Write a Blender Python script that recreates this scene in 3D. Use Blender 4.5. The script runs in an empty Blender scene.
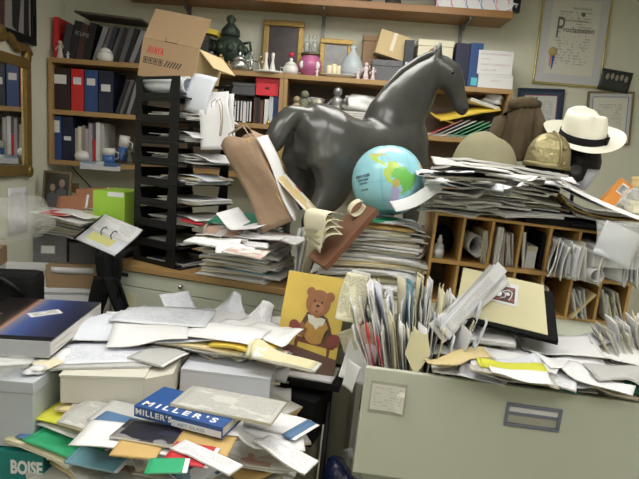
import bpy, bmesh, math, random
from mathutils import Vector, Matrix, Euler
scene = bpy.context.scene
COL = scene.collection
PI = math.pi
rad = math.radians

# ------------------------------------------------------------------ camera
FPX = 553.0
CAM = Vector((0, 0, 1.6))
TH, PH = rad(9), rad(4)
FW = Vector((0, math.cos(TH), -math.sin(TH)))
R0 = Vector((1, 0, 0)); U0 = Vector((0, math.sin(TH), math.cos(TH)))
RT = math.cos(PH) * R0 + math.sin(PH) * U0
UP = -math.sin(PH) * R0 + math.cos(PH) * U0
cd = bpy.data.cameras.new('camera'); cam = bpy.data.objects.new('camera', cd); COL.objects.link(cam)
cam.matrix_world = Matrix((( RT.x, UP.x, -FW.x, CAM.x), (RT.y, UP.y, -FW.y, CAM.y), (RT.z, UP.z, -FW.z, CAM.z), (0, 0, 0, 1)))
cd.sensor_width = 36; cd.lens = FPX / 639 * 36; cd.clip_start = 0.05
scene.camera = cam

def ray(px, py):
    return FW + RT * ((px - 319.5) / FPX) - UP * ((py - 239.5) / FPX)
def atY(px, py, y):
    d = ray(px, py); return CAM + d * (y / d.y)
def atZ(px, py, z):
    d = ray(px, py); return CAM + d * ((z - CAM.z) / d.z)
def atX(px, py, x):
    d = ray(px, py); return CAM + d * (x / d.x)

# ------------------------------------------------------------------ materials
MATS = {}
def _new(name):
    m = bpy.data.materials.new(name); m.use_nodes = True
    nt = m.node_tree; return m, nt, nt.nodes['Principled BSDF']
def mat(name, col, rough=0.6, metal=0.0, var=0.08, scale=12.0, bump=0.0, bscale=60.0, spec=0.5, alpha=1.0, trans=0.0, coat=0.0):
    if name in MATS: return MATS[name]
    m, nt, b = _new(name)
    n = nt.nodes.new('ShaderNodeTexNoise'); n.inputs['Scale'].default_value = scale; n.inputs['Detail'].default_value = 4
    tc = nt.nodes.new('ShaderNodeTexCoord'); nt.links.new(tc.outputs['Object'], n.inputs['Vector'])
    r = nt.nodes.new('ShaderNodeMix'); r.data_type = 'RGBA'
    c = Vector(col[:3])
    lo = [max(0, x * (1 - var)) for x in c]; hi = [min(1, x * (1 + var)) for x in c]
    r.inputs[6].default_value = (*lo, 1); r.inputs[7].default_value = (*hi, 1)
    nt.links.new(n.outputs['Fac'], r.inputs[0]); nt.links.new(r.outputs[2], b.inputs['Base Color'])
    b.inputs['Roughness'].default_value = rough; b.inputs['Metallic'].default_value = metal
    b.inputs['Specular IOR Level'].default_value = spec
    b.inputs['Alpha'].default_value = alpha; b.inputs['Transmission Weight'].default_value = trans
    b.inputs['Coat Weight'].default_value = coat
    if bump:
        n2 = nt.nodes.new('ShaderNodeTexNoise'); n2.inputs['Scale'].default_value = bscale; n2.inputs['Detail'].default_value = 5
        nt.links.new(tc.outputs['Object'], n2.inputs['Vector'])
        bp = nt.nodes.new('ShaderNodeBump'); bp.inputs['Strength'].default_value = bump; bp.inputs['Distance'].default_value = 0.01
        nt.links.new(n2.outputs['Fac'], bp.inputs['Height']); nt.links.new(bp.outputs['Normal'], b.inputs['Normal'])
    MATS[name] = m; return m
def ramp2(nt, a, b, fac):
    r = nt.nodes.new('ShaderNodeMix'); r.data_type = 'RGBA'
    r.inputs[6].default_value = (*a, 1); r.inputs[7].default_value = (*b, 1)
    nt.links.new(fac, r.inputs[0]); return r.outputs[2]
def mth(nt, op, a, b=None):
    n = nt.nodes.new('ShaderNodeMath'); n.operation = op
    for i, v in enumerate((a, b)):
        if v is None: continue
        if isinstance(v, (int, float)): n.inputs[i].default_value = v
        else: nt.links.new(v, n.inputs[i])
    return n.outputs[0]
def mat_wood(name, a, b, scale=3.0, rough=0.45, axis=0):
    if name in MATS: return MATS[name]
    m, nt, bs = _new(name)
    tc = nt.nodes.new('ShaderNodeTexCoord'); mp = nt.nodes.new('ShaderNodeMapping')
    s = [14.0, 14.0, 14.0]; s[axis] = 1.0
    mp.inputs['Scale'].default_value = s
    nt.links.new(tc.outputs['Object'], mp.inputs['Vector'])
    n = nt.nodes.new('ShaderNodeTexNoise'); n.inputs['Scale'].default_value = scale; n.inputs['Detail'].default_value = 6
    nt.links.new(mp.outputs['Vector'], n.inputs['Vector'])
    nt.links.new(ramp2(nt, a, b, n.outputs['Fac']), bs.inputs['Base Color']); bs.inputs['Roughness'].default_value = rough
    MATS[name] = m; return m
def mat_edges(name, a, b, dens=900.0):
    """stacked page edges: fine lines across the object's thickness"""
    if name in MATS: return MATS[name]
    m, nt, bs = _new(name)
    tc = nt.nodes.new('ShaderNodeTexCoord'); mp = nt.nodes.new('ShaderNodeMapping')
    mp.inputs['Scale'].default_value = (6, 6, dens)
    nt.links.new(tc.outputs['Object'], mp.inputs['Vector'])
    n = nt.nodes.new('ShaderNodeTexNoise'); n.inputs['Scale'].default_value = 1.0; n.inputs['Detail'].default_value = 2
    nt.links.new(mp.outputs['Vector'], n.inputs['Vector'])
    f = mth(nt, 'GREATER_THAN', n.outputs['Fac'], 0.47)
    nt.links.new(ramp2(nt, a, b, f), bs.inputs['Base Color']); bs.inputs['Roughness'].default_value = 0.8
    MATS[name] = m; return m
def mat_print(name, paper, ink, rows=34, cols=26, dens=0.42, margin=0.1, rough=0.6, cover=1.0):
    """printed lines of text on the sheet's own UV"""
    if name in MATS: return MATS[name]
    m, nt, bs = _new(name)
    uv = nt.nodes.new('ShaderNodeUVMap'); sp = nt.nodes.new('ShaderNodeSeparateXYZ'); nt.links.new(uv.outputs[0], sp.inputs[0])
    u, v = sp.outputs[0], sp.outputs[1]
    line = mth(nt, 'GREATER_THAN', mth(nt, 'FRACT', mth(nt, 'MULTIPLY', v, rows)), 0.5)
    row = mth(nt, 'FLOOR', mth(nt, 'MULTIPLY', v, rows))
    cb = nt.nodes.new('ShaderNodeCombineXYZ'); nt.links.new(mth(nt, 'MULTIPLY', u, cols), cb.inputs[0]); nt.links.new(mth(nt, 'MULTIPLY', row, 7.3), cb.inputs[1])
    oi = nt.nodes.new('ShaderNodeObjectInfo'); nt.links.new(mth(nt, 'MULTIPLY', oi.outputs['Random'], 40), cb.inputs[2])
    n = nt.nodes.new('ShaderNodeTexNoise'); n.inputs['Scale'].default_value = 1.0; n.inputs['Detail'].default_value = 1; nt.links.new(cb.outputs[0], n.inputs['Vector'])
    word = mth(nt, 'GREATER_THAN', n.outputs['Fac'], dens)
    n3 = nt.nodes.new('ShaderNodeTexNoise'); n3.inputs['Scale'].default_value = 2.5; nt.links.new(uv.outputs[0], n3.inputs['Vector'])
    blk = mth(nt, 'GREATER_THAN', n3.outputs['Fac'], 0.42)
    def inside(x): return mth(nt, 'MULTIPLY', mth(nt, 'GREATER_THAN', x, margin), mth(nt, 'LESS_THAN', x, 1 - margin))
    f = mth(nt, 'MULTIPLY', mth(nt, 'MULTIPLY', line, word), mth(nt, 'MULTIPLY', inside(u), inside(v)))
    f = mth(nt, 'MULTIPLY', mth(nt, 'MULTIPLY', f, blk), cover)
    nt.links.new(ramp2(nt, paper, ink, f), bs.inputs['Base Color']); bs.inputs['Roughness'].default_value = rough
    MATS[name] = m; return m
def mat_cover(name, cols, scale=3.0, rough=0.35):
    """glossy printed magazine cover: patches of colour on UV"""
    if name in MATS: return MATS[name]
    m, nt, bs = _new(name)
    uv = nt.nodes.new('ShaderNodeUVMap'); oi = nt.nodes.new('ShaderNodeObjectInfo')
    n = nt.nodes.new('ShaderNodeTexVoronoi'); n.voronoi_dimensions = '3D'; n.distance = 'CHEBYCHEV'; n.inputs['Scale'].default_value = scale
    cb = nt.nodes.new('ShaderNodeCombineXYZ'); sp = nt.nodes.new('ShaderNodeSeparateXYZ'); nt.links.new(uv.outputs[0], sp.inputs[0])
    nt.links.new(sp.outputs[0], cb.inputs[0]); nt.links.new(sp.outputs[1], cb.inputs[1]); nt.links.new(mth(nt, 'MULTIPLY', oi.outputs['Random'], 50), cb.inputs[2])
    nt.links.new(cb.outputs[0], n.inputs['Vector'])
    sc_ = nt.nodes.new('ShaderNodeSeparateColor'); nt.links.new(n.outputs['Color'], sc_.inputs[0])
    cr = nt.nodes.new('ShaderNodeValToRGB'); cr.color_ramp.interpolation = 'CONSTANT'
    el = cr.color_ramp.elements
    while len(el) < len(cols): el.new(0.5)
    for i, c in enumerate(cols):
        el[i].position = i / len(cols); el[i].color = (*c, 1)
    nt.links.new(sc_.outputs[0], cr.inputs[0]); nt.links.new(cr.outputs[0], bs.inputs['Base Color']); bs.inputs['Roughness'].default_value = rough
    MATS[name] = m; return m

WH = (0.80, 0.80, 0.80)
M_white = mat('paper white', (0.76, 0.76, 0.77), 0.7, var=0.03)
M_whiteb = mat('paper cool white', (0.66, 0.69, 0.76), 0.7, var=0.03)
M_cream = mat('paper cream', (0.68, 0.63, 0.47), 0.75, var=0.05)
M_grey = mat('paper grey', (0.48, 0.48, 0.47), 0.75, var=0.08)
M_edge = mat_edges('page edges', (0.42, 0.41, 0.38), (0.78, 0.77, 0.73))
M_edgey = mat_edges('yellowed page edges', (0.40, 0.36, 0.26), (0.70, 0.64, 0.48))
M_print = mat_print('printed sheet', (0.74, 0.74, 0.76), (0.48, 0.48, 0.51))
M_print2 = mat_print('printed form', (0.69, 0.71, 0.77), (0.48, 0.51, 0.58), rows=46, cols=18, dens=0.5)
M_news = mat_print('newsprint', (0.55, 0.54, 0.50), (0.30, 0.30, 0.29), rows=60, cols=30, dens=0.36, margin=0.04)
M_newsy = mat_print('aged newsprint', (0.68, 0.65, 0.48), (0.36, 0.33, 0.24), rows=34, cols=16, dens=0.42, margin=0.06)
M_manila = mat('manila', (0.66, 0.54, 0.28), 0.7, var=0.06)
M_manilal = mat('pale manila', (0.68, 0.63, 0.40), 0.7, var=0.05)
M_kraft = mat('kraft envelope', (0.55, 0.37, 0.14), 0.7, var=0.07)
M_yellow = mat('yellow envelope', (0.80, 0.58, 0.08), 0.6, var=0.08)
M_lime = mat('yellow green sheet', (0.62, 0.62, 0.06), 0.6)
M_green = mat('green folder', (0.03, 0.36, 0.16), 0.55)
M_dkgreen = mat('dark green folder', (0.02, 0.17, 0.10), 0.55)
M_blue = mat('blue folder', (0.08, 0.17, 0.32), 0.5)
M_teal = mat('teal folder', (0.16, 0.34, 0.42), 0.5)
M_red = mat('red folder', (0.55, 0.03, 0.04), 0.5)
M_black = mat('black plastic', (0.008, 0.008, 0.009), 0.45, var=0.2, spec=.25)
M_blackm = mat('black matte', (0.009, 0.009, 0.010), 0.8, var=0.2, spec=.15)
M_mag1 = mat_cover('magazine cover warm', [(0.42, 0.08, 0.06), (0.66, 0.63, 0.56), (0.62, 0.6, 0.52), (0.55, 0.42, 0.2)])
M_mag2 = mat_cover('magazine cover cool', [(0.07, 0.14, 0.28), (0.6, 0.62, 0.66), (0.2, 0.32, 0.4), (0.66, 0.66, 0.68)])
M_mag3 = mat_cover('magazine cover dark', [(0.02, 0.02, 0.03), (0.03, 0.03, 0.04), (0.25, 0.24, 0.24), (0.04, 0.04, 0.07)])
M_mag4 = mat_cover('magazine cover pale', [(0.52, 0.48, 0.44), (0.66, 0.66, 0.66), (0.5, 0.34, 0.28), (0.62, 0.62, 0.58)])

# ------------------------------------------------------------------ mesh building
class MB:
    def __init__(s): s.v = []; s.f = []; s.m = []; s.uv = {}
    def add(s, vs, fs, mi=0):
        b = len(s.v); s.v += [tuple(v) for v in vs]
        for f in fs: s.f.append(tuple(b + i for i in f)); s.m.append(mi)
        return b
    def box(s, c, d, mi=0, M=None):
        x, y, z = d[0] / 2, d[1] / 2, d[2] / 2
        vs = [Vector((sx * x, sy * y, sz * z)) for sz in (-1, 1) for sy in (-1, 1) for sx in (-1, 1)]
        if M is not None: vs = [M @ v for v in vs]
        vs = [v + Vector(c) for v in vs]
        s.add(vs, [(0, 2, 3, 1), (4, 5, 7, 6), (0, 1, 5, 4), (2, 6, 7, 3), (0, 4, 6, 2), (1, 3, 7, 5)], mi); return s
    def b2(s, lo, hi, mi=0):
        return s.box([(a + b) / 2 for a, b in zip(lo, hi)], [b - a for a, b in zip(lo, hi)], mi)
    def lathe(s, prof, n=24, mi=0, c=(0, 0, 0), sx=1, sy=1):
        vs = []; fs = []
        for r, z in prof:
            for k in range(n):
                a = 2 * PI * k / n; vs.append((c[0] + sx * r * math.cos(a), c[1] + sy * r * math.sin(a), c[2] + z))
        for i in range(len(prof) - 1):
            for k in range(n):
                k2 = (k + 1) % n; fs.append((i * n + k, i * n + k2, (i + 1) * n + k2, (i + 1) * n + k))
        fs.append(tuple(range(n - 1, -1, -1))); fs.append(tuple((len(prof) - 1) * n + k for k in range(n)))
        s.add(vs, fs, mi); return s
    def tube(s, pts, r, n=8, mi=0, ry=None, side=None):
        """pts with radii; elliptical when ry is given (ry along side axis)"""
        P = [Vector(p) for p in pts]; rs = r if isinstance(r, (list, tuple)) else [r] * len(P)
        rys = ry if ry is not None else rs
        vs = []; fs = []
        for i, p in enumerate(P):
            t = (P[min(i + 1, len(P) - 1)] - P[max(i - 1, 0)]).normalized()
            sd = Vector(side) if side else (Vector((0, 0, 1)) if abs(t.z) < 0.9 else Vector((1, 0, 0))).cross(t)
            sd = (sd - t * sd.dot(t)).normalized(); up = t.cross(sd)
            for k in range(n):
                a = 2 * PI * k / n; vs.append(p + sd * (rys[i] * math.cos(a)) + up * (rs[i] * math.sin(a)))
        for i in range(len(P) - 1):
            for k in range(n):
                k2 = (k + 1) % n; fs.append((i * n + k, i * n + k2, (i + 1) * n + k2, (i + 1) * n + k))
        fs.append(tuple(range(n - 1, -1, -1))); fs.append(tuple((len(P) - 1) * n + k for k in range(n)))
        s.add(vs, fs, mi); return s
    def prism(s, poly, z0, z1, mi=0, M=None):
        n = len(poly); vs = [Vector((x, y, z)) for z in (z0, z1) for x, y in poly]
        if M is not None: vs = [M @ v for v in vs]
        s.add(vs, [tuple(range(n - 1, -1, -1)), tuple(range(n, 2 * n))] + [(i, (i + 1) % n, n + (i + 1) % n, n + i) for i in range(n)], mi); return s
    def poly(s, pts, mi=0): s.add(pts, [tuple(range(len(pts)))], mi); return s
    def ball(s, c, r, mi=0, n=12, m=8):
        rx, ry, rz = r if isinstance(r, (list, tuple)) else (r, r, r)
        prof = [(max(0.001, math.sin(PI * i / m)), -math.cos(PI * i / m)) for i in range(m + 1)]
        vs = []; fs = []
        for q, z in prof:
            for k in range(n):
                a = 2 * PI * k / n; vs.append((c[0] + rx * q * math.cos(a), c[1] + ry * q * math.sin(a), c[2] + rz * z))
        for i in range(m):
            for k in range(n):
                k2 = (k + 1) % n; fs.append((i * n + k, i * n + k2, (i + 1) * n + k2, (i + 1) * n + k))
        s.add(vs, fs, mi); return s
    def sheet(s, w, l, t, fn, nx=8, ny=8, mi=0, me=1, shape=None):
        """a bent sheet with real thickness; fn(x,y)->z or (x,y,z); UV over the sheet"""
        b = len(s.v); N = (nx + 1) * (ny + 1)
        for lay in (0, 1):
            for j in range(ny + 1):
                for i in range(nx + 1):
                    x, y = (i / nx - .5) * w, (j / ny - .5) * l
                    q = fn(x, y); p = Vector(q) if not isinstance(q, (int, float)) else Vector((x, y, q))
                    if lay: 
                        e = 1e-3
                        q1, q2 = fn(x + e, y), fn(x, y + e)
                        d1 = (Vector(q1) if not isinstance(q1, (int, float)) else Vector((x + e, y, q1))) - p
                        d2 = (Vector(q2) if not isinstance(q2, (int, float)) else Vector((x, y + e, q2))) - p
                        nn = d1.cross(d2)
                        if nn.length > 1e-12: p = p + nn.normalized() * t
                    s.uv[len(s.v)] = (i / nx, j / ny); s.v.append(tuple(p))
        id = lambda lay, i, j: b + lay * N + j * (nx + 1) + i
        for j in range(ny):
            for i in range(nx):
                s.f.append((id(1, i, j), id(1, i + 1, j), id(1, i + 1, j + 1), id(1, i, j + 1))); s.m.append(mi)
                s.f.append((id(0, i, j), id(0, i, j + 1), id(0, i + 1, j + 1), id(0, i + 1, j))); s.m.append(mi)
        for i in range(nx):
            s.f.append((id(0, i, 0), id(0, i + 1, 0), id(1, i + 1, 0), id(1, i, 0))); s.m.append(me)
            s.f.append((id(0, i + 1, ny), id(0, i, ny), id(1, i, ny), id(1, i + 1, ny))); s.m.append(me)
        for j in range(ny):
            s.f.append((id(0, 0, j + 1), id(0, 0, j), id(1, 0, j), id(1, 0, j + 1))); s.m.append(me)
            s.f.append((id(0, nx, j), id(0, nx, j + 1), id(1, nx, j + 1), id(1, nx, j))); s.m.append(me)
        return s
    def mesh(s, name, mats, smooth=False, bevel=0):
        me = bpy.data.meshes.new(name); me.from_pydata(s.v, [], s.f); 
        for m in (mats if isinstance(mats, (list, tuple)) else [mats]): me.materials.append(m)
        for p, mi in zip(me.polygons, s.m): p.material_index = mi; p.use_smooth = smooth
        if s.uv:
            ul = me.uv_layers.new(name='UVMap')
            for lp in me.loops: ul.data[lp.index].uv = s.uv.get(lp.vertex_index, (0, 0))
        if bevel:
            bm = bmesh.new(); bm.from_mesh(me)
            bmesh.ops.recalc_face_normals(bm, faces=bm.faces)
            ed = [e for e in bm.edges if len(e.link_faces) == 2 and e.calc_face_angle(0) > 0.6]
            bmesh.ops.bevel(bm, geom=ed, offset=bevel, segments=2, affect='EDGES', profile=0.6, clamp_overlap=True)
            bm.to_mesh(me); bm.free()
        elif not s.uv:
            bm = bmesh.new(); bm.from_mesh(me); bmesh.ops.recalc_face_normals(bm, faces=bm.faces); bm.to_mesh(me); bm.free()
        me.update(); return me
    def build(s, name, mats, parent=None, M=None, smooth=False, bevel=0):
        o = bpy.data.objects.new(name, s.mesh(name, mats, smooth, bevel)); COL.objects.link(o)
        if parent is not None: o.parent = parent
        if M is not None: o.matrix_basis = M
        return o

def tag(o, label=None, cat=None, group=None, kind=None):
    if label: o['label'] = label
    if cat: o['category'] = cat
    if group: o['group'] = group
    if kind: o['kind'] = kind
    return o
def thing(name, label, cat, M=None, group=None):
    o = bpy.data.objects.new(name, None); COL.objects.link(o); o.empty_display_size = 0.05
    if M is not None: o.matrix_basis = M
    return tag(o, label, cat, group)
def copy_thing(o, M, label=None):
    c = o.copy(); COL.objects.link(c); c.matrix_basis = M
    if label: c['label'] = label
    def rec(a, b):
        for ch in list(a.children):
            d = ch.copy(); COL.objects.link(d); d.parent = b; rec(ch, d)
    rec(o, c); return c
def TR(loc, rz=0.0, rx=0.0, ry=0.0):
    return Matrix.Translation(Vector(loc)) @ Matrix.Rotation(rz, 4, 'Z') @ Matrix.Rotation(ry, 4, 'Y') @ Matrix.Rotation(rx, 4, 'X')
def basis(o, x, y, z):
    o = Vector(o); x = Vector(x).normalized(); y = Vector(y).normalized(); z = Vector(z).normalized()
    return Matrix(((x.x, y.x, z.x, o.x), (x.y, y.y, z.y, o.y), (x.z, y.z, z.z, o.z), (0, 0, 0, 1)))
def facing(o, xdir, updir):
    """local x along xdir, local y roughly along updir, local z the outward normal"""
    x = Vector(xdir).normalized(); z = x.cross(Vector(updir)).normalized(); return basis(o, x, z.cross(x), z)
def lettering(text, size, m, parent, M, width=None, shear=0.0, bold=0.0, thick=0.0004, name='lettering', spacing=1.0):
    cu = bpy.data.curves.new('t', 'FONT'); cu.body = text; cu.size = size; cu.align_x = 'CENTER'; cu.align_y = 'CENTER'
    cu.shear = shear; cu.space_character = spacing; cu.offset = bold; cu.extrude = thick; cu.resolution_u = 3
    t = bpy.data.objects.new('t', cu); COL.objects.link(t)
    dg = bpy.context.evaluated_depsgraph_get()
    me = bpy.data.meshes.new_from_object(t.evaluated_get(dg)); bpy.data.objects.remove(t)
    if width:
        xs = [v.co.x for v in me.vertices]; k = width / max(1e-6, max(xs) - min(xs))
        for v in me.vertices: v.co.x *= k
    me.materials.clear(); me.materials.append(m)
    o = bpy.data.objects.new(name, me); COL.objects.link(o); o.parent = parent; o.matrix_basis = M; return o
def evaluated(o, name, mats, parent=None, M=None, smooth=True):
    dg = bpy.context.evaluated_depsgraph_get(); dg.update()
    me = bpy.data.meshes.new_from_object(o.evaluated_get(dg)); bpy.data.objects.remove(o)
    me.materials.clear()
    for m in mats: me.materials.append(m)
    for p in me.polygons: p.use_smooth = smooth
    r = bpy.data.objects.new(name, me); COL.objects.link(r)
    if parent is not None: r.parent = parent
    if M is not None: r.matrix_basis = M
    return r
def sstep(a, b, x):
    t = max(0.0, min(1.0, (x - a) / (b - a))); return t * t * (3 - 2 * t)

# ------------------------------------------------------------------ paper goods
KINDS = {  # name, category, thickness, width, length
    'sheet':     ('paper_sheet', 'paper', (0.0010, 0.0018), (0.205, 0.22), (0.27, 0.29)),
    'packet':    ('paper_packet', 'paper', (0.004, 0.012), (0.205, 0.225), (0.27, 0.29)),
    'folder':    ('file_folder', 'folder', (0.003, 0.008), (0.23, 0.245), (0.29, 0.30)),
    'magazine':  ('magazine', 'magazine', (0.004, 0.009), (0.20, 0.225), (0.265, 0.285)),
    'newspaper': ('newspaper', 'newspaper', (0.006, 0.014), (0.27, 0.31), (0.29, 0.33)),
    'envelope':  ('envelope', 'envelope', (0.0025, 0.007), (0.19, 0.24), (0.25, 0.31)),
    'letter':    ('letter_envelope', 'envelope', (0.0015, 0.004), (0.105, 0.12), (0.22, 0.24)),
}
COLS = {  # colour word -> top material, edge material
    'white': (M_white, M_edge), 'printed': (M_print, M_edge), 'form': (M_print2, M_edge), 'bluish white': (M_whiteb, M_edge), 'cream': (M_cream, M_edgey),
    'grey': (M_grey, M_edge), 'manila': (M_manila, M_manila), 'pale manila': (M_manilal, M_manilal), 'brown kraft': (M_kraft, M_kraft),
    'yellow': (M_yellow, M_yellow), 'yellow green': (M_lime, M_lime), 'green': (M_green, M_green), 'dark green': (M_dkgreen, M_dkgreen),
    'blue': (M_blue, M_blue), 'teal': (M_teal, M_teal), 'red': (M_red, M_red), 'black': (M_blackm, M_blackm),
    'red and cream': (M_mag1, M_edge), 'blue and white': (M_mag2, M_edge), 'dark glossy': (M_mag3, M_edge), 'pale glossy': (M_mag4, M_edge),
    'newsprint': (M_news, M_edgey), 'aged newsprint': (M_newsy, M_edgey),
}
def paper(kind, colour, M, rng, label, group=None, bend=(0, 0), curl=0.0, wave=0.004, size=None, t=None, n=8, fn=None, cat=None, name=None):
    nm, ct, tr, wr, lr = KINDS[kind]
    w, l = size if size else (rng.uniform(*wr), rng.uniform(*lr)); th = t if t else rng.uniform(*tr)
    kx, ky = bend; p1, p2 = rng.uniform(0, 6), rng.uniform(0, 6); cs = rng.choice((-1, 1)), rng.choice((-1, 1)); wv = wave * rng.uniform(.3, 1)
    if fn is None:
        def fn(x, y):
            z = -kx * x * x - ky * y * y + wv * math.sin(x * 18 + p1) * math.sin(y * 14 + p2)
            if curl:
                d = cs[0] * x / w + cs[1] * y / l
                z += curl * sstep(0.35, 1.0, d) ** 1.3
            return z
    mt, me_ = COLS[colour]
    nm = name or nm
    if kind == 'folder':
        o = thing(nm, label, cat or ct, M, group)
        leaf = min(0.0012, th / 3)
        mb = MB(); mb.sheet(w, l, leaf, lambda x, y: fn(x, y) - 0.0, n, n, 0, 0)
        mb.sheet(w * .97, l * .98, leaf, lambda x, y: fn(x, y) + th - leaf, n, n, 0, 0)
        mb.sheet(0.012, l * .98, th, lambda x, y: (x - w / 2 + .004, y, fn(-w / 2, y)), 1, n, 0, 0)
        mb.build('cover', [mt], o, smooth=True)
        MB().sheet(w * .95, l * .97, max(.001, th - 2.2 * leaf), lambda x, y: (x + .012, y + rng.random() * 0, fn(x + .012, y) + leaf), n, n).build('papers', [M_white, M_edge], o, smooth=True)
        return o, th
    mb = MB().sheet(w, l, th, fn, n, n)
    o = mb.build(nm, [mt, me_], None, M, smooth=True)
    try:
        for p in o.data.polygons:
            if p.material_index == 1: p.use_smooth = False
    except Exception: pass
    return tag(o, label, cat or ct, group), th

NOUN = {'sheet': 'loose sheet', 'packet': 'stapled packet', 'folder': 'file folder', 'magazine': 'magazine', 'newspaper': 'folded newspaper', 'envelope': 'large envelope', 'letter': 'letter envelope'}
LOOK = {'form': 'faintly printed', 'newsprint': 'grey printed', 'aged newsprint': 'yellowed printed', 'pale glossy': 'pale glossy', 'printed': 'printed white'}
def look_word(c): return LOOK.get(c, c)
CELL = .012
class Heap:
    """height map of what already lies there: each paper is draped over it, so nothing sinks into anything"""
    def __init__(s): s.h = {}
    def key(s, x, y): return (int(math.floor(x / CELL)), int(math.floor(y / CELL)))
    def rect(s, M, u0, u1, v0, v1, zl):
        nu, nv = max(2, int((u1 - u0) / CELL * 1.7)), max(2, int((v1 - v0) / CELL * 1.7))
        for a in range(nu + 1):
            for b in range(nv + 1):
                p = M @ Vector((u0 + (u1 - u0) * a / nu, v0 + (v1 - v0) * b / nv, zl)); s.put(p.x, p.y, p.z)
    def put(s, x, y, z):
        k = s.key(x, y)
        if z > s.h.get(k, -9): s.h[k] = z
    def at(s, x, y):
        i, j = s.key(x, y); g = s.h.get
        return max(g((i, j), -9), g((i + 1, j), -9), g((i - 1, j), -9), g((i, j + 1), -9), g((i, j - 1), -9))
    def hit(s, px, py, y0=1.1, y1=3.2):
        d = ray(px, py); n = 600; 
        for k in range(n):
            t = (y0 + (y1 - y0) * k / n) / d.y; p = CAM + d * t
            if p.z <= s.at(p.x, p.y): return p
        return None
def drop(heap, kind, colour, x, y, yaw, rng, label, group=None, size=None, t=None, slope=(0, 0), droop=2.0, wave=.003, curl=0, n=10, cat=None, name=None, gap=.0008, relax=4, support=.32, reach=.05, maxgap=.012):
    nm, ct, tr, wr, lr = KINDS[kind]
    w, l = size if size else (rng.uniform(*wr), rng.uniform(*lr)); th = t if t else rng.uniform(*tr)
    c, s_ = math.cos(yaw), math.sin(yaw); N = n + 1
    X = [(i / n - .5) * w for i in range(N)]; Y = [(j / n - .5) * l for j in range(N)]
    H = [[heap.at(x + a * c - b * s_, y + a * s_ + b * c) + gap for a in X] for b in Y]
    inner = [H[j][i] for j in range(N) for i in range(N) if abs(i / n - .5) < support and abs(j / n - .5) < support and H[j][i] > -5]
    if not inner: inner = [v for r in H for v in r if v > -5] or [0]
    inner.sort(); zc = inner[int(len(inner) * .75)]
    p1, p2 = rng.uniform(0, 6), rng.uniform(0, 6); wv = wave * rng.uniform(.3, 1); cs = rng.choice((-1, 1)), rng.choice((-1, 1))
    Z = []
    for j, b in enumerate(Y):
        r = []
        for i, a in enumerate(X):
            d = math.hypot(max(0, abs(a) - w * support), max(0, abs(b) - l * support))
            z = zc + slope[0] * a + slope[1] * b - droop * d * d + wv * math.sin(a * 17 + p1) * math.sin(b * 13 + p2)
            if curl: z += curl * sstep(.3, 1.0, cs[0] * a / w + cs[1] * b / l)
            z = max(z, (zc if H[j][i] > -5 else max(zc, inner[-1])) - reach)
            if H[j][i] > zc - reach: z = min(z, H[j][i] + maxgap)
            r.append(max(z, H[j][i]))
        Z.append(r)
    for _ in range(relax):
        Q = [r[:] for r in Z]
        for j in range(N):
            for i in range(N):
                nb = [Q[jj][ii] for jj, ii in ((j - 1, i), (j + 1, i), (j, i - 1), (j, i + 1)) if 0 <= jj < N and 0 <= ii < N]
                Z[j][i] = max(H[j][i], .5 * Q[j][i] + .5 * sum(nb) / len(nb))
    for j in range(n * 2 + 1):
        for i in range(n * 2 + 1):
            a, b = (i / (2 * n) - .5) * w, (j / (2 * n) - .5) * l
            i0, j0 = min(n - 1, i // 2), min(n - 1, j // 2); fi, fj = i / 2 - i0, j / 2 - j0
            z = (Z[j0][i0] * (1 - fi) + Z[j0][i0 + 1] * fi) * (1 - fj) + (Z[j0 + 1][i0] * (1 - fi) + Z[j0 + 1][i0 + 1] * fi) * fj
            heap.put(x + a * c - b * s_, y + a * s_ + b * c, z + th)
    def look(a, b):
        fi = min(n - 1e-6, max(0, (a / w + .5) * n)); fj = min(n - 1e-6, max(0, (b / l + .5) * n)); i0, j0 = int(fi), int(fj); fi -= i0; fj -= j0
        return (Z[j0][i0] * (1 - fi) + Z[j0][i0 + 1] * fi) * (1 - fj) + (Z[j0 + 1][i0] * (1 - fi) + Z[j0 + 1][i0 + 1] * fi) * fj - zc
    return paper(kind, colour, TR((x, y, zc), yaw), rng, label, group, size=(w, l), t=th, fn=look, n=n, cat=cat, name=name)[0]
def pile(heap, where, x, y, yaw, items, rng, spread=(0.03, 0.02), yj=14, lean=(0, 0), until=None, **kw):
    n = len(items); c, s_ = math.cos(yaw), math.sin(yaw); sl = kw.pop('sl', .03); sb = kw.pop('sb', 0)
    for i, it in enumerate(items):
        if until and heap.at(x, y) > until: break
        kind, colour = it[0], it[1]; ex = dict(it[2]) if len(it) > 2 else {}
        f = i / max(1, n - 1)
        dx = rng.uniform(-1, 1) * spread[0] + ex.pop('dx', 0) + lean[0] * f; dy = rng.uniform(-1, 1) * spread[1] + ex.pop('dy', 0) + lean[1] * f
        a = yaw + rad(rng.uniform(-yj, yj)) + rad(ex.pop('rz', rng.choice((0, 0, 90))))
        lab = ex.pop('label', None); grp = None if lab else f"{look_word(colour)} {NOUN[kind]}s {where}"
        lab = lab or f"{look_word(colour)} {NOUN[kind]} {where}"
        k2 = dict(kw); k2.update(ex)
        if 'slope' not in k2: k2['slope'] = (sb + rng.uniform(-sl, sl), rng.uniform(-sl, sl))
        drop(heap, kind, colour, x + dx * c - dy * s_, y + dx * s_ + dy * c, a, rng, lab, grp, **k2)
    return heap.at(x, y)
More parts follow.
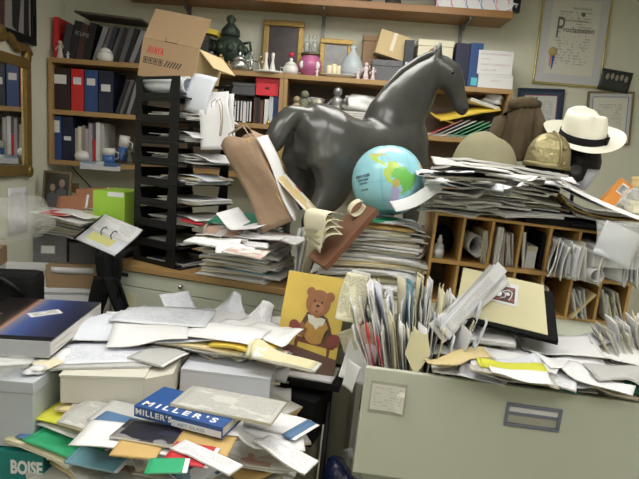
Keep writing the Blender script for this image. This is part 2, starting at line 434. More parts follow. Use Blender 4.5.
def columns(heap, cols, rng, rounds=60):
    """several piles growing side by side, one paper each in turn, so they interleave"""
    done = set()
    for k in range(rounds):
        for ci, (where, x, y, yaw, items, spread, yj, until, kw) in enumerate(cols):
            if ci in done: continue
            if heap.at(x, y) > until or k >= len(items): done.add(ci); continue
            pile(heap, where, x, y, yaw, [items[k]], rng, spread, yj, **dict(kw))
def loose(heap, px, py, rz, kind, col, lab, size, rng, **kw):
    """a single paper where the photo shows it: it is laid on the heap at that spot"""
    p = heap.hit(px, py)
    if p is None: print('NO HIT', lab); p = atY(px, py, 1.6)
    return drop(heap, kind, col, p.x, p.y, rad(rz), rng, lab, None, size=size, **kw)
def scatter(heap, n, quad, where, table, rng, ws=(.10, .2), ls=(.06, .12), yj=30, zmax=9, **kw):
    """small papers lying anyhow over a heap, inside a quad of the photograph"""
    for kind, colour in rand_items(rng, n, table):
        u, v = rng.random(), rng.random()
        px = (quad[0][0] * (1 - u) + quad[1][0] * u) * (1 - v) + (quad[3][0] * (1 - u) + quad[2][0] * u) * v
        py = (quad[0][1] * (1 - u) + quad[1][1] * u) * (1 - v) + (quad[3][1] * (1 - u) + quad[2][1] * u) * v
        p = heap.hit(px, py)
        if p is None or p.z > zmax: continue
        drop(heap, kind, colour, p.x, p.y, rad(rng.uniform(-yj, yj) - 6), rng, f"{look_word(colour)} {NOUN[kind]} {where}", f"{look_word(colour)} {NOUN[kind]}s {where}", size=(rng.uniform(*ws), rng.uniform(*ls)),
             t=.0014 if kind in ('sheet', 'letter') else rng.uniform(.002, .006), slope=(rng.uniform(-.15, .15), rng.uniform(-.05, .2)), curl=rng.choice((0, .008, .02)), wave=.006, **kw)
def stack(where, x, y, z, yaw, items, rng, spread=(0.01, 0.01), yj=6, gap=.0008, ry=0):
    """a neat flat stack, e.g. inside a tray"""
    for it in items:
        kind, colour, ex = it; dx, dy = rng.uniform(-1, 1) * spread[0] + ex.get('dx', 0), rng.uniform(-1, 1) * spread[1]
        c, s_ = math.cos(yaw), math.sin(yaw)
        o, th = paper(kind, colour, TR((x + dx * c - dy * s_, y + dx * s_ + dy * c, z), yaw + rad(rng.uniform(-yj, yj)) + rad(ex.get('rz', 0)), 0, ry), rng, f"{look_word(colour)} {NOUN[kind]} {where}", f"{look_word(colour)} {NOUN[kind]}s {where}", size=ex['size'], t=ex.get('t'), wave=.001)
        z += th + gap
    return z
def rand_items(rng, n, table):
    ks = [k for k, w in table for _ in range(w)]
    return [rng.choice(ks) for _ in range(n)]

def box_open(mb, w, d, h, t, mi=0):
    """open-topped carton walls with real thickness, base at z=0"""
    mb.b2((-w / 2, -d / 2, 0), (w / 2, d / 2, t), mi)
    mb.b2((-w / 2, -d / 2, t), (w / 2, -d / 2 + t, h), mi); mb.b2((-w / 2, d / 2 - t, t), (w / 2, d / 2, h), mi)
    mb.b2((-w / 2, -d / 2 + t, t), (-w / 2 + t, d / 2 - t, h), mi); mb.b2((w / 2 - t, -d / 2 + t, t), (w / 2, d / 2 - t, h), mi)
    return mb
# ------------------------------------------------------------------ room shell
XL, XR, YB, ZC = -1.86, 2.6, 4.0, 2.85
M_wall = mat('painted wall', (0.67, 0.67, 0.55), 0.85, var=0.04, scale=3, bump=0.05, bscale=200)
M_ceil = mat('ceiling paint', (0.8, 0.8, 0.76), 0.9, var=0.03)
M_floor = mat('worn carpet', (0.20, 0.18, 0.15), 0.95, var=0.25, scale=40)
M_wood = mat_wood('oak board', (0.34, 0.20, 0.075), (0.47, 0.30, 0.125), axis=0)
M_woodv = mat_wood('oak upright', (0.34, 0.20, 0.075), (0.47, 0.30, 0.125), axis=2)
M_shelfw = mat_wood('stained shelf board', (0.25, 0.12, 0.035), (0.34, 0.17, 0.055), axis=0)
def struct(name, lo, hi, m):
    o = MB().b2(lo, hi).build(name, m); return tag(o, kind='structure')
struct('floor', (XL - .1, -2.5, -.1), (XR + .1, YB + .1, 0), M_floor)
struct('ceiling', (XL - .1, -2.5, ZC), (XR + .1, YB + .1, ZC + .1), M_ceil)
struct('wall_back', (XL - .1, YB, 0), (XR + .1, YB + .1, ZC), M_wall)
struct('wall_left', (XL - .1, -2.5, 0), (XL, YB, ZC), M_wall)
struct('wall_right', (XR, -2.5, 0), (XR + .1, YB, ZC), M_wall)
struct('wall_rear', (XL - .1, -2.6, 0), (XR + .1, -2.5, ZC), M_wall)

# lamps: ceiling fluorescent panels
M_lamp = bpy.data.materials.new('lamp diffuser'); M_lamp.use_nodes = True
_b = M_lamp.node_tree.nodes['Principled BSDF']; _b.inputs['Emission Color'].default_value = (1, 0.98, 0.93, 1); _b.inputs['Emission Strength'].default_value = 10.0
M_alu = mat('brushed aluminium', (0.22, 0.22, 0.22), 0.5, .6, var=0.05)
for i, (lx, ly) in enumerate(((-0.55, 1.35), (1.0, 1.35), (-0.55, -0.7), (1.0, -0.7), (0.3, 2.95))):
    t = thing('ceiling_light', ('white fluorescent ceiling panel over the filing cabinets', 'white fluorescent ceiling panel over the open drawer', 'white fluorescent ceiling panel at the rear by the mirror wall', 'white fluorescent ceiling panel at the rear far corner', 'white fluorescent ceiling panel above the horse and bookcases')[i], 'ceiling light', TR((lx, ly, ZC - .06)), 'ceiling fluorescent panels')
    fr = MB(); fr.b2((-.62, -.32, 0), (-.6, .32, .06)); fr.b2((.6, -.32, 0), (.62, .32, .06)); fr.b2((-.6, -.32, 0), (.6, -.3, .06)); fr.b2((-.6, .3, 0), (.6, .32, .06))
    fr.build('frame', M_alu, t)
    MB().b2((-.6, -.3, .012), (.6, .3, .02)).build('diffuser', M_lamp, t)

# ------------------------------------------------------------------ wall bookcases
SY = 3.72                       # front plane
ST, S2, S3 = 2.085, 1.755, 1.425  # upper faces of the boards
def W(px, py, y=SY): return atY(px, py, y)
def Wx(px, py, y=SY): return atY(px, py, y).x
xa, xb, xc = -1.845, -0.305, 1.19
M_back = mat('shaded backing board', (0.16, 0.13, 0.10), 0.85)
def bookcase(x0, x1, label):
    t = thing('wall_bookcase', label, 'bookcase', TR((x0, SY, S3 - .03)))
    w, d, h = x1 - x0, YB - SY - .002, ST - S3 + .03
    MB().b2((0, 0, 0), (.025, d, h - .03)).build('side_panel', M_woodv, t)
    MB().b2((w - .025, 0, 0), (w, d, h - .03)).build('side_panel', M_woodv, t)
    MB().b2((0, -.004, h - .03), (w, d, h)).build('top_board', M_wood, t)
    MB().b2((.025, 0, S2 - S3), (w - .025, d, S2 - S3 + .03)).build('shelf', M_wood, t)
    MB().b2((.025, 0, 0), (w - .025, d, .03)).build('bottom_board', M_wood, t)
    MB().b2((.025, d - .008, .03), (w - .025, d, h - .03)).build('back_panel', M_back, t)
    return t
bookcase(xa, xb, 'oak wall bookcase holding the red and blue binders')
bookcase(xb + .002, xc, 'oak wall bookcase behind the horse with folders and craft things')

# long upper shelf on metal standards
TS = 2.567
t = thing('wall_shelf', 'long stained wooden shelf mounted high on the back wall', 'shelf', TR((0, 0, TS)))
MB().b2((-1.40, SY, -.045), (1.135, YB - .001, 0)).build('board', M_shelfw, t, bevel=.004)
for bx in (-1.0, -.075, .87):
    MB().b2((bx - .012, YB - .012, -.46), (bx + .012, YB - .001, .15)).build('standard', M_alu, t)
    MB().prism([(YB - .012, -.045), (YB - .26, -.045), (YB - .26, -.06), (YB - .012, -.11)], bx - .004, bx + .004, 0, Matrix(((0, 0, 1, 0), (1, 0, 0, 0), (0, 1, 0, 0), (0, 0, 0, 1)))).build('bracket', M_alu, t)

M_gold = mat('gilt frame', (0.33, 0.22, 0.07), 0.4, 0.7, var=0.35, scale=60, bump=0.3, bscale=120)
M_goldt = mat('thin brass frame', (0.62, 0.50, 0.22), 0.25, 0.9, var=0.1)
M_glassw = mat('clear glassware', (0.75, 0.78, 0.78), 0.08, 0.0, trans=0.75, var=0.02)
M_bag = mat('clear plastic film', (0.75, 0.76, 0.72), 0.2, 0.0, alpha=0.26, var=0.1, bump=0.5, bscale=30)
M_ceramic = mat('white ceramic', (0.78, 0.77, 0.73), 0.2, var=0.03)
M_silver = mat('silverware', (0.62, 0.62, 0.62), 0.25, 0.9, var=0.25, scale=60)
M_pink = mat('pink enamel', (0.46, 0.13, 0.27), 0.25, var=0.05)
M_bronze = mat('green bronze', (0.045, 0.07, 0.05), 0.45, 0.4, var=0.9, scale=40, bump=0.8, bscale=70)
M_card = mat('brown cardboard', (0.38, 0.255, 0.145), 0.8, var=0.06, scale=6)
M_cardl = mat('tan cardboard', (0.58, 0.45, 0.24), 0.75, var=0.05, scale=6)
M_wax = mat('ivory wax', (0.80, 0.72, 0.50), 0.4)
M_ink = mat('black ink', (0.02, 0.02, 0.02), 0.6, var=0)
M_redink = mat('red ink', (0.6, 0.05, 0.04), 0.6, var=0)
M_bind_blue = mat('blue vinyl', (0.025, 0.07, 0.22), 0.4)
M_bind_navy = mat('navy vinyl', (0.012, 0.016, 0.045), 0.4)
M_bind_red = mat('red vinyl', (0.60, 0.025, 0.03), 0.4)
M_bind_brown = mat('dark brown vinyl', (0.028, 0.014, 0.014), 0.4)

def binder(px0, px1, ytop, sz, m, label, group=None, ly=None, y=SY + .03, depth=.23, sink=0):
    """ring binder standing spine out on a board; ly: pixel rows of the spine label"""
    ym = ytop + 20
    x0, x1 = Wx(px0, ym, y), Wx(px1, ym, y); z1 = W((px0 + px1) / 2, ytop, y).z; h = z1 - sz; w = x1 - x0
    t = thing('ring_binder', label, 'binder', TR(((x0 + x1) / 2, y, sz + .0005)), group)
    MB().b2((-w / 2 + .001, 0, 0), (w / 2 - .001, .004, h)).build('spine', m, t, bevel=.0015)
    for sx in (-1, 1):
        MB().b2((sx * w / 2 - (.003 if sx > 0 else 0), .004, 0), (sx * w / 2 + (.003 if sx < 0 else 0), depth, h)).build('cover', m, t)
    MB().b2((-w / 2 + .006, .02, .012), (w / 2 - .006, depth - .01, h - .012)).build('papers', M_white, t)
    if ly:
        za, zb = W(px0, ly[0], y).z - sz, W(px0, ly[1], y).z - sz
        MB().b2((-w * .32, -.001, zb), (w * .32, .0005, za)).build('spine_label', M_white, t)
    return t
g1 = None
binder(50, 70, 68, S2, M_bind_brown, 'dark brown ring binder with white spine label, first on the upper row', ly=(74, 83))
binder(71, 83.5, 69, S2, M_bind_red, 'red ring binder with white spine label', ly=(77, 84))
binder(84.5, 97.5, 70, S2, M_bind_blue, 'bright blue ring binder with white label beside the red binder', ly=(78, 85))
binder(98.5, 113, 71, S2, M_bind_navy, 'black ring binder with low white label right of the blue binder', ly=(84, 91))
binder(51, 61.5, 116, S3, M_bind_blue, 'blue ring binder with tall white label on the lower row', ly=(120, 132), sink=0)
binder(62, 73, 117, S3, M_bind_navy, 'navy ring binder with white label on the lower row', ly=(136, 140))
binder(455, 469, 43, ST, M_bind_navy, 'navy ring binder without label on the bookcase top by the horse head')
binder(469.5, 482, 43, ST, M_bind_blue, 'dark blue ring binder with turquoise spine sticker on bookcase top')
MB().b2((-.02, -.0012, .012), (.02, .0005, .062)).build('spine_sticker', mat('turquoise sticker', (.1, .5, .6), .5), [o for o in COL.objects if o.get('label', '').startswith('dark blue ring binder with turq')][0])
binder(404, 413, 40, ST, mat('black slate vinyl', (0.03, 0.035, 0.045), .5), 'thin black ring binder standing behind the horse neck', ly=(62, 68))

def leaning_books(px0, px1, ytop, sz, n, mats, label, group, name='book', cat='book', lean=0.0, y=SY + .04, d=.2, hv=.03, rng=None):
    rng = rng or random.Random(int(px0 * 7))
    xs = Wx(px0, ytop + 15, y); xe = Wx(px1, ytop + 15, y); w = (xe - xs) / n
    h0 = W(px0, ytop, y).z - sz
    for i in range(n):
        m = mats[i % len(mats)]; h = h0 - rng.uniform(0, hv)
        a = lean * rng.uniform(.85, 1.1) if lean else 0
        lab = label if isinstance(label, str) else label[i % len(label)]
        th_ = w * .93 * math.cos(a)
        t = thing(name, lab, cat, TR((xs + w * (i + .5), y + rng.uniform(0, .015), sz + .001 + abs(math.sin(a)) * th_ / 2), 0, 0, -a), group)
        MB().b2((-th_ / 2, 0, 0), (th_ / 2, d, h)).build('cover', m, t, bevel=.001)
        MB().b2((-th_ / 2 + .002, .004, h - .0005), (th_ / 2 - .002, d - .003, h + .0005)).build('pages', M_edge, t)
# records and books leaning on the bookcase top (far end)
M_bk = [mat('book spine %d' % i, c, .5) for i, c in enumerate([(0.02, 0.02, 0.025), (0.05, 0.05, 0.06), (0.012, 0.012, 0.014), (0.12, 0.11, 0.12), (0.03, 0.035, 0.05), (0.07, 0.03, 0.03), (0.25, 0.25, 0.27)])]
t_ = (14 - 60) / 553
leaning_books(53, 58, 15, ST, 1, [M_bind_red], 'tall red book standing at the wall end of the bookcase top', None)
leaning_books(59, 90, 19, ST, 4, [M_bk[1], M_bk[0], M_bk[5], M_bk[2]], 'tall dark record album leaning behind the small white figurine', 'record albums by the figurine', 'record_album', 'album', lean=-.2, hv=.03)
leaning_books(92, 139, 23, ST, 9, [M_bk[6], M_bk[3], M_bk[4], M_bk[3], M_bk[0], M_bk[3], M_bk[2], M_bk[6], M_bk[4]], 'thin dark album leaning in the row beneath the flat brown board', 'leaning albums beneath the flat board', 'record_album', 'album', lean=-.34, hv=.02)
o = MB().b2((-.22, 0, 0), (.22, .24, .012)).build('flat_board', mat('brown board', (.10, .075, .06), .6), None, TR((*W(108, 20, SY + .02).xy, ST + .283), 0, 0, rad(3)))
tag(o, 'flat brown board lying on top of the leaning record albums', 'board')
t = [o for o in COL.objects if o.get('label') == 'tall dark record album leaning behind the small white figurine'][1]
lettering('ECLIPSE', .035, mat('grey lettering', (.35, .35, .35), .5), t, TR((.04, -.001, .17), 0, PI / 2), width=.09)
t.children[0]['label'] = 'black album cover with grey lettering'
# dark leaning papers after the black binder
leaning_books(115, 134, 76, S2, 5, [M_bk[0], M_bk[3], M_bk[2], M_bk[6], M_bk[0]], 'thin dark booklet leaning beside the black binder', 'dark booklets by the black binder', 'booklet', 'book', lean=-.3)
# lower row books
leaning_books(74, 88, 124, S3, 4, [M_grey, M_cream, mat('mauve cover', (.30, .25, .27), .6), M_grey], 'slim pale book standing behind the white teapot', 'slim books behind the teapot', 'book', 'book')
leaning_books(88.5, 92, 121, S3, 1, [mat('lilac cover', (.42, .36, .42), .6)], 'lilac spined book beside the slim pale books', None)
leaning_books(92.3, 95, 137, S3, 1, [M_bind_red], 'small red book beside the white and blue mugs', None)
leaning_books(95.3, 104, 122, S3, 2, [M_white, M_grey], 'white spined book behind the blue and white mugs', 'white books behind the mugs', 'book', 'book')
def teapot(M):
    t = thing('teapot', 'small white ceramic teapot with gilt spout on the lower shelf', 'teapot', M)
    MB().lathe([(.012, 0), (.035, .002), (.052, .02), (.055, .04), (.045, .06), (.025, .068), (.008, .074), (.011, .08), (.006, .088)], 20).build('body', M_ceramic, t, smooth=True)
    MB().tube([(-.045, 0, .03), (-.07, 0, .045), (-.08, 0, .075)], [.012, .009, .006]).build('spout', M_goldt, t, smooth=True)
    MB().tube([(.045, 0, .055), (.075, 0, .055), (.078, 0, .03), (.048, 0, .018)], .005).build('handle', M_ceramic, t, smooth=True)
p = W(79, 150, SY); teapot(TR((p.x, SY + .062, S3)))
M_mug = mat_cover('blue and white glaze', [(.75, .76, .78), (.05, .12, .35), (.78, .78, .8)], 5, .2)
def mug(x, y, z, label, r=.038, h=.09, rot=None):
    t = thing('mug', label, 'mug', TR((x, y, z)) if rot is None else TR((x, y, z), 0, 0, rot))
    mb = MB(); mb.lathe([(r * .85, 0), (r, .01), (r, h * .55)], 20, 0); mb.build('lower_body', mat('cobalt glaze', (.06, .14, .38), .2, var=.5, scale=40), t, smooth=True)
    MB().lathe([(r, h * .55), (r, h), (r * .93, h), (r * .9, h * .6)], 20).build('rim', M_ceramic, t, smooth=True)
    MB().tube([(r, 0, h * .8), (r + .022, 0, h * .75), (r + .022, 0, h * .35), (r, 0, h * .3)], .005).build('handle', M_ceramic, t, smooth=True)
p = W(106, 150); mug(p.x, SY + .05, S3, 'white and cobalt mug beside the red book', .042, .10)
p = W(117, 150); mug(p.x, SY + .09, S3 + .022, 'tall white and cobalt jug tilted beside the mug', .035, .17, .12)
p = W(110, 158)
o = MB().lathe([(.05, 0), (.06, .006), (.055, .012), (.02, .008)], 20).build('saucer', M_silver, None, TR((p.x + .02, SY + .005, S3), 0), True); o.location.y = SY + .065; o.location.x = p.x - .07
tag(o, 'small silver saucer on the lower shelf beside the mug', 'saucer')
def figurine(x, y, z, h, m, label, name='figurine', cat='figurine', seed=1):
    rng = random.Random(seed); r = h * .16
    t = thing(name, label, cat, TR((x, y, z), rng.uniform(-.5, .5)))
    MB().lathe([(r * 1.3, 0), (r * 1.35, h * .06), (r * .9, h * .1)], 14).build('base', m, t, smooth=True)
    MB().lathe([(r * 1.1, h * .08), (r * .95, h * .25), (r * .6, h * .45), (r * .9, h * .62), (r * .75, h * .72), (r * .28, h * .78)], 14).build('body', m, t, smooth=True)
    MB().ball((0, 0, h * .88), h * .115, 0, 12, 8).build('head', m, t, smooth=True)
    mb = MB(); mb.tube([(-r * .7, 0, h * .68), (-r * 1.5, -r * .5, h * .52), (-r * .8, -r * 1.2, h * .45)], h * .04); mb.build('arm', m, t, smooth=True)
    mb = MB(); mb.tube([(r * .7, 0, h * .68), (r * 1.6, -r * .3, h * .6), (r * 1.5, -r * .9, h * .78)], h * .04); mb.build('arm', m, t, smooth=True)
    return t
M_figd = mat('weathered bronze', (.12, .13, .10), .5, .3, var=.4, scale=40)
p = W(127, 155); figurine(p.x, SY + .05, S3, .13, M_figd, 'weathered bronze figurine on the lower shelf beside the tray tower', seed=3)
p = W(58, 55); figurine(p.x, SY + .03, ST, .115, mat('painted figurine', (.65, .55, .5), .4, var=.4, scale=50), 'small painted figurine in front of the red book', seed=4)
p = W(64, 58); figurine(p.x + .01, SY + .035, ST, .05, M_ceramic, 'tiny white figurine beside the painted figurine', seed=41)
def lidded_pot(M, m, label, k=1.0):
    t = thing('lidded_pot', label, 'pot', M)
    MB().lathe([(.03 * k, 0), (.05 * k, .005), (.056 * k, .03 * k), (.05 * k, .055 * k), (.042 * k, .062 * k)], 18).build('bowl', m, t, smooth=True)
    MB().lathe([(.044 * k, .062 * k), (.036 * k, .08 * k), (.014 * k, .092 * k), (.008 * k, .097 * k), (.013 * k, .108 * k), (.004 * k, .116 * k)], 18).build('lid', m, t, smooth=True)
    for s in (-1, 1): MB().tube([(s * .05 * k, 0, .045 * k), (s * .072 * k, 0, .05 * k), (s * .07 * k, 0, .022 * k), (s * .053 * k, 0, .018 * k)], .005 * k).build('handle', m, t, smooth=True)
p = W(102, 58); lidded_pot(TR((p.x, SY + .06, ST)), M_ceramic, 'white porcelain lidded pot in front of the leaning albums')
p = W(113, 58); lidded_pot(TR((p.x, SY + .16, ST)), M_figd, 'dull grey lidded pot behind the white porcelain pot', .9)
o = MB().sheet(.27, .10, .0012, lambda x, y: (x, 0.05 * sstep(-.01, .02, y), min(y, .0)), 6, 8).build('hanging_flyer', [M_mag2, M_edge], None, TR((W(101, 160).x, SY - .012, S3 + .003)))
tag(o, 'blue and white flyer hanging over the edge of the lower shelf', 'flyer')

# far middle: disc cases and boxes in the first bookcase
leaning_books(224, 252, 97, S2, 9, [M_black, M_black, M_white, M_black], 'black and white disc case standing in the row below the red box', 'disc cases below the red box', 'disc_case', 'disc case', d=.14)
for i, o in enumerate([o for o in COL.objects if o.name.startswith('disc_case')]):
    MB().b2((-.005, -.0008, .01), (.005, .0005, .14)).build('title_strip', M_white, o)
leaning_books(253, 263, 96, S2, 3, [mat('brown leather spine', (.10, .04, .025), .5), M_bk[0], mat('tan leather spine', (.14, .06, .03), .5)], 'brown leather book beside the disc cases', 'brown leather books beside the disc cases', 'book', 'book')
leaning_books(264, 273, 95, S2, 2, [M_white, M_whiteb], 'white spined manual standing beside the brown leather books', 'white manuals beside the leather books', 'manual', 'book')
leaning_books(273.5, 279, 95, S2, 1, [M_bind_blue], 'blue spined manual at the end of the disc row', None, 'manual', 'book')
def shelf_box(name, label, cat, px0, px1, ytop, ybot, m, y=SY + .03, d=.2, z=None, lid=None, bevel=.003):
    ym = (ytop + ybot) / 2
    x0, x1 = Wx(px0, ym, y), Wx(px1, ym, y); z1 = W((px0 + px1) / 2, ytop, y).z; z0 = z if z is not None else W((px0 + px1) / 2, ybot, y).z
    t = thing(name, label, cat, TR(((x0 + x1) / 2, y, z0 + .0005)))
    w, h = x1 - x0, z1 - z0; hl = min(.04, h * .3)
    MB().b2((-w / 2, 0, 0), (w / 2, d, h - hl)).build('body', m, t, bevel=bevel)
    MB().b2((-w / 2 - .003, -.003, h - hl + .001), (w / 2 + .003, d + .003, h)).build('lid', lid or m, t, bevel=bevel)
    return t, w, h
zt = S2 + W(238, 97).z - W(238, 122).z
shelf_box('storage_box', 'grey cardboard box lying on the disc cases', 'box', 233, 255, 83, 96, mat('slate card', (.10, .10, .11), .6), z=S2 + .18)
t, w, h = shelf_box('letter_box', 'bright red cardboard box on the manuals', 'box', 256, 279, 77, 95, mat('red card', (.72, .03, .05), .5), z=S2 + .185)
MB().b2((-.012, -.004, h * .35), (.012, -.0005, h * .45)).build('thumb_slot', M_ink, t)
p = W(229, 84); leaning_books(222, 232, 84, S2 + .19, 3, [M_grey, M_bk[3], M_white], 'thin pamphlet standing on the disc cases', 'pamphlets on the disc cases', 'pamphlet', 'pamphlet', hv=.04)
M_br = mat('polished brass', (.55, .40, .12), .25, .9, var=.1)
for i, pxx in enumerate((268, 274)):
    t = thing('brass_bell', ('small brass hand bell in front of the white manuals', 'small brass hand bell in front of the blue manual')[i], 'bell', TR((Wx(pxx, 118, SY), SY + .012, S2 + .0)))
    MB().lathe([(.013, 0), (.011, .012), (.008, .022), (.003, .027)], 12).build('bell', M_br, t, smooth=True); MB().lathe([(.003, .027), (.004, .04), (.002, .05)], 8).build('handle', M_br, t, smooth=True)

# bookcase top: ornaments
# padded yellow envelope lying behind the carton
rng = random.Random(5)
o, _ = paper('envelope', 'yellow', TR((W(190, 18, SY + .1).x, SY + .10, W(186, 33, SY + .03).z + .028), 0, rad(2), rad(7)), rng, 'padded yellow envelope lying behind the brown carton', t=.03, size=(.40, .16), wave=.008)
shelf_box('storage_box', 'dark storage box on the bookcase top under the yellow envelope', 'box', 163, 208, 34, 65, mat('charcoal card', (.05, .045, .045), .7), y=SY + .03, d=.15, z=ST)
# urn
p = W(226, 66); t = thing('bronze_urn', 'large dark green bronze urn with lid behind the carton', 'urn', TR((p.x, SY + .12, ST)))
MB().lathe([(.05, 0), (.055, .015), (.03, .035), (.035, .05), (.085, .09), (.105, .14), (.095, .19), (.06, .215), (.05, .225)], 24).build('bowl', M_bronze, t, smooth=True)
MB().lathe([(.055, .225), (.065, .235), (.06, .27), (.035, .30), (.02, .315), (.03, .33), (.032, .345), (.02, .36), (.006, .366)], 20).build('lid', M_bronze, t, smooth=True)
for s in (-1, 1): MB().tube([(s * .09, 0, .19), (s * .13, 0, .2), (s * .14, 0, .15), (s * .1, 0, .12)], .01).build('handle', M_bronze, t, smooth=True)
mb = MB()
for k in range(9): a = 2 * PI * k / 9; mb.ball((.1 * math.cos(a), .1 * math.sin(a), .145), (.025, .025, .03), 0, 8, 6)
mb.build('relief', M_bronze, t, smooth=True)
for i, (pxx, m, lb) in enumerate(((210, mat('blue gilt', (.2, .2, .35), .3, var=.6, scale=60), 'small blue and gilt figurine in front of the urn'), (219.5, mat('gilt figure', (.45, .33, .12), .3, var=.5, scale=60), 'small gilt figurine in front of the urn'), (228, mat('sandy resin', (.45, .33, .18), .5), 'sandy brown figurine at the foot of the urn'))):
    p = W(pxx, 66); figurine(p.x, SY + .03, ST, (.115, .10, .06)[i], m, lb, seed=20 + i)
# silver and white table pieces
p = W(238, 68); lidded_pot(TR((p.x, SY + .05, ST)), M_silver, 'ornate silver sugar bowl with lid', 1.1)
t = thing('silver_candelabrum', 'small silver candelabrum beside the sugar bowl', 'candelabrum', TR((W(249, 68).x, SY + .11, ST)))
MB().lathe([(.04, 0), (.04, .006), (.01, .02), (.008, .12), (.015, .13)], 14).build('stem', M_silver, t, smooth=True)
for s in (-1, 1): MB().tube([(0, 0, .09), (s * .04, 0, .075), (s * .06, 0, .10), (s * .06, 0, .125)], [.006, .005, .005, .01]).build('arm', M_silver, t, smooth=True)
t = thing('green_bottle_picture', 'small greenish picture leaning behind the silver pieces', 'picture', TR((W(243, 55, 3.95).x, 3.95, ST + .002), 0, rad(-6)))
MB().b2((-.045, 0, 0), (.045, .012, .16)).build('frame', mat('green frame', (.15, .25, .18), .5), t); MB().b2((-.035, -.001, .012), (.035, .001, .148)).build('print', mat('greenish print', (.3, .38, .3), .5, var=.5, scale=30), t)
t = thing('white_cruet_stand', 'white ceramic cruet stand with two pourers', 'cruet', TR((W(268, 70).x, SY + .06, ST)))
MB().lathe([(.09, 0), (.1, .008), (.095, .014), (.02, .012)], 24).build('tray', M_ceramic, t, smooth=True)
for s in (-1, 1): MB().lathe([(.016, .012), (.02, .03), (.013, .06), (.008, .085), (.010, .10), (.012, .13), (.006, .135)], 14, 0, (s * .022, 0, 0)).build('pourer', M_ceramic, t, smooth=True)
MB().tube([(-.06, 0, .014), (-.07, 0, .06), (-.04, 0, .075)], .006).build('handle', M_ceramic, t, smooth=True)
p = W(290, 71); lidded_pot(TR((p.x, SY + .06, ST)), M_ceramic, 'white trinket pot with a red knob beside the pink jug', .95)
t = [o for o in COL.objects if o.get('label', '').startswith('white trinket pot')][0]
MB().ball((0, 0, .13), .018, 0, 12, 8).build('red_knob', mat('red glass bead', (.6, .02, .08), .2), t, smooth=True)
# pink jug
t = thing('pink_vase', 'round pink vase with white oval cameos and dark gilt rim', 'vase', TR((W(309, 73).x, SY + .075, ST)))
MB().lathe([(.04, 0), (.05, .004), (.052, .012), (.075, .04), (.082, .075), (.072, .10), (.058, .115), (.06, .13)], 28).build('bowl', M_pink, t, smooth=True)
MB().lathe([(.06, .13), (.066, .134), (.066, .145), (.058, .147), (.055, .13)], 28).build('rim', mat('dark gilt', (.12, .09, .04), .3, .6), t, smooth=True)
for a in (-2.3, -.85):
    MB().ball((.076 * math.cos(a), .076 * math.sin(a), .068), (.017, .012, .025), 0, 12, 8).build('cameo', M_ceramic, t, smooth=True)
t2 = thing('glass_figure_group', 'clear glass figure pair standing on the pink vase', 'figurine', TR((W(310, 50).x, SY + .075, ST + .1475)))
MB().lathe([(.05, 0), (.05, .006), (.02, .008)], 18).build('base', M_glassw, t2, smooth=True)
for s in (-1, 1): MB().lathe([(.018, .006), (.024, .04), (.016, .075), (.009, .085), (.017, .10), (.014, .118), (.004, .126)], 12, 0, (s * .024, 0, 0)).build('figure', M_glassw, t2, smooth=True)
o = figurine(W(317, 74).x, SY + .012, ST, .05, M_ceramic, 'tiny white figurine at the foot of the pink vase', seed=8)
# plate with candles and bagged glass
t = thing('oval_platter', 'white oval platter holding candles and a bagged ornament', 'platter', TR((W(340, 77).x, SY + .09, ST)))
MB().lathe([(.06, 0), (.07, .004), (.13, .02), (.135, .024), (.125, .022), (.06, .009)], 32, 0, (0, 0, 0), 1.05, .65).build('dish', M_ceramic, t, smooth=True)
for i, (dx, h) in enumerate(((-.045, .075), (-.012, .085), (.02, .075))):
    o = MB().lathe([(.017, 0), (.018, h - .004), (.014, h), (.004, h - .003)], 16).build('candle', M_wax, None, TR((W(340, 77).x + dx - .03, SY + .09, ST + .01)), True)
    MB().tube([(0, 0, h - .004), (.001, 0, h + .008)], .0012).build('wick', M_ink, o)
    tag(o, 'short ivory candle standing on the white oval platter', 'candle', 'ivory candles on the platter')
o = MB().lathe([(.05, 0), (.075, .02), (.08, .06), (.062, .11), (.035, .15), (.015, .18), (.028, .2), (.02, .205)], 14).build('bubble_wrap_bundle', mat('bubble wrap', (.55, .62, .66), .2, alpha=.75, bump=.8, bscale=50, var=.15), None, TR((W(352, 74).x, SY + .09, ST + .012)), True)
tag(o, 'ornament wrapped in pale blue plastic film on the platter', 'wrapped ornament')
# gold framed paintings on the top
def framed(px, y, z, lab, name='framed_painting', fw=.03, fd=.03, mf=M_gold, art=None, mat_w=0, mm=None, cat='picture', tilt=4):
    """px: four pixel corners x0,x1,ytop,ybot of the frame"""
    x0, x1, ya, yb = px; a = W(x0, (ya + yb) / 2, y); b = W(x1, (ya + yb) / 2, y); top = W((x0 + x1) / 2, ya, y).z; bot = z if z is not None else W((x0 + x1) / 2, yb, y).z
    w, h = b.x - a.x, top - bot
    t = thing(name, lab, cat, TR(((a.x + b.x) / 2, y, bot), 0, rad(-tilt)))
    fr = MB()
    for lo, hi in (((-w / 2, 0, 0), (w / 2, fd, fw)), ((-w / 2, 0, h - fw), (w / 2, fd, h)), ((-w / 2, 0, fw), (-w / 2 + fw, fd, h - fw)), ((w / 2 - fw, 0, fw), (w / 2, fd, h - fw))): fr.b2(lo, hi)
    fr.build('frame', mf, t, bevel=min(.006, fw * .2))
    if mat_w:
        MB().b2((-w / 2 + fw, fd * .55, fw), (w / 2 - fw, fd * .7, h - fw)).build('mat_board', mm, t)
        q = fw + mat_w; MB().b2((-w / 2 + q, fd * .5, q), (w / 2 - q, fd * .68, h - q)).build('picture', art, t)
    else: MB().b2((-w / 2 + fw, fd * .5, fw), (w / 2 - fw, fd * .7, h - fw)).build('picture', art, t)
    return t, w, h
M_art1 = mat('dark oil painting', (.045, .03, .03), .35, var=.9, scale=14)
M_art2 = mat('pale print', (.30, .30, .30), .4, var=.4, scale=18)
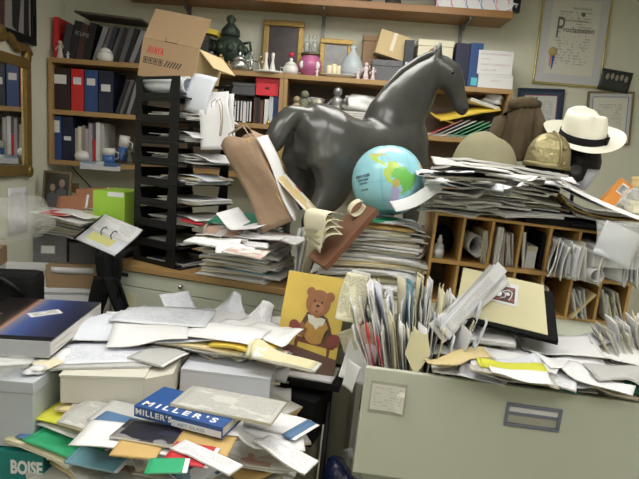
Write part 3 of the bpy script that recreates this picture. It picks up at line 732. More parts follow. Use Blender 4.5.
framed((262, 303, 19, 74), 3.93, ST + .002, 'dark oil painting in a wide gold frame on the bookcase top', fw=.04, art=M_art1)
framed((319, 352, 38, 77), 3.91, ST + .002, 'small pale picture in an ornate gold frame behind the candles', fw=.035, art=M_art2)
for i, (pxx, h) in enumerate(((358, .07), (366, .115), (373, .085))):
    p = W(pxx, 78); figurine(p.x, SY + (.02, .05, .03)[i], ST, h, mat('pink white bisque', (.72, .62, .64), .4, var=.15, scale=60), ('squat pinkish white figurine beside the platter', 'tallest pinkish white figurine with raised arm', 'pinkish white figurine next to the speckled box')[i], seed=30 + i)
M_speck = mat('speckled granite card', (.13, .13, .14), .6, var=.8, scale=120)
t, w, h = shelf_box('storage_box', 'dark speckled box under the tilted tan carton', 'box', 372, 402, 60, 82, M_speck, y=SY + .06, d=.18, z=ST)
p = W(389, 60, SY + .06)
t = thing('cardboard_carton', 'closed tan carton tilted on the dark speckled box', 'carton', TR((p.x, SY + .07, p.z + .022), rad(4), 0, rad(13)))
MB().b2((-.1, 0, 0), (.1, .15, .155)).build('body', M_cardl, t, bevel=.003); MB().b2((-.012, -.001, .04), (.012, .001, .156)).build('tape', mat('clear tape', (.72, .66, .5), .2), t)
t, w, h = shelf_box('storage_box', 'mid brown open box behind the tan carton', 'box', 363, 378, 35, 60, mat('brown card dark', (.27, .17, .09), .7), y=SY + .15, d=.1, z=ST)
t, w, h = shelf_box('magazine_box', 'cream cardboard file with a face picture behind the horse neck', 'box', 417, 452, 40, 85, mat('cream card', (.70, .66, .50), .7), z=ST)
MB().ball((0, 0, h * .72), (.045, .003, .03), 0, 16, 8).build('face_print', mat('face print', (.30, .14, .06), .5, var=.7, scale=40), t, smooth=True)
def plain_box(label, px0, px1, ya, yb, z, lines):
    x0, x1 = Wx(px0, (ya + yb) / 2), Wx(px1, (ya + yb) / 2); w, h = x1 - x0, W(497, ya).z - W(497, yb).z
    t = thing('document_box', label, 'box', TR(((x0 + x1) / 2, SY + .02, z + .0005)))
    MB().b2((-w / 2, 0, 0), (w / 2, .2, h - .012)).build('body', M_white, t, bevel=.003); MB().b2((-w / 2 - .001, -.001, h - .0118), (w / 2 + .001, .201, h)).build('lid', M_white, t, bevel=.002)
    for s, sx, sz_, wd in lines: lettering(s, .016, M_redink, t, TR((sx, -.0014, h * sz_), 0, PI / 2), width=wd, thick=.0003, shear=.15, bold=-.0003)
    return h
M_redink2 = mat('faded red pen', (.42, .16, .16), .6, var=0); _keep = M_redink; M_redink = M_redink2
hb_ = plain_box('lower white document box beside the blue binders', 479, 514, 75, 89, ST, (('(P.O.)', .0, .55, .06),))
plain_box('white box with red handwriting standing on a lower white box', 479, 514, 51, 75, ST + hb_ + .001, (('DONATION CONTRACTS', -.005, .84, .19), ('pending', -.065, .64, .06), ('EVENT CONTRACTS', .0, .40, .19), ('pending 200', -.045, .17, .10)))
M_redink = _keep

# second bookcase contents
o = None
for i, (pxx, h, m, lb) in enumerate(((296, .20, mat('tan craft', (.4, .32, .2), .7, var=.4, scale=40), 'tan woven craft figure on the shelf behind the horse back'), (304, .24, mat('olive craft', (.2, .22, .14), .7, var=.4, scale=40), 'olive craft figure on the shelf behind the horse back'), (318, .19, M_cream, 'cream craft figure on the shelf behind the horse back'))):
    figurine(Wx(pxx, 105), SY + .05, S2, h, m, lb, seed=50 + i)
shelf_box('storage_box', 'dull grey box under the white craft bowl on the middle shelf', 'box', 298, 322, 105, 125, M_grey, y=SY + .10, d=.14, z=S2)
bx_ = [o for o in COL.objects if o.name.startswith('storage_box')][-1]
t = thing('craft_basket', 'white paper craft bowl leaning on the shelf behind the horse', 'bowl', TR((Wx(311, 105), SY + .15, S2 + .101)))
MB().lathe([(.04, 0), (.055, .01), (.085, .08), (.09, .09), (.08, .085), (.045, .012)], 20).build('shell', M_white, t, smooth=True); MB().lathe([(.088, .088), (.093, .09), (.093, .097), (.086, .097)], 20).build('rim', M_grey, t, smooth=True)
figurine(Wx(337, 105), SY + .05, S2, .28, mat('crumpled foil', (.4, .4, .4), .3, .7, var=.6, scale=50, bump=.8, bscale=40), 'crumpled foil figure on the shelf behind the horse back', seed=60)
rng = random.Random(11)
def lump(name, label, cat, M, size, m, seed, amp=.2, sub=3, flat=.0, freq=3.0):
    rng = random.Random(seed); bm = bmesh.new(); bmesh.ops.create_icosphere(bm, subdivisions=sub, radius=1)
    ph = [rng.uniform(0, 6) for _ in range(6)]
    for v in bm.verts:
        c = v.co; d = math.sin(c.x * freq + ph[0]) * math.sin(c.y * freq + ph[1]) + .6 * math.sin(c.z * freq * 1.7 + ph[2] + 2 * c.x) + .5 * math.sin(c.x * freq * 2.6 + ph[3]) * math.sin(c.y * freq * 2.3 + ph[4])
        v.co = c * (1 + amp * d); v.co.x *= size[0]; v.co.y *= size[1]; v.co.z = (v.co.z + 1) * size[2] if not flat else max(-flat, v.co.z) * size[2] + flat * size[2]
    me = bpy.data.meshes.new(name); bm.to_mesh(me); bm.free(); me.materials.append(m)
    for p in me.polygons: p.use_smooth = True
    o = bpy.data.objects.new(name, me); COL.objects.link(o); o.matrix_basis = M; return tag(o, label, cat)
M_wbag = mat('white plastic bag', (.75, .75, .74), .3, var=.05, bump=.5, bscale=30)
p = W(362, 95, SY + .1); lump('plastic_bag', 'crumpled white plastic bag on the shelf behind the horse back', 'bag', TR((p.x, SY + .13, S2 + .13)), (.16, .1, .07), M_wbag, 12, .12, 4, .6)
for i in range(8):
    o, _ = paper('magazine', 'dark glossy', TR((W(362, 95, SY + .1).x, SY + .13, S2 + .002 + i * .0155)), rng, 'black magazine lying under the white plastic bag', 'black magazines under the plastic bag', t=.014, size=(.26, .2), wave=0)
# right end: stacked shelf of folders
xr = W(470, 130).x
rng = random.Random(21)
z = S2 + .002
its = [('magazine', 'dark glossy'), ('magazine', 'red and cream'), ('packet', 'grey')]
z = stack('lying on the bookcase shelf under the green folders', xr - .09, SY + .14, z, 0, [(a, b, {'rz': 90, 'size': (.22, .40)}) for a, b in its], rng, (.03, .005), 2)
for i, (c, lb) in enumerate((('red', 'red file folder leaning beside the green folders below the horse muzzle'), ('grey', 'grey file folder leaning beside the red folder'), ('white', 'white file folder leaning between the grey and green folders'), ('green', 'green file folder leaning under the yellow envelope'), ('green', 'green file folder leaning under the yellow envelope'), ('green', 'green file folder leaning under the yellow envelope'), ('dark green', 'dark green file folder at the end of the leaning folders'))):
    o, _ = paper('folder', c, TR((xr - .17 + i * .045, SY + .13, z + .03), 0, 0, rad(-28)), rng, lb, 'green folders under the yellow envelope' if c == 'green' else None, size=(.27, .22), t=.006, wave=.001)
o, _ = paper('envelope', 'yellow', TR((xr - .01, SY + .10, z + .150), 0, rad(14), rad(-14)), rng, 'large yellow envelope lying on the green folders below the horse muzzle', t=.01, size=(.40, .2), wave=.012)
o, _ = paper('envelope', 'yellow', TR((xr - .17, SY + .09, z + .105), rad(10), rad(16), rad(14)), rng, 'smaller yellow envelope hanging beside the large yellow envelope', t=.006, size=(.14, .16), wave=.012)
p = W(495, 104); 
o, _ = paper('packet', 'white', TR((p.x - .06, SY + .1, p.z - .01), 0, 0, rad(14)), rng, 'white booklet lying at the top right corner of the second bookcase', t=.02, size=(.2, .15))
lump('crumpled_tissue', 'crumpled white tissue on the booklet in the second bookcase', 'tissue', TR((p.x + .015, SY + .1, p.z + .0)), (.06, .05, .035), M_white, 14, .3)

# things on the upper wall shelf
t = thing('gift_box', 'pink patterned box on the high wall shelf', 'box', TR((W(305, 2, SY + .03).x, SY + .05, TS)))
MB().b2((-.14, 0, 0), (.14, .15, .09)).build('body', mat('pink floral card', (.66, .45, .45), .6, var=.5, scale=60), t, bevel=.003); MB().b2((-.145, -.004, .091), (.145, .154, .12)).build('lid', M_pink, t)
o = MB().lathe([(.05, 0), (.06, .005), (.10, .04), (.115, .075), (.11, .075), (.06, .012)], 28).build('glass_bowl', M_glassw, None, TR((W(357, 3, SY + .1).x, SY + .12, TS)), True); tag(o, 'clear glass bowl on the high wall shelf', 'bowl')
o = MB().lathe([(.09, 0), (.10, .008), (.085, .014), (.055, .018), (.05, .06), (.04, .068)], 24).build('dark_hat', mat('dark felt', (.07, .065, .05), .9), None, TR((W(393, 6, SY + .1).x, SY + .12, TS)), True); tag(o, 'small dark felt hat on the high wall shelf', 'hat')
t = thing('painted_canvas', 'white canvas with pink and blue drawing and black sides on the high shelf', 'canvas', TR((W(495, 6, SY + .02).x, SY + .02, TS)))
xl, xr2 = Wx(436, 4, SY + .02) - t.location.x, Wx(520, 10, SY + .02) - t.location.x
MB().b2((xl, 0, 0), (xr2, .035, .30)).build('stretcher', M_black, t)
rngc = random.Random(3)
MB().b2((xl, -.001, 0), (xr2 - .05, .0005, .30)).build('painting', M_white, t)
for i in range(5):
    cx_ = xl + .05 + i * .095; pts = [(cx_ + .035 * math.cos(k * .7) * (1 + .1 * k), -.003, .045 + .03 * math.sin(k * .7) * (1 + .15 * k)) for k in range(9)]
    MB().tube(pts, .004, 6).build('brush_stroke', mat(('pink paint', 'blue paint')[i in (2, 3)], ((.75, .35, .5), (.3, .4, .65))[i in (2, 3)], .6), t)
MB().tube([(xr2 - .1, -.003, .0), (xr2 - .06, -.003, .02), (xr2 - .045, -.003, .05), (xr2 - .02, -.003, .045), (xr2 - .03, -.003, .03)], .007, 6).build('brush_stroke', M_white, t)

# ------------------------------------------------------------------ back wall frames (right)
M_docu = mat_print('framed document', (.66, .65, .58), (.45, .43, .38), rows=26, cols=14, dens=.5, margin=.14)
def hung(corners, lab, name, fw, mf, mm, art, mat_w, uvart=False, cat='picture', y=3.985):
    """corners: TL, TR, BR, BL pixels on the back wall; built as a true rectangle in its own plane"""
    P = [atY(*c, y) for c in corners]; c = sum(P, Vector()) / 4
    xd = ((P[1] - P[0]) + (P[2] - P[3])); xd.y = 0; w = ((P[1] - P[0]).length + (P[2] - P[3]).length) / 2; h = ((P[3] - P[0]).length + (P[2] - P[1]).length) / 2
    xd.normalize(); up = Vector((-xd.z, 0, xd.x))
    t = thing(name, lab, cat, basis(c, xd, up, xd.cross(up)))
    fr = MB(); d0, d1 = -.012, .008
    fr.b2((-w / 2, -h / 2, d0), (w / 2, -h / 2 + fw, d1)); fr.b2((-w / 2, h / 2 - fw, d0), (w / 2, h / 2, d1)); fr.b2((-w / 2, -h / 2 + fw, d0), (-w / 2 + fw, h / 2 - fw, d1)); fr.b2((w / 2 - fw, -h / 2 + fw, d0), (w / 2, h / 2 - fw, d1))
    fr.build('frame', mf, t, bevel=min(.003, fw * .25))
    MB().b2((-w / 2 + fw, -h / 2 + fw, d0), (w / 2 - fw, h / 2 - fw, 0)).build('mat_board', mm, t)
    q = fw + mat_w; MB().sheet(w - 2 * q, h - 2 * q, .001, lambda x, y: 0.0, 1, 1).build('document', [art, art], t)
    return t, w, h, q
M_matw = mat('grey white mat', (.56, .57, .58), .6, var=.02)
M_matb = mat('slate blue mat', (.025, .055, .11), .5, var=.1)
M_bluef = mat('dark blue frame', (.015, .03, .06), .35)
M_brownf = mat('dull bronze frame', (.20, .15, .08), .4, .3)
t, w, h, q = hung(((544, -14), (613, -8), (601, 88), (533, 83)), 'tall framed proclamation with brass frame and ribbon seal', 'framed_proclamation', .012, M_goldt, M_matw, M_docu, .06)
dk = mat('document ink', (.14, .13, .11), .6, var=0)
lettering('roclamation', .05, dk, t, TR((.035, .05, .002)), width=.21, bold=.001); lettering('P', .2, dk, t, TR((-.095, .055, .002)), width=.05)
lettering('THE COUNCIL', .02, dk, t, TR((.04, .19, .002)), width=.13); lettering('WHEREAS', .016, dk, t, TR((.01, .11, .002)), width=.16)
MB().lathe([(.028, 0), (.03, .003), (.02, .004)], 18, 0, (-.125, -.10, .0015)).build('gold_seal', mat('gold seal', (.55, .43, .2), .4, .4), t, smooth=True)
MB().poly([(-.14, -.12, .002), (-.125, -.12, .002), (-.13, -.205, .002), (-.14, -.19, .002)]).build('ribbon', mat('ribbon red', (.6, .25, .25), .5), t, None)
MB().poly([(-.125, -.12, .0025), (-.105, -.12, .0025), (-.112, -.20, .0025), (-.122, -.225, .0025)]).build('ribbon', mat('ribbon blue', (.05, .08, .35), .5), t, None)
MB().lathe([(.014, 0), (.014, .001)], 14, 0, (.05, .155, .0015)).build('crest', dk, t)
t, w, h, q = hung(((519, 88), (565, 89), (560, 138), (514, 136)), 'certificate with blue mat and dark blue frame behind the hats', 'framed_certificate', .018, M_bluef, M_matb, mat_print('certificate', (.62, .63, .60), (.45, .45, .48), 22, 12, .45, .12), .032)
MB().b2((-w / 2 + q - .005, h / 2 - q, 0), (w / 2 - q + .005, h / 2 - q + .005, .0012)).build('red_line', mat('dull red line', (.4, .1, .1), .6), t); MB().b2((w / 2 - q, -h / 2 + q, 0), (w / 2 - q + .005, h / 2 - q, .0012)).build('red_line', MATS['dull red line'], t)
lettering('C', .07, M_ink, t, TR((-w / 2 + q + .03, h / 2 - q - .05, .002)), shear=.4)
t, w, h, q = hung(((588, 92), (634, 91), (630, 146), (584, 144)), 'certificate with pale mat and bronze frame behind the white hat', 'framed_certificate', .013, M_brownf, M_matw, M_docu, .03)
lines = MB(); a_, b_ = w / 2 - q + .004, h / 2 - q + .004
for lo, hi in (((-a_, b_, 0), (a_, b_ + .004, .0014)), ((-a_, -b_ - .004, 0), (a_, -b_, .0014)), ((-a_ - .004, -b_, 0), (-a_, b_, .0014)), ((a_, -b_, 0), (a_ + .004, b_, .0014))): lines.b2(lo, hi)
lines.build('border_line', mat('blue grey line', (.15, .17, .25), .6), t)
o = None
P0 = atY(615, 81, 3.97); t = thing('group_photograph', 'dark unframed group photograph tucked above the bronze framed certificate', 'photograph', facing(P0, (1, 0, -.10), (0, -.1, 1)))
MB().sheet(.215, .14, .002, lambda x, y: .12 * x * x, 8, 4).build('print', [mat('dark photograph', (.025, .03, .028), .35, var=.5, scale=30), M_edge], t, smooth=True)
for i in range(5): MB().ball((-.06 + i * .033, .022 + .006 * (i % 2), .003), (.012, .022, .002), 0, 10, 6).build('person_print', mat('photo skin', (.30, .26, .22), .5, var=.6, scale=120), t, smooth=True)

# ------------------------------------------------------------------ left wall: mirror and picture
WX = XL + .004
p0 = atX(0, 52, WX)
def left_wall_frame(y0, y1, z0, z1, lab, name, cat, fw, mf):
    t = thing(name, lab, cat, basis((WX + .02, (y0 + y1) / 2, (z0 + z1) / 2), (0, 1, 0), (0, 0, 1), (1, 0, 0))); w, h = y1 - y0, z1 - z0
    fr = MB(); d0, d1 = -.018, .014
    fr.b2((-w / 2, -h / 2, d0), (w / 2, -h / 2 + fw, d1)); fr.b2((-w / 2, h / 2 - fw, d0), (w / 2, h / 2, d1)); fr.b2((-w / 2, -h / 2 + fw, d0), (-w / 2 + fw, h / 2 - fw, d1)); fr.b2((w / 2 - fw, -h / 2 + fw, d0), (w / 2, h / 2 - fw, d1))
    fr.build('frame', mf, t, bevel=.006); return t, w, h
t, w, h = left_wall_frame(2.85, 3.47, 1.335, 2.03, 'gilt framed mirror with ornate crest on the side wall', 'wall_mirror', 'mirror', .06, M_gold)
MB().b2((-w / 2 + .06, -h / 2 + .06, -.012), (w / 2 - .06, h / 2 - .06, 0)).build('mirror_glass', mat('mirror silver', (.75, .76, .75), .03, 1.0, var=0), t)
mb = MB(); pts = []
for i in range(25):
    u = i / 24; pts.append((-w / 2 + u * w, h / 2 + .03 + .055 * math.sin(PI * u) + .018 * math.sin(u * 22), .004))
mb.tube(pts, .022, 8); mb.ball((0, h / 2 + .11, .004), (.06, .035, .02)); mb.ball((w / 2 - .03, h / 2 + .01, .004), (.035, .04, .02)); MB().ball((w / 2 - .02, -h / 2 + .02, .004), (.035, .04, .02)).build('corner_ornament', M_gold, t, smooth=True)
mb.build('crest', M_gold, t, smooth=True)
MB().b2((w / 2 - .085, -h / 2 + .06, -.004), (w / 2 - .075, h / 2 - .06, .006)).build('inner_moulding', M_goldt, t)
t, w, h = left_wall_frame(2.85, 3.54, 2.12, 2.75, 'black framed dark picture high on the side wall', 'framed_picture', 'picture', .045, M_black)
MB().b2((-w / 2 + .045, -h / 2 + .045, -.012), (w / 2 - .045, h / 2 - .045, -.002)).build('picture', mat('grey figure picture', (.30, .28, .26), .4, var=.25, scale=8), t)
MB().prism([(.1, -.25), (.16, -.27), (.19, -.1), (.2, .1), (.15, .2), (.1, 0)], -.002, -.0005).build('figure_print', M_bk[0], t)
MB().prism([(.22, -.27), (.28, -.27), (.28, .2), (.24, .15)], -.002, -.0005).build('figure_print', M_bk[0], t)
MB().prism([(-.05, -.27), (.02, -.27), (.04, .1), (-.02, .2)], -.002, -.0005).build('figure_print', M_bk[5], t)
for i, (py0, py1, z0, z1) in enumerate(((2.86, 3.09, 1.00, 1.29), (3.24, 3.43, .98, 1.26))):
    o = MB().sheet(py1 - py0, z1 - z0, .0015, lambda x, y: .01 * math.sin(x * 9) + .012, 6, 6).build('notice_sheet', [M_print, M_edge], None, basis((WX - .001, (py0 + py1) / 2, (z0 + z1) / 2), (0, 1, 0), (0, 0, 1), (1, 0, 0)), True)
    tag(o, ('pale printed notice taped to the side wall under the mirror', 'pale printed notice taped to the side wall beside the couple photograph')[i], 'notice')
# ------------------------------------------------------------------ filing cabinets
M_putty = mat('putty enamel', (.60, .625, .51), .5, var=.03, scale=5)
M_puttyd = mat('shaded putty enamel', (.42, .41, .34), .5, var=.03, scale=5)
M_chrome = mat('chrome', (.6, .6, .62), .2, 1.0, var=.05)
M_gap = mat('drawer gap', (.03, .03, .03), .8, var=0)
CT = 1.03
# wooden topped cabinet under the trays and the horse
LA = Vector((-.955, 2.515, 0)); LB = Vector((.045, 2.188, 0)); lu = (LB - LA).normalized(); lv = Vector((-lu.y, lu.x, 0)); LW = (LB - LA).length
ML = Matrix(((lu.x, lv.x, 0, LA.x), (lu.y, lv.y, 0, LA.y), (0, 0, 1, 0), (0, 0, 0, 1)))
def Lp(u, v, z=CT): return ML @ Vector((u, v, z))
LD = .55
t = thing('filing_cabinet', 'putty coloured lateral filing cabinet with an oak top under the trays and horse', 'filing cabinet', ML)
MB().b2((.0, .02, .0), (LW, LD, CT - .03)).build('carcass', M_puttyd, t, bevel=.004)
MB().b2((-.005, -.012, CT - .029), (LW + .005, LD + .01, CT)).build('top_board', M_wood, t, bevel=.003)
for i, (z0, z1) in enumerate(((.66, .925), (.36, .652), (.06, .352))):
    d = MB().b2((.04, 0, z0), (LW - .04, .019, z1)).build('drawer', M_putty, t, bevel=.004)
    MB().b2((LW * .5 - .08, -.012, (z0 + z1) / 2 + .05), (LW * .5 + .08, -.001, (z0 + z1) / 2 + .075)).build('pull', M_chrome, d, bevel=.003)
MB().b2((.0, .0, .05), (.035, .019, CT - .035)).build('stile', M_putty, t); MB().b2((LW - .035, .0, .05), (LW, .019, CT - .035)).build('stile', M_putty, t)
MB().b2((.04, .0, .93), (LW - .04, .019, CT - .035)).build('top_rail', M_putty, t)
MB().b2((.04, -.001, CT - .062), (.09, .0, CT - .045)).build('maker_plate', M_gap, t)
_m = Lp(.36, -.0, .955)
mb = MB(); mb.tube([(LW * .36, 0, .968), (LW * .36, -.012, .968)], .006, 12); mb.ball((LW * .36, -.018, .968), .012, 0, 14, 10); mb.build('lock_knob', M_chrome, t, smooth=True)
# sticky note
p = atZ(128, 299, .9); 
o = MB().sheet(.075, .085, .0008, lambda x, y: .004 * sstep(0, -.04, y), 3, 5).build('sticky_note', [mat('pale yellow note', (.68, .67, .42), .7), M_edge], None, ML @ TR((.10, -.002, .855)) @ Matrix.Rotation(PI / 2, 4, 'X'))
tag(o, 'pale yellow sticky note on the cabinet front under the black cloth', 'note')

# second cabinet with the pulled out drawer
RW, PULL = 1.07, .415
_R = Matrix.Rotation(rad(-3.5), 4, 'Z') @ Matrix.Rotation(rad(2.4), 4, 'Y')      # the old cabinet leans a little to one side
MR = Matrix.Translation(atY(366, 367, 1.52) - _R @ Vector((0, -PULL, .98))) @ _R
ang = rad(-3.5); ru = MR.col[0].to_3d(); rv = MR.col[1].to_3d(); MRI = MR.inverted()
def Rray(px, py, v):      # where a pixel's ray meets the cabinet's own plane v
    n = rv; o_ = Rp(0, v); dd = ray(px, py); return MRI @ (CAM + dd * ((o_ - CAM).dot(n) / dd.dot(n)))
def Rp(u, v, z=CT): return MR @ Vector((u, v, z))
t = thing('filing_cabinet', 'putty coloured lateral filing cabinet with its top drawer pulled wide open', 'filing cabinet', MR)
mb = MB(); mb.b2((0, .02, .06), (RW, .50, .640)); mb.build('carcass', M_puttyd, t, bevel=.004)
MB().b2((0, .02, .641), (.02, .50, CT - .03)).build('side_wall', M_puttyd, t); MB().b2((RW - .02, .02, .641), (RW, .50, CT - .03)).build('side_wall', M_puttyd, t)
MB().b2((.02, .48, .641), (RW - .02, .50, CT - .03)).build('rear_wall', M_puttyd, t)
MB().b2((-.004, .01, CT - .029), (RW + .004, .51, CT)).build('top_board', M_putty, t, bevel=.003)
for z0, z1 in ((.36, .635), (.07, .352)):
    d = MB().b2((.02, 0, z0), (RW - .02, .019, z1)).build('drawer', M_putty, t, bevel=.004); MB().b2((RW * .5 - .08, -.012, (z0 + z1) / 2 + .05), (RW * .5 + .08, -.001, (z0 + z1) / 2 + .075)).build('pull', M_chrome, d, bevel=.003)
d = MB().b2((0, -PULL, .648), (RW, -PULL + .018, .98)).build('drawer', M_putty, t, bevel=.004)
d['label'] = 'wide open drawer front with chrome handle and a worn paper label'
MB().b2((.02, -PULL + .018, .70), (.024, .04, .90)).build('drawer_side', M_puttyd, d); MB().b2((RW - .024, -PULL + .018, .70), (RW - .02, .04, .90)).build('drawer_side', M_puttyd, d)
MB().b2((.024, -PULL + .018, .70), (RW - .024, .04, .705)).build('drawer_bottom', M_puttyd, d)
def RF(px, py): return Rray(px, py, -PULL)
a, b = RF(506, 400), RF(560, 428); c = RF(503, 424)
hx0, hx1, hz1, hz0 = RF(505, 412).x, RF(561, 416).x, RF(532, 405).z, RF(532, 428).z
mb = MB(); fw = .009
mb.b2((hx0, -PULL - .008, hz0), (hx1, -PULL - .0005, hz0 + fw)); mb.b2((hx0, -PULL - .008, hz1 - fw), (hx1, -PULL - .0005, hz1)); mb.b2((hx0, -PULL - .008, hz0 + fw), (hx0 + fw, -PULL - .0005, hz1 - fw)); mb.b2((hx1 - fw, -PULL - .008, hz0 + fw), (hx1, -PULL - .0005, hz1 - fw))
M_steel = mat('blue grey steel', (.28, .31, .40), .35, .6, var=.08)
mb.build('handle_frame', M_steel, d, bevel=.002)
MB().b2((hx0 + fw, -PULL - .003, (hz0 + hz1) / 2 - .002), (hx1 - fw, -PULL - .0006, (hz0 + hz1) / 2 + .008)).build('handle_lip', M_steel, d, bevel=.001)
MB().b2((hx0 + fw, -PULL - .0012, hz0 + fw), (hx1 - fw, -PULL - .0004, (hz0 + hz1) / 2 - .002)).build('handle_recess', M_puttyd, d)
MB().b2((hx0 + fw, -PULL - .0012, (hz0 + hz1) / 2 + .008), (hx1 - fw, -PULL - .0004, hz1 - fw)).build('index_card', M_white, d)
lx0, lx1, lz1, lz0 = RF(371, 396).x, RF(404, 398).x, RF(388, 385).z, RF(388, 411).z
MB().sheet(lx1 - lx0, lz1 - lz0, .0006, lambda x, y: .012 * sstep(.015, .045, x) ** 2 * (1 if y < .02 else .5) + .001, 8, 6).build('paper_label', [mat_print('faded label', (.74, .73, .64), (.60, .58, .50), 9, 10, .5, .08), M_edge], d, Matrix.Translation(((lx0 + lx1) / 2, -PULL - .0005, (lz0 + lz1) / 2)) @ Matrix.Rotation(PI / 2, 4, 'X'))
MB().b2((lx0 - .004, -PULL - .0006, lz0 - .012), (lx1 + .006, -PULL - .0001, lz1 + .008)).build('old_glue', mat('old glue stain', (.44, .44, .35), .45, var=.15, scale=20), d)

t = thing('side_table', 'plain oak table behind the open cabinet under the forelegs of the horse', 'table', TR((.70, 2.86, 0)))
MB().b2((-.42, -.24, CT - .03), (.42, .24, CT)).build('top_board', M_wood, t)
for sx in (-.38, .38):
    for sy in (-.2, .2): MB().b2((sx - .02, sy - .02, 0), (sx + .02, sy + .02, CT - .0305)).build('leg', M_woodv, t)
# ------------------------------------------------------------------ stack of black letter trays
tw, td, th_, tz = .285, .33, .012, .0945
ta = rad(-33)
TA = Vector((-.885, 2.595, CT))
tu = Vector((math.cos(ta), math.sin(ta), 0)); tvv = Vector((-tu.y, tu.x, 0))
def MT(i): return Matrix(((tu.x, tvv.x, 0, TA.x), (tu.y, tvv.y, 0, TA.y), (0, 0, 1, TA.z + i * tz), (0, 0, 0, 1)))
def make_tray(lab, M):
    t = thing('letter_tray', lab, 'letter tray', M, None)
    MB().b2((.004, .004, 0), (tw + .03, td - .004, .005)).build('floor_plate', M_black, t)
    # long side panels with window cut-outs (front = side facing the room), open end at +x
    for y0, nm in ((0, 'side_panel'), (td - .006, 'side_panel')):
        mb = MB()
        mb.b2((0, y0, 0), (tw, y0 + .006, .022)); mb.b2((0, y0, tz - .014), (tw, y0 + .006, tz - .001))
        I4 = Matrix(((1, 0, 0, 0), (0, 0, 1, 0), (0, 1, 0, 0), (0, 0, 0, 1)))
        mb.prism([(0, .022), (.05, .022), (.035, tz - .014), (0, tz - .014)], y0, y0 + .006, 0, I4)
        mb.prism([(tw - .062, .022), (tw, .022), (tw, tz - .014), (tw - .05, tz - .014)], y0, y0 + .006, 0, I4)
        mb.build(nm, M_black, t)
    MB().b2((0, .006, .005), (.006, td - .006, tz * .7)).build('end_panel', M_black, t)
    MB().b2((tw - .006, .006, .005), (tw, td - .006, .012)).build('front_lip', M_black, t)
    return t
ORD = ['lowest black letter tray standing on the oak top', 'second black letter tray up from the oak top', 'third black letter tray up, holding a few sheets', 'fourth black letter tray up with a red edged card', 'fifth black letter tray in the middle of the tower', 'sixth black letter tray up from the oak top', 'third black letter tray down from the cardboard carton', 'second black letter tray down from the cardboard carton', 'topmost black letter tray directly under the cardboard carton']
tray0 = None
rng = random.Random(77)
for i in range(9):
    if tray0 is None: tray0 = make_tray(ORD[0], MT(0))
    else: copy_thing(tray0, MT(i), ORD[i])
    n = (2, 2, 6, 5, 7, 9, 6, 7, 2)[i]
    if n:
        c = MT(i) @ Vector((tw / 2 + .02, td / 2 - .01, .0065))
        tab = [(('packet', 'white'), 3), (('sheet', 'printed'), 3), (('sheet', 'white'), 2), (('packet', 'printed'), 2), (('envelope', 'manila'), 1), (('magazine', 'pale glossy'), 1), (('sheet', 'bluish white'), 2)]
        if i < 2: tab = [(('magazine', 'dark glossy'), 3), (('sheet', 'grey'), 2)]
        its = [(a, b, {'rz': 0 if rng.random() < .7 else 180, 'dx': rng.choice((0, .01, .05, .085)), 't': min(.006, .02 / n + .001), 'size': (rng.uniform(.225, .26), rng.uniform(.205, .225))}) for a, b in rand_items(rng, n, tab)]
        names = ['lowest', 'second', 'third', 'fourth', 'fifth', 'sixth', 'seventh', 'eighth', 'topmost']
        stack(f'in the {names[i]} black tray' + (' from below' if 0 < i < 8 else ''), c.x, c.y, c.z, ta, its, rng)
# a few sheets that droop out of the open side
for k, (i, dx, c, cv) in enumerate(((2, .11, 'white', .8), (4, .12, 'bluish white', 1.4), (5, .14, 'white', 2.0), (6, .13, 'printed', 1.6), (7, .12, 'white', 2.6))):
    o, _ = paper('sheet', c, MT(i) @ TR((tw / 2 + dx, td * (.42 if k % 2 else .5), .050), rad((-8, 12, 4, -14, 9)[k])), rng, ('white sheet drooping out of the third tray', 'bluish sheet drooping out of the fifth tray', 'white sheet drooping from the sixth tray', 'printed sheet drooping from the seventh tray', 'white sheet peaking up out of the eighth tray')[k], bend=(cv, 0), size=(.26, .21), wave=.006)
o, _ = paper('letter', 'red', MT(2) @ TR((tw + .055, .05, .03), rad(30), 0, rad(8)), rng, 'small red folded card poking out of a low tray', size=(.10, .06), t=.004)
# paper roll in the top tray
M8 = MT(8)
o = MB().sheet(.21, .27, .004, lambda x, y: (.036 * math.sin(x * 34), y, .036 - .036 * math.cos(x * 34) + .002 * x * 10), 22, 2).build('paper_roll', [M_whiteb, M_edge], None, M8 @ TR((.15, .055, .024), rad(90), 0, 0), True)
tag(o, 'rolled white paper lying in the topmost black tray', 'paper roll')
# cardboard carton on top, flap raised
TOPZ = CT + 9 * tz
pA = atY(146, 97, 2.58)
cM = Matrix(((math.cos(rad(-14)), -math.sin(rad(-14)), 0, 0), (math.sin(rad(-14)), math.cos(rad(-14)), 0, 0), (0, 0, 1, 0), (0, 0, 0, 1)))
t = thing('cardboard_carton', 'open brown cardboard carton with raised flap on top of the black trays', 'carton', Matrix.Translation((-.725, 2.72, TOPZ - .012)) @ cM @ Matrix.Rotation(rad(9), 4, 'Y'))
cw, cdp, ch = .285, .25, .17
mb = box_open(MB(), cw, cdp, ch, .004); mb.build('body', M_card, t)
Mf = TR((0, -cdp / 2 + .001, ch + .001), 0, rad(-24)); MB().b2((-cw / 2, 0, 0), (cw / 2, .004, .155)).build('front_flap', M_card, t, Mf)
MB().b2((-cw / 2, 0, 0), (cw / 2, .004, .13)).build('rear_flap', M_card, t, TR((0, cdp / 2, ch - .002), 0, rad(-100)))
MB().b2((0, -cdp / 2 + .006, 0), (.004, cdp / 2 - .006, .11)).build('side_flap', M_cardl, t, TR((cw / 2 - .002, 0, ch), 0, 0, rad(128)))
MB().b2((cw / 2 + .0002, -cdp / 2, 0), (cw / 2 + .002, cdp / 2, ch)).build('side_lining', M_cardl, t)
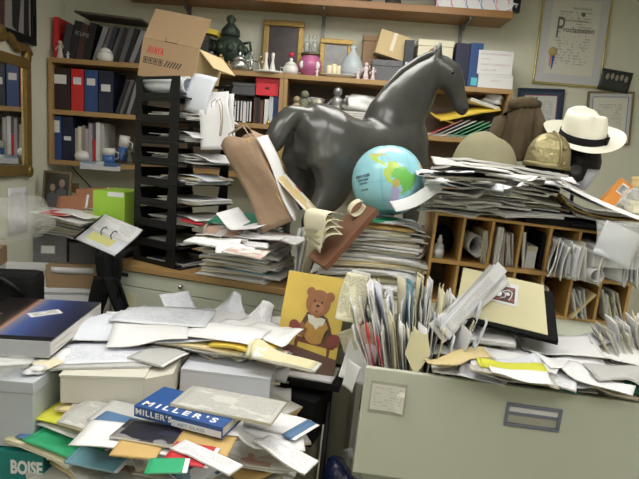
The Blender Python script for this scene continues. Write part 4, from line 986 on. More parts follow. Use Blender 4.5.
lettering('AVAYA', .045, M_redink, t, TR((-.07, -cdp / 2 - .0006, ch * .72), 0, PI / 2), width=.085, bold=.001)
ic = MB()
for k in range(4):
    x0 = -.125 + k * .026; z0 = .062
    for lo, hi in (((x0, -cdp / 2 - .001, z0), (x0 + .02, -cdp / 2 - .0002, z0 + .003)), ((x0, -cdp / 2 - .001, z0 + .025), (x0 + .02, -cdp / 2 - .0002, z0 + .028)), ((x0, -cdp / 2 - .001, z0 + .003), (x0 + .002, -cdp / 2 - .0002, z0 + .025)), ((x0 + .018, -cdp / 2 - .001, z0 + .003), (x0 + .02, -cdp / 2 - .0002, z0 + .025)), ((x0 + .008, -cdp / 2 - .001, z0 + .006), (x0 + .012, -cdp / 2 - .0002, z0 + .022)), ((x0 + .005, -cdp / 2 - .001, z0 + .014), (x0 + .015, -cdp / 2 - .0002, z0 + .018))): ic.b2(lo, hi)
for k in range(6): ic.add([(-.018 + k * .014, -cdp / 2 - .0006, .062), (-.012 + k * .014, -cdp / 2 - .0006, .062), (.002 + k * .014, -cdp / 2 - .0006, .09), (-.004 + k * .014, -cdp / 2 - .0006, .09)], [(0, 1, 2, 3)])
ic.build('handling_print', M_ink, t)
MB().tube([(-.03, -.002, .018), (-.03, -.002, .0), (.03, -.002, .0), (.03, -.002, .018)], .0012, 6).build('hand_hole_cut', M_ink, t, Mf)
# white shopping bag hanging off the tower beside the carton
pb = atY(216, 120, 2.43)
t = thing('shopping_bag', 'white paper carrier bag with string handles hanging beside the tray tower', 'bag', TR(pb, rad(-20), 0, rad(-6)))
MB().sheet(.14, .25, .004, lambda x, y: (x * (1 + .5 * (-y) * 1.2) + (-.03 * sstep(-.02, .13, y)), .012 * math.sin(x * 30) + .05 * sstep(.03, .13, y), y), 10, 12).build('front_panel', [M_white, M_white], t, smooth=True)
MB().sheet(.13, .24, .003, lambda x, y: (x * (1 + .5 * (-y)) - .01, .05 + .01 * math.sin(x * 24) + .02 * sstep(.03, .13, y), y - .004), 8, 8).build('rear_panel', [M_white, M_white], t, smooth=True)
for k, dx in enumerate((.0, .022)):
    MB().tube([(-.015 + dx, -.006, .055), (-.01 + dx, -.012, .075), (.012 + dx, -.014, .085), (.03 + dx * .6, -.014, .055), (.032 + dx * .3, -.012, -.01), (.02 + dx * .3, -.012, -.07)], .0018, 6).build('string_handle', mat('beige cord', (.38, .30, .20), .8), t, smooth=True)
p = atY(199, 93, 2.46)
o, _ = paper('sheet', 'bluish white', TR(p, rad(-24), rad(74), rad(8)), rng, 'pale blue sheet hanging down from the topmost tray', size=(.12, .17), bend=(0, 2), wave=.01); o.location.y += .0

# ------------------------------------------------------------------ horse
M_horse = mat('dark glazed clay', (.062, .062, .055), .27, 0.0, var=.4, scale=9, bump=.02, bscale=40, spec=.55)
hs = bpy.data.objects.new('tmp', None)
hb = MB()
def limb(pts, n=16): hb.tube([p[:3] for p in pts], [p[4] for p in pts], n, 0, ry=[p[3] for p in pts], side=(0, 1, 0))
limb([(-.368, 0, .615, .02, .02), (-.352, 0, .62, .085, .085), (-.305, 0, .617, .145, .145), (-.23, 0, .602, .172, .163), (-.13, 0, .572, .165, .156), (0, 0, .558, .148, .152), (.12, 0, .57, .14, .16), (.22, 0, .60, .135, .172), (.31, 0, .625, .12, .16), (.375, 0, .643, .09, .12), (.415, 0, .65, .045, .065), (.43, 0, .652, .012, .02)], 24)
limb([(.12, 0, .64, .10, .12), (.18, 0, .695, .105, .155), (.265, 0, .79, .088, .155), (.34, 0, .878, .07, .135), (.405, 0, .955, .058, .102), (.445, -.004, 1.005, .05, .07), (.47, -.012, 1.035, .04, .045)], 20)
def hlimb(pts, n=16): hb.tube([p[:3] for p in pts], [p[4] for p in pts], n, 0, ry=[p[3] for p in pts], side=(.61, .79, 0))
hlimb([(.43, .005, 1.035, .03, .03), (.475, -.02, 1.028, .052, .056), (.515, -.045, .985, .056, .078), (.545, -.065, .93, .048, .062), (.568, -.082, .875, .038, .044), (.586, -.095, .83, .036, .042), (.598, -.104, .80, .027, .032), (.604, -.109, .786, .01, .012)])
for s in (-1, 1):
    limb([(-.25, s * .07, .63, .08, .11), (-.22, s * .095, .53, .09, .145), (-.21, s * .105, .46, .078, .12), (-.238, s * .105, .37, .06, .082), (-.295, s * .103, .305, .044, .056), (-.335, s * .102, .255, .037, .046), (-.333, s * .102, .19, .031, .036), (-.322, s * .102, .10, .030, .033), (-.315, s * .102, .06, .036, .038), (-.308, s * .102, .03, .038, .044), (-.298, s * .102, 0, .045, .055)])
    limb([(.28, s * .06, .62, .07, .10), (.295, s * .08, .50, .065, .085), (.30, s * .085, .40, .05, .06), (.30, s * .085, .31, .042, .048), (.302, s * .085, .26, .04, .045), (.298, s * .085, .18, .029, .032), (.296, s * .085, .08, .030, .032), (.305, s * .085, .05, .036, .038), (.315, s * .085, .0, .044, .052)])
    ex_, ey_ = .455 + s * .020, -.006 + s * .028
    hb.tube([(ex_, ey_, 1.05), (ex_ + .005, ey_ + s * .004, 1.09), (ex_ + .012, ey_ + s * .003, 1.125), (ex_ + .018, ey_, 1.145)], [.02, .021, .014, .003], 10)
limb([(-.30, 0, .67, .05, .045), (-.345, 0, .705, .046, .04), (-.395, 0, .698, .048, .046), (-.44, 0, .648, .052, .05), (-.468, 0, .59, .052, .048), (-.478, 0, .552, .042, .036), (-.48, 0, .532, .018, .014)])
ht = hb.build('tmp', M_horse)
md = ht.modifiers.new('r', 'REMESH'); md.mode = 'VOXEL'; md.voxel_size = .009
ms = ht.modifiers.new('s', 'SMOOTH'); ms.factor = .5; ms.iterations = 26
HM = TR((.16, 2.70, CT + .001), rad(38)) @ Matrix.Scale(1.03, 4)
HORSE = thing('horse_sculpture', 'large dark glazed horse sculpture standing on the oak topped cabinet', 'sculpture', HM)
evaluated(ht, 'body', [M_horse], HORSE)
mb = MB(); mb.tube([(.085, 0, .775), (.135, 0, .872), (.222, 0, .958), (.34, 0, 1.035), (.41, 0, 1.068), (.455, -.003, 1.083), (.49, -.015, 1.078)], [.006, .012, .014, .014, .014, .012, .006], 10, ry=[.008, .012, .013, .013, .012, .010, .006], side=(0, 1, 0))
mb.build('mane_ridge', M_horse, HORSE, smooth=True)
M_gl = mat('black glaze', (.008, .008, .008), .1)
for s in (-1, 1):
    MB().ball((.527 + s * .030, -.047 + s * .040, .985), (.012, .012, .010), 0, 12, 8).build('eye', M_gl, HORSE, smooth=True)
    MB().ball((.597 + s * .016, -.103 + s * .020, .815), (.007, .007, .009), 0, 10, 6).build('nostril', M_gl, HORSE, smooth=True)

# ------------------------------------------------------------------ paper pile between trays and horse
rng = random.Random(101)
tabA = [(('magazine', 'pale glossy'), 3), (('magazine', 'blue and white'), 2), (('packet', 'white'), 4), (('newspaper', 'newsprint'), 4), (('packet', 'printed'), 3), (('sheet', 'white'), 3), (('folder', 'pale manila'), 1), (('envelope', 'white'), 2), (('magazine', 'dark glossy'), 1)]
HL = Heap(); HL.rect(ML, -.005, LW + .005, -.012, LD + .01, CT + .0005)
c = Lp(.625, .15); lyaw = math.atan2(lu.y, lu.x)
whereA = 'in the pile between the black trays and the horse'
its = [(a, b, {'rz': rng.choice((0, 0, 180))}) for a, b in rand_items(rng, 60, tabA)]
for k in range(len(its)):
    its[k][2]['size'] = (rng.uniform(.30, .38), rng.uniform(.24, .29)) if k < 16 else (rng.uniform(.25, .31), rng.uniform(.20, .26))
    its[k][2]['t'] = {'sheet': .0018, 'letter': .002}.get(its[k][0], rng.uniform(.003, .010))
its[5] = ('envelope', 'teal', {'label': 'turquoise envelope corner low in the pile beside the horse leg', 'rz': 0, 'size': (.2, .14), 'dy': -.07, 'dx': .04})
its[24] = ('folder', 'red', {'label': 'red folder poking out of the pile beside the paper carrier bag', 'rz': 25, 'size': (.24, .16), 'dx': .05, 'dy': -.04})
zA = pile(HL, whereA, c.x, c.y, lyaw, its, rng, (.035, .028), 10, until=CT + .215, droop=1.0)
scatter(HL, 14, ((205, 225), (285, 232), (285, 262), (200, 262)), 'strewn over the pile beside the black trays', tabA, rng, (.12, .22), (.06, .12), reach=.05, droop=4)
p = atY(247, 213, 2.30)
o, _ = paper('sheet', 'white', TR((p.x, p.y, zA + .02), rad(-30), 0, rad(-10)), rng, 'white sheet curling up on top of the pile beside the carrier bag', size=(.19, .15), fn=lambda x, y: .08 * sstep(-.02, -.11, x) + .01 * math.sin(y * 14))
o, _ = paper('folder', 'dark green', TR((p.x - .01, p.y + .12, zA + .03), rad(-12), rad(9), 0), rng, 'dark green folder lying behind the brown carrier bag', size=(.3, .2), t=.006)
# vertical white folders squeezed between the pile and the horse leg
for k in range(4):
    q = Lp(.895 + k * .011, .14 + .015 * (k % 2))
    o, _ = paper('folder', ('white', 'grey', 'white', 'cream')[k], TR((q.x, q.y, CT + .125), math.atan2(lu.y, lu.x), rad(0), rad(-88 + 2 * k)), rng, ('upright white folder', 'upright grey folder', 'second upright white folder', 'upright cream folder')[k] + ' squeezed against the horse leg', size=(.24, .21), t=.005, wave=.002)

# brown paper carrier bag leaning on the pile
b0, b1, b2, b3 = [atY(x_, y_, 2.26) for x_, y_ in ((222, 143), (262, 140), (302, 196), (263, 233))]
axd = ((b0 - b3)).normalized(); L_ = (b0 - b3).length * .95
xd = Vector((axd.z, 0, -axd.x)); 
t = thing('carrier_bag', 'creased brown paper carrier bag leaning against the tray tower', 'bag', basis(b3 + xd * .082 + Vector((0, .03, 0)), xd + Vector((0, -.35, 0)), Vector((.35 * xd.x, 1, .35 * xd.z)) , axd))
mb = MB(); bw, bd = .073, .050
rngb = random.Random(9)
NU, NV = 40, 14
def bagp(k, v):
    u = k / NU * 4; s = int(u) % 4; f = u - int(u)
    cs = [(-1, -1), (1, -1), (1, 1), (-1, 1)]; a_, b_ = cs[s], cs[(s + 1) % 4]
    x = (a_[0] + (b_[0] - a_[0]) * f) * bw; y = (a_[1] + (b_[1] - a_[1]) * f) * bd
    z = v * L_
    if s in (1, 3): x += (-.028 if s == 1 else .028) * math.sin(PI * f) * v   # gusset crease
    x += .006 * math.sin(z * 17 + y * 20); y += .010 * math.sin(z * 15 + x * 25) * (.3 + v) + .005 * abs(math.sin(z * 31 - x * 38)) + .004 * abs(math.sin(z * 12 + x * 55 + 1)) 
    z += (.02 * math.sin(k * .55) + (.014 if s == 0 else 0)) * (v > .99)
    x *= 1 + .05 * v; 
    return (x, y, z)
vs = [bagp(k, v / NV) for v in range(NV + 1) for k in range(NU)]
fs = [(v * NU + k, v * NU + (k + 1) % NU, (v + 1) * NU + (k + 1) % NU, (v + 1) * NU + k) for v in range(NV) for k in range(NU)] + [tuple(range(NU - 1, -1, -1))]
mb.add(vs, fs); o = mb.build('tmpbag', M_kraft); sm = o.modifiers.new('s', 'SOLIDIFY'); sm.thickness = .002
M_bagk = mat('brown bag paper', (.36, .245, .16), .75, var=.14, scale=8, bump=.6, bscale=18)
evaluated(o, 'shell', [M_bagk], t)
for s in (-1, 1): MB().tube([(-.05, s * bd * .6, L_ - .03), (-.045, s * bd * .3, L_ + .045), (.03, s * bd * .3, L_ + .05), (.05, s * bd * .6, L_ - .03)], .003, 6).build('string_handle', MATS['beige cord'], t, smooth=True)
lining = MB().sheet(.10, L_ * .95, .003, lambda x, y: (bw * 1.05 + .004 + .006 * math.sin(y * 18), x * 1.0, y + L_ * .47), 4, 12).build('white_side_strip', [M_white, M_white], t, smooth=True)
o, _ = paper('folder', 'yellow', t.matrix_basis @ TR((.05, .0, L_ * .58), 0, 0, rad(86)), rng, 'yellow folder standing in the brown carrier bag', size=(L_ * .8, .09), t=.004, wave=.001)
o, _ = paper('packet', 'red and cream', t.matrix_basis @ TR((.112, .01, L_ * .25), 0, 0, rad(70)), rng, 'glossy leaflet leaning beside the brown carrier bag', size=(.22, .1), t=.004, wave=.001)

# ------------------------------------------------------------------ pile under the globe
rng = random.Random(202)
gpos = atY(388, 181, 2.30); GR = .149
HB = Heap(); HB.rect(ML, .6, LW + .005, -.012, LD + .01, CT + .0005); HB.rect(MR, -.004, .29, .01, .51, CT + .0005); HB.rect(MR, -.10, .2, .03, .4, CT - .01)
cB = Vector((gpos.x - .025, gpos.y - .01, 0))
tabB = [(('newspaper', 'newsprint'), 4), (('packet', 'white'), 4), (('magazine', 'pale glossy'), 2), (('folder', 'manila'), 2), (('folder', 'pale manila'), 2), (('packet', 'printed'), 3), (('packet', 'grey'), 2), (('sheet', 'printed'), 3), (('envelope', 'brown kraft'), 1), (('packet', 'cream'), 2)]
its = [(a, b, {'rz': rng.choice((0, 180)), 'size': (rng.uniform(.36, .44), rng.uniform(.26, .32)) if k < 18 else (rng.uniform(.24, .31), rng.uniform(.18, .24)), 'dx': -.03 if k < 18 else .02, 't': .002 if a == 'sheet' else rng.uniform(.004, .011)}) for k, (a, b) in enumerate(rand_items(rng, 70, tabB))]
zB = pile(HB, 'in the pile under the globe', cB.x, cB.y, rad(-8), its, rng, (.03, .022), 9, until=gpos.z - GR - .012, droop=1.6, lean=(.02, 0), reach=.09)
print('zA', zA, 'zB', zB, gpos.z - GR)
q = atY(372, 235, 2.26)
drop(HB, 'sheet', 'white', q.x + .07, q.y + .02, rad(30), rng, 'white sheet slanting down from the globe pile beside the brown album', size=(.14, .22), slope=(0, .05), reach=.2)
drop(HB, 'letter', 'green', q.x + .04, q.y - .02, rad(-38), rng, 'pale green slip beside the brown album', size=(.05, .16), t=.002, reach=.2)
# brown album with cream papers
pa, pb2, pc = atY(318, 270, 2.04), atY(370, 212, 2.13), atY(340, 200, 2.2)
xd = (pb2 - pa).normalized(); 
t = thing('photo_album', 'brown album leaning diagonally under the globe with cream papers in it', 'album', facing((pa + pb2) / 2 + Vector((-.005, .05, .015)), xd, Vector((-.40, .88, .28))))
AL, AW = (pb2 - pa).length, .12
MB().b2((-AL / 2, -AW / 2, -.012), (AL / 2, AW / 2, -.009)).build('rear_cover', mat('brown album cloth', (.16, .075, .04), .6), t)
MB().b2((-AL / 2 + .004, -AW / 2 + .004, -.009), (AL / 2 - .004, AW / 2 - .004, .009)).build('pages', [M_cream], t)
MB().b2((-AL / 2, -AW / 2, .009), (AL / 2, AW / 2, .012)).build('front_cover', MATS['brown album cloth'], t)
MB().b2((-AL / 2, -AW / 2 - .003, -.012), (AL / 2, -AW / 2, .012)).build('spine', mat('russet album spine', (.22, .09, .05), .5), t)
rng = random.Random(5)
for k in range(4):
    o, _ = paper('sheet', 'cream' if k != 2 else 'pale manila', t.matrix_basis @ TR((-.06 + .012 * k, .02, .02 + .014 * k), rad(6 * k - 10), rad(-2), rad(4)), rng, 'cream sheet folded over the brown album', 'cream sheets folded over the album', size=(.11, .15), fn=(lambda k: lambda x, y: (x, y * .9, .05 * math.sin(PI * (x / .13 + .5)) * (1 + .15 * k) + .01))(k), n=10)
    if k == 2: o['label'] = 'pale manila sheet folded over the brown album'; del o['group']
o = MB().sheet(.03, .13, .0012, lambda x, y: (x, .026 * math.cos(y * 40) * 1.4, .026 * math.sin(y * 40) + .026), 2, 18).build('curled_slip', [M_cream, M_cream], None, t.matrix_basis @ TR((AL / 2 - .04, .0, .0125), rad(80)), True); tag(o, 'curled cream slip standing on the brown album by the globe', 'paper slip')
t = thing('white_ribbon_loop', 'white looped paper strap beside the horse leg', 'strap', TR(atY(311, 236, 2.2)))
MB().tube([(-.018, 0, -.02), (-.022, 0, .0), (-.008, -.01, .02), (.01, 0, .018), (.012, .01, -.01), (.03, .0, -.02), (.05, .0, -.018)], .006, 8).build('loop', M_cream, t, smooth=True)

# ------------------------------------------------------------------ inflatable globe
NG, MG = 128, 84
sa = [(14, -62), (30, -57), (40, -66), (46, -77), (54, -80), (62, -76), (68, -72)]
def inpoly(pt, poly):
    x, y = pt; c = False; n = len(poly)
    for i in range(n):
        x1, y1 = poly[i]; x2, y2 = poly[(i + 1) % n]
        if (y1 > y) != (y2 > y) and x < (x2 - x1) * (y - y1) / (y2 - y1) + x1: c = not c
    return c
# polygons in (lon, lat), real coast outlines simplified
BRAZIL = [(-60, 5), (-52, 4), (-50, 0), (-44, -2), (-35, -6), (-37, -12), (-39, -17), (-42, -23), (-48, -26), (-52, -32), (-57, -29), (-55, -24), (-58, -19), (-60, -14), (-66, -10), (-73, -8), (-70, -2), (-68, 1)]
ANDES = [(-68, 1), (-70, -2), (-73, -8), (-70, -13), (-70, -18), (-76, -14), (-81, -6), (-80, 0), (-77, 4)]
COLV = [(-77, 4), (-77, 8), (-72, 12), (-62, 10), (-60, 5), (-68, 1)]
BOL = [(-70, -12), (-66, -10), (-60, -14), (-58, -19), (-63, -22), (-68, -22), (-70, -18)]
ARG = [(-68, -22), (-63, -22), (-55, -26), (-57, -33), (-58, -38), (-63, -41), (-66, -46), (-68, -52), (-70, -55), (-74, -52), (-74, -45), (-73, -37), (-71, -30), (-70, -20)]
CAM_ = [(-105, 22), (-97, 17), (-92, 15), (-86, 11), (-82, 8), (-80, 9), (-83, 15), (-88, 16), (-88, 21), (-91, 19), (-97, 22), (-97, 27), (-106, 31), (-113, 30)]
USA = [(-117, 33), (-106, 31), (-97, 26), (-90, 29), (-84, 30), (-81, 25), (-80, 32), (-90, 34), (-115, 36)]
def grow(P_): return [(-62 + (x + 62) * 1.2, -14 + (y + 14) * 1.2) for x, y in P_]
BRAZIL, ANDES, COLV, BOL, ARG = map(grow, (BRAZIL, ANDES, COLV, BOL, ARG))
AFR = [(-17, 15), (-10, 6), (8, 5), (12, -5), (14, -20), (18, -34), (27, -33), (38, -16), (43, -2), (51, 11), (35, 30), (10, 36), (-6, 35)]
CAR = [(-84, 22), (-77, 21), (-74, 20), (-78, 23)]
M_sea = mat('pale blue vinyl', (.30, .60, .68), .25, var=.08, scale=8, spec=.5)
GM = [M_sea, mat('globe green', (.16, .50, .10), .3), mat('globe lime', (.42, .58, .10), .3), mat('globe lilac', (.40, .38, .60), .3), mat('globe ochre', (.50, .42, .14), .3), mat('globe grid line', (.22, .50, .60), .3), mat('globe print', (.08, .14, .2), .4)]
gm = MB(); LON0 = -98
vs = []
for j in range(MG + 1):
    for i in range(NG):
        lat = PI * (j / MG - .5); lon = 2 * PI * i / NG
        pole = sstep(rad(58), rad(90), abs(lat))
        gore = 1 - .012 * (1 - abs(math.sin(lon * 4))) ** 3 - .022 * pole * (abs(math.sin(lon * 6)))
        r = GR * gore * (1 - .16 * pole)
        vs.append((r * math.cos(lat) * math.cos(lon), r * math.cos(lat) * math.sin(lon), r * math.sin(lat)))
fs, ms_ = [], []
for j in range(MG):
    for i in range(NG):
        lat = 180 * ((j + .5) / MG - .5); lon = 360 * (i + .5) / NG; lon = lon - 360 if lon > 180 else lon
        mi = 0
        for poly_, k in ((BRAZIL, 1), (ANDES, 2), (COLV, 2), (BOL, 4), (ARG, 3), (CAM_, 2), (USA, 4), (AFR, 4), (CAR, 3)):
            if inpoly((lon, lat), poly_): mi = k; break
        if mi == 0 and (j % 14 == 7 or i % 16 == 0): mi = 5
        fs.append((j * NG + i, j * NG + (i + 1) % NG, (j + 1) * NG + (i + 1) % NG, (j + 1) * NG + i)); ms_.append(mi)
b = gm.add(vs, fs); gm.m[-len(fs):] = ms_
# orient: the view direction meets lon ~ -82, lat ~ 0, tilted like in the photo
view = (CAM - gpos).normalized()
az = math.atan2(view.y, view.x)
GMx = Matrix.Translation(gpos) @ Matrix.Rotation(az - rad(-78), 4, 'Z')
tl = Matrix.Translation(gpos) @ Matrix.Rotation(rad(-3), 4, Vector((0, 1, 0))) @ Matrix.Rotation(rad(-17), 4, Vector((1, 0, 0))) @ Matrix.Translation(-gpos)
GT = thing('inflatable_globe', 'pale blue inflatable globe showing green south america, resting on papers before the horse', 'globe', tl @ GMx)
gm.build('ball', GM, GT, smooth=True)
MB().lathe([(.016, -.004), (.016, .004), (.010, .008), (.010, .014), (.003, .015)], 14, 0, (0, 0, GR * .82)).build('valve', M_wbag, GT, smooth=True)
def globe_mark(lon, lat, w, h):
    lo, la = rad(lon), rad(lat); n = Vector((math.cos(la) * math.cos(lo), math.cos(la) * math.sin(lo), math.sin(la)))
    e = Vector((-math.sin(lo), math.cos(lo), 0)); return basis(n * (GR * .992 + .001), e, n.cross(e), n)
for k, (s, la, sz_, w_) in enumerate((('SOUTH PACIFIC', -3, .016, .075), ('OF THE WORLD', -9, .011, .055), ('POLITICAL', -14, .009, .042), ('SCALE', -24, .008, .035))):
    lettering(s, sz_, GM[6], GT, globe_mark(-120, la, 0, 0), width=w_, thick=.0009, bold=.0006)

# ------------------------------------------------------------------ wooden pigeonhole sorter
QV = .235
_a, _m, _r = Rray(436, 212, QV), Rray(433.5, 260.5, QV), Rray(641, 243, QV)
QN, QD, qt = 7, .27, .011
qt = .011; QH = _a.z - CT - .0005; QM = _m.z - CT - .008; QW = _r.x - _a.x; QC = (QW - qt) / QN
print('sorter', QH, QM, QC, QW)
MQ = MR @ Matrix.Translation((_a.x, QV, CT + .0005)); qa = ang
M_pine = mat_wood('golden pine', (.46, .26, .08), (.62, .38, .13), axis=0)
M_pinev = mat_wood('golden pine upright', (.46, .26, .08), (.62, .38, .13), axis=2)
t = thing('pigeonhole_sorter', 'golden pine pigeonhole paper sorter standing on the open cabinet', 'sorter', MQ)
MB().b2((0, 0, 0), (QW, QD, qt)).build('bottom_board', M_pine, t, bevel=.0015)
MB().b2((0, 0, QM), (QW, QD, QM + .016)).build('middle_shelf', M_pine, t, bevel=.0015)
MB().b2((0, 0, QH - qt), (QW, QD, QH)).build('top_board', M_pine, t, bevel=.0015)
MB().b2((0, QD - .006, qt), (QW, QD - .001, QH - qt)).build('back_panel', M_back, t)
for k in range(QN + 1):
    for z0, z1 in ((qt, QM), (QM + .016, QH - qt)):
        MB().b2((k * QC, .001, z0), (k * QC + qt, QD - .006, z1)).build('divider', M_pinev, t, bevel=.0012)
nails = MB()
def Qm(k, row, x=.5): return (k * QC + qt + (QC - qt) * x, (qt if row == 0 else QM + .016))
def Qpt(x, y, z): return MQ @ Vector((x, y, z))
# contents
rng = random.Random(303)
x, z = Qm(0, 1, .35); 
t = thing('spray_bottle', 'small clear plastic bottle with white cap in the sorter', 'bottle', MQ @ TR((x - .01, .03, z + .0005)))
MB().lathe([(.018, 0), (.021, .004), (.021, .045), (.017, .055), (.009, .062)], 16).build('body', mat('milky bottle', (.66, .70, .72), .2, trans=.3, var=.03), t, smooth=True)
MB().lathe([(.010, .062), (.010, .076), (.006, .080), (.006, .090), (.002, .092)], 12).build('cap', M_white, t, smooth=True)
MB().lathe([(.0215, .012), (.0215, .038)], 16).build('label_band', M_whiteb, t, smooth=True)
o = lump('black_scarf', 'bunched black cloth behind the small clear bottle', 'cloth', MQ @ TR((Qm(0, 1)[0], .17, QM + .017)), (.045, .07, .06), M_blackm, 8, .15)
def in_cell(k, row, kind, col, lab, y=.12, tilt=0, size=None, th=.003, dx=0, group=None, fn=None, yaw=0, up=0):
    x, z = Qm(k, row); sz_ = size or (.13, .22)
    M = MQ @ TR((x + dx, y, z + up + sz_[0] / 2 * math.cos(tilt) + .002), yaw, 0, 0) @ Matrix.Rotation(PI / 2 - tilt, 4, 'Y') 
    o, _ = paper(kind, col, M, rng, lab, group, size=sz_, t=th, wave=.004, fn=fn); return o
def roll(k, row, lab, r=.03, turns=1.6, ln=.24, m=M_white, dx=0, up=0, y=.13, sq=1.0):
    x, z = Qm(k, row)
    o = MB().sheet(1, ln, .0012, lambda u, v: ((r * (1 - .25 * (u + .5))) * math.cos((u + .5) * turns * 2 * PI - PI / 2), v, (r * sq * (1 - .25 * (u + .5))) * math.sin((u + .5) * turns * 2 * PI - PI / 2)), 40, 2).build('paper_roll', [m, M_edge], None, MQ @ TR((x + dx, y, z + r * sq + .002 + up), rad(3)), True)
    return tag(o, lab, 'paper roll')
roll(1, 1, 'rolled white paper in the pigeonhole next to the bottle', .036, 1.4, up=.02, sq=1.25)
for k in range(4): in_cell(1, 1, 'sheet', 'cream' if k < 2 else 'printed', ('cream sheet standing beside the rolled paper', 'printed sheet standing beside the rolled paper')[k // 2], dx=.03 + .005 * k, tilt=rad(6), group=('cream sheets by the roll', 'printed sheets by the roll')[k // 2])
in_cell(2, 1, 'packet', 'white', 'thick white packet standing in the third upper pigeonhole', dx=-.032, th=.022, size=(.15, .22))
for k in range(6): in_cell(2, 1, ('magazine', 'sheet')[k % 2], ('red and cream', 'printed', 'pale glossy')[k % 3], 'mixed leaflet standing in the third upper pigeonhole', dx=-.005 + .008 * k, tilt=rad(4 + k), size=(.12 + .006 * (k % 3), .21), group='leaflets in the third upper pigeonhole')
in_cell(3, 1, 'packet', 'dark glossy', 'dark glossy booklet standing in the fourth upper pigeonhole', dx=-.035, th=.012, size=(.14, .2), tilt=rad(5))
t = thing('white_carton', 'slim white carton standing in the fourth upper pigeonhole', 'box', MQ @ TR((Qm(3, 1)[0] + .008, .04, QM + .0165)))
MB().b2((-.02, 0, 0), (.02, .16, .088)).build('body', M_white, t, bevel=.002); MB().b2((-.0205, -.0008, .07), (.0205, .16, .0885)).build('flap', M_cream, t)
in_cell(3, 1, 'magazine', 'black', 'black booklet standing beside the slim white carton', dx=.038, th=.01, size=(.145, .2))
# big bunches bursting out of the upper cells at the far end
for k in range(4, 7):
    nn = (15, 14, 10)[k - 4]
    for i in range(nn):
        x, z = Qm(k, 1); f = i / (nn - 1)
        col = ('white', 'printed', 'grey', 'newsprint', 'cream', 'form', 'grey')[rng.randrange(7)]
        kd = 'packet' if i % 4 == 0 else 'sheet'
        xx = k * QC + qt + .006 + (QC - qt - .014) * f
        out = rng.uniform(-.10, -.02)
        bend_ = (1.0 - 2.4 * f) * (1 if k == 4 else -.9 if k == 5 else -.4)
        def fn(x, y, s=bend_, q=rng.uniform(-.012, .012), p=rng.uniform(0, 6)):
            d = max(0, -y - .02)         # the part that sticks out of the cell
            return -s * d * d * 2.2 * (1 + 4 * x) + q * math.sin(x * 25 + p)
        M = MQ @ TR((xx, .11 + out, z + .068)) @ Matrix.Rotation(PI / 2 - rad(10 * (f - .5)), 4, 'Y') @ Matrix.Rotation(rad(rng.uniform(-7, 7)), 4, 'Z')
        nm = ('fifth', 'sixth', 'seventh')[k - 4]
        paper(kd, col, M, rng, f'{look_word(col)} {NOUN[kd]} bulging from the {nm} upper pigeonhole', f'{look_word(col)} {NOUN[kd]}s bulging from the {nm} upper pigeonhole', size=(.130, rng.uniform(.24, .30)), t=.0014 if kd == 'sheet' else .004, fn=fn, n=10)
roll(5, 1, 'rolled sheet with a dark open end in the upper pigeonholes', .028, 1.2, .24, m=M_grey, dx=-.03, y=-.01)
# lower row
for k in range(3, 7):
    for i in range((3, 2, 4, 6)[k - 3]):
        col = ('pale manila', 'grey', 'white', 'manila', 'newsprint')[rng.randrange(5)]
        nm = ('fourth', 'fifth', 'sixth', 'seventh')[k - 3]
        in_cell(k, 0, 'sheet', col, f'{look_word(col)} sheet leaning in the {nm} lower pigeonhole', tilt=rad(rng.uniform(10, 32)), dx=-.035 + .012 * i, size=(rng.uniform(.10, .135), .24), group=f'{look_word(col)} sheets in the {nm} lower pigeonhole', y=.10)
roll(2, 0, 'rolled paper lying in the third lower pigeonhole', .032, 1.3, up=.01)
in_cell(5, 0, 'packet', 'manila', 'thick manila packet leaning in the sixth lower pigeonhole', tilt=rad(-34), dx=-.005, th=.008, size=(.13, .24), y=.10)
# clear plastic sleeve over the upper end of the sorter
p = atY(620, 245, 1.97)
o = MB().sheet(.16, .17, .002, lambda x, y: .02 * math.sin(x * 22) + .012 * math.sin(y * 30 + 1), 12, 12).build('plastic_sleeve', [M_bag, M_bag], None, TR(p, qa, rad(82), 0), True); tag(o, 'clear plastic sleeve hanging over the end of the sorter', 'plastic sleeve')
o, _ = paper('sheet', 'bluish white', TR(p + Vector((.0, .02, .0)), qa, rad(80), rad(20)), rng, 'bluish white sheet hanging inside the plastic sleeve', size=(.14, .13))
# ------------------------------------------------------------------ papers heaped on the sorter
rng = random.Random(404)
QT = CT + QH + .001
qyaw = qa
# black portfolio lying along the top
p = Qpt(.54, .10, QH + .001)
def QTOP(x): return Qpt(x, .1, QH).z
t = thing('portfolio_case', 'large flat black portfolio lying across the pigeonhole sorter', 'portfolio', MQ @ TR((.54, .10, QH + .0008)))
MB().b2((-.20, -.11, 0), (.34, .22, .026)).build('body', M_blackm, t, bevel=.005)
MB().tube([(-.03, -.112, .013), (-.03, -.13, .013), (.08, -.13, .013), (.08, -.112, .013)], .005, 8).build('handle', M_black, t, smooth=True)
HQ = Heap(); HQ.rect(MQ, 0, QW, 0, QD, QH + .0005); HQ.rect(t.matrix_basis, -.20, .34, -.11, .22, .0265)
tabC = [(('packet', 'white'), 4), (('packet', 'printed'), 3), (('magazine', 'pale glossy'), 2), (('magazine', 'dark glossy'), 3), (('folder', 'grey'), 2), (('newspaper', 'newsprint'), 2), (('sheet', 'white'), 3), (('folder', 'black'), 1), (('envelope', 'white'), 2), (('magazine', 'red and cream'), 1), (('packet', 'grey'), 3), (('sheet', 'bluish white'), 1)]
def szd(its, a, b, c_, d_, t0=.003, t1=.010, flat=False):
    return [(k, co, {'rz': rng.choice((0, 180) if flat else (0, 180, 20, -18)), 'size': (rng.uniform(a, b), rng.uniform(c_, d_)), 't': .0018 if k == 'sheet' else rng.uniform(t0, t1)}) for k, co in its]
cols = []
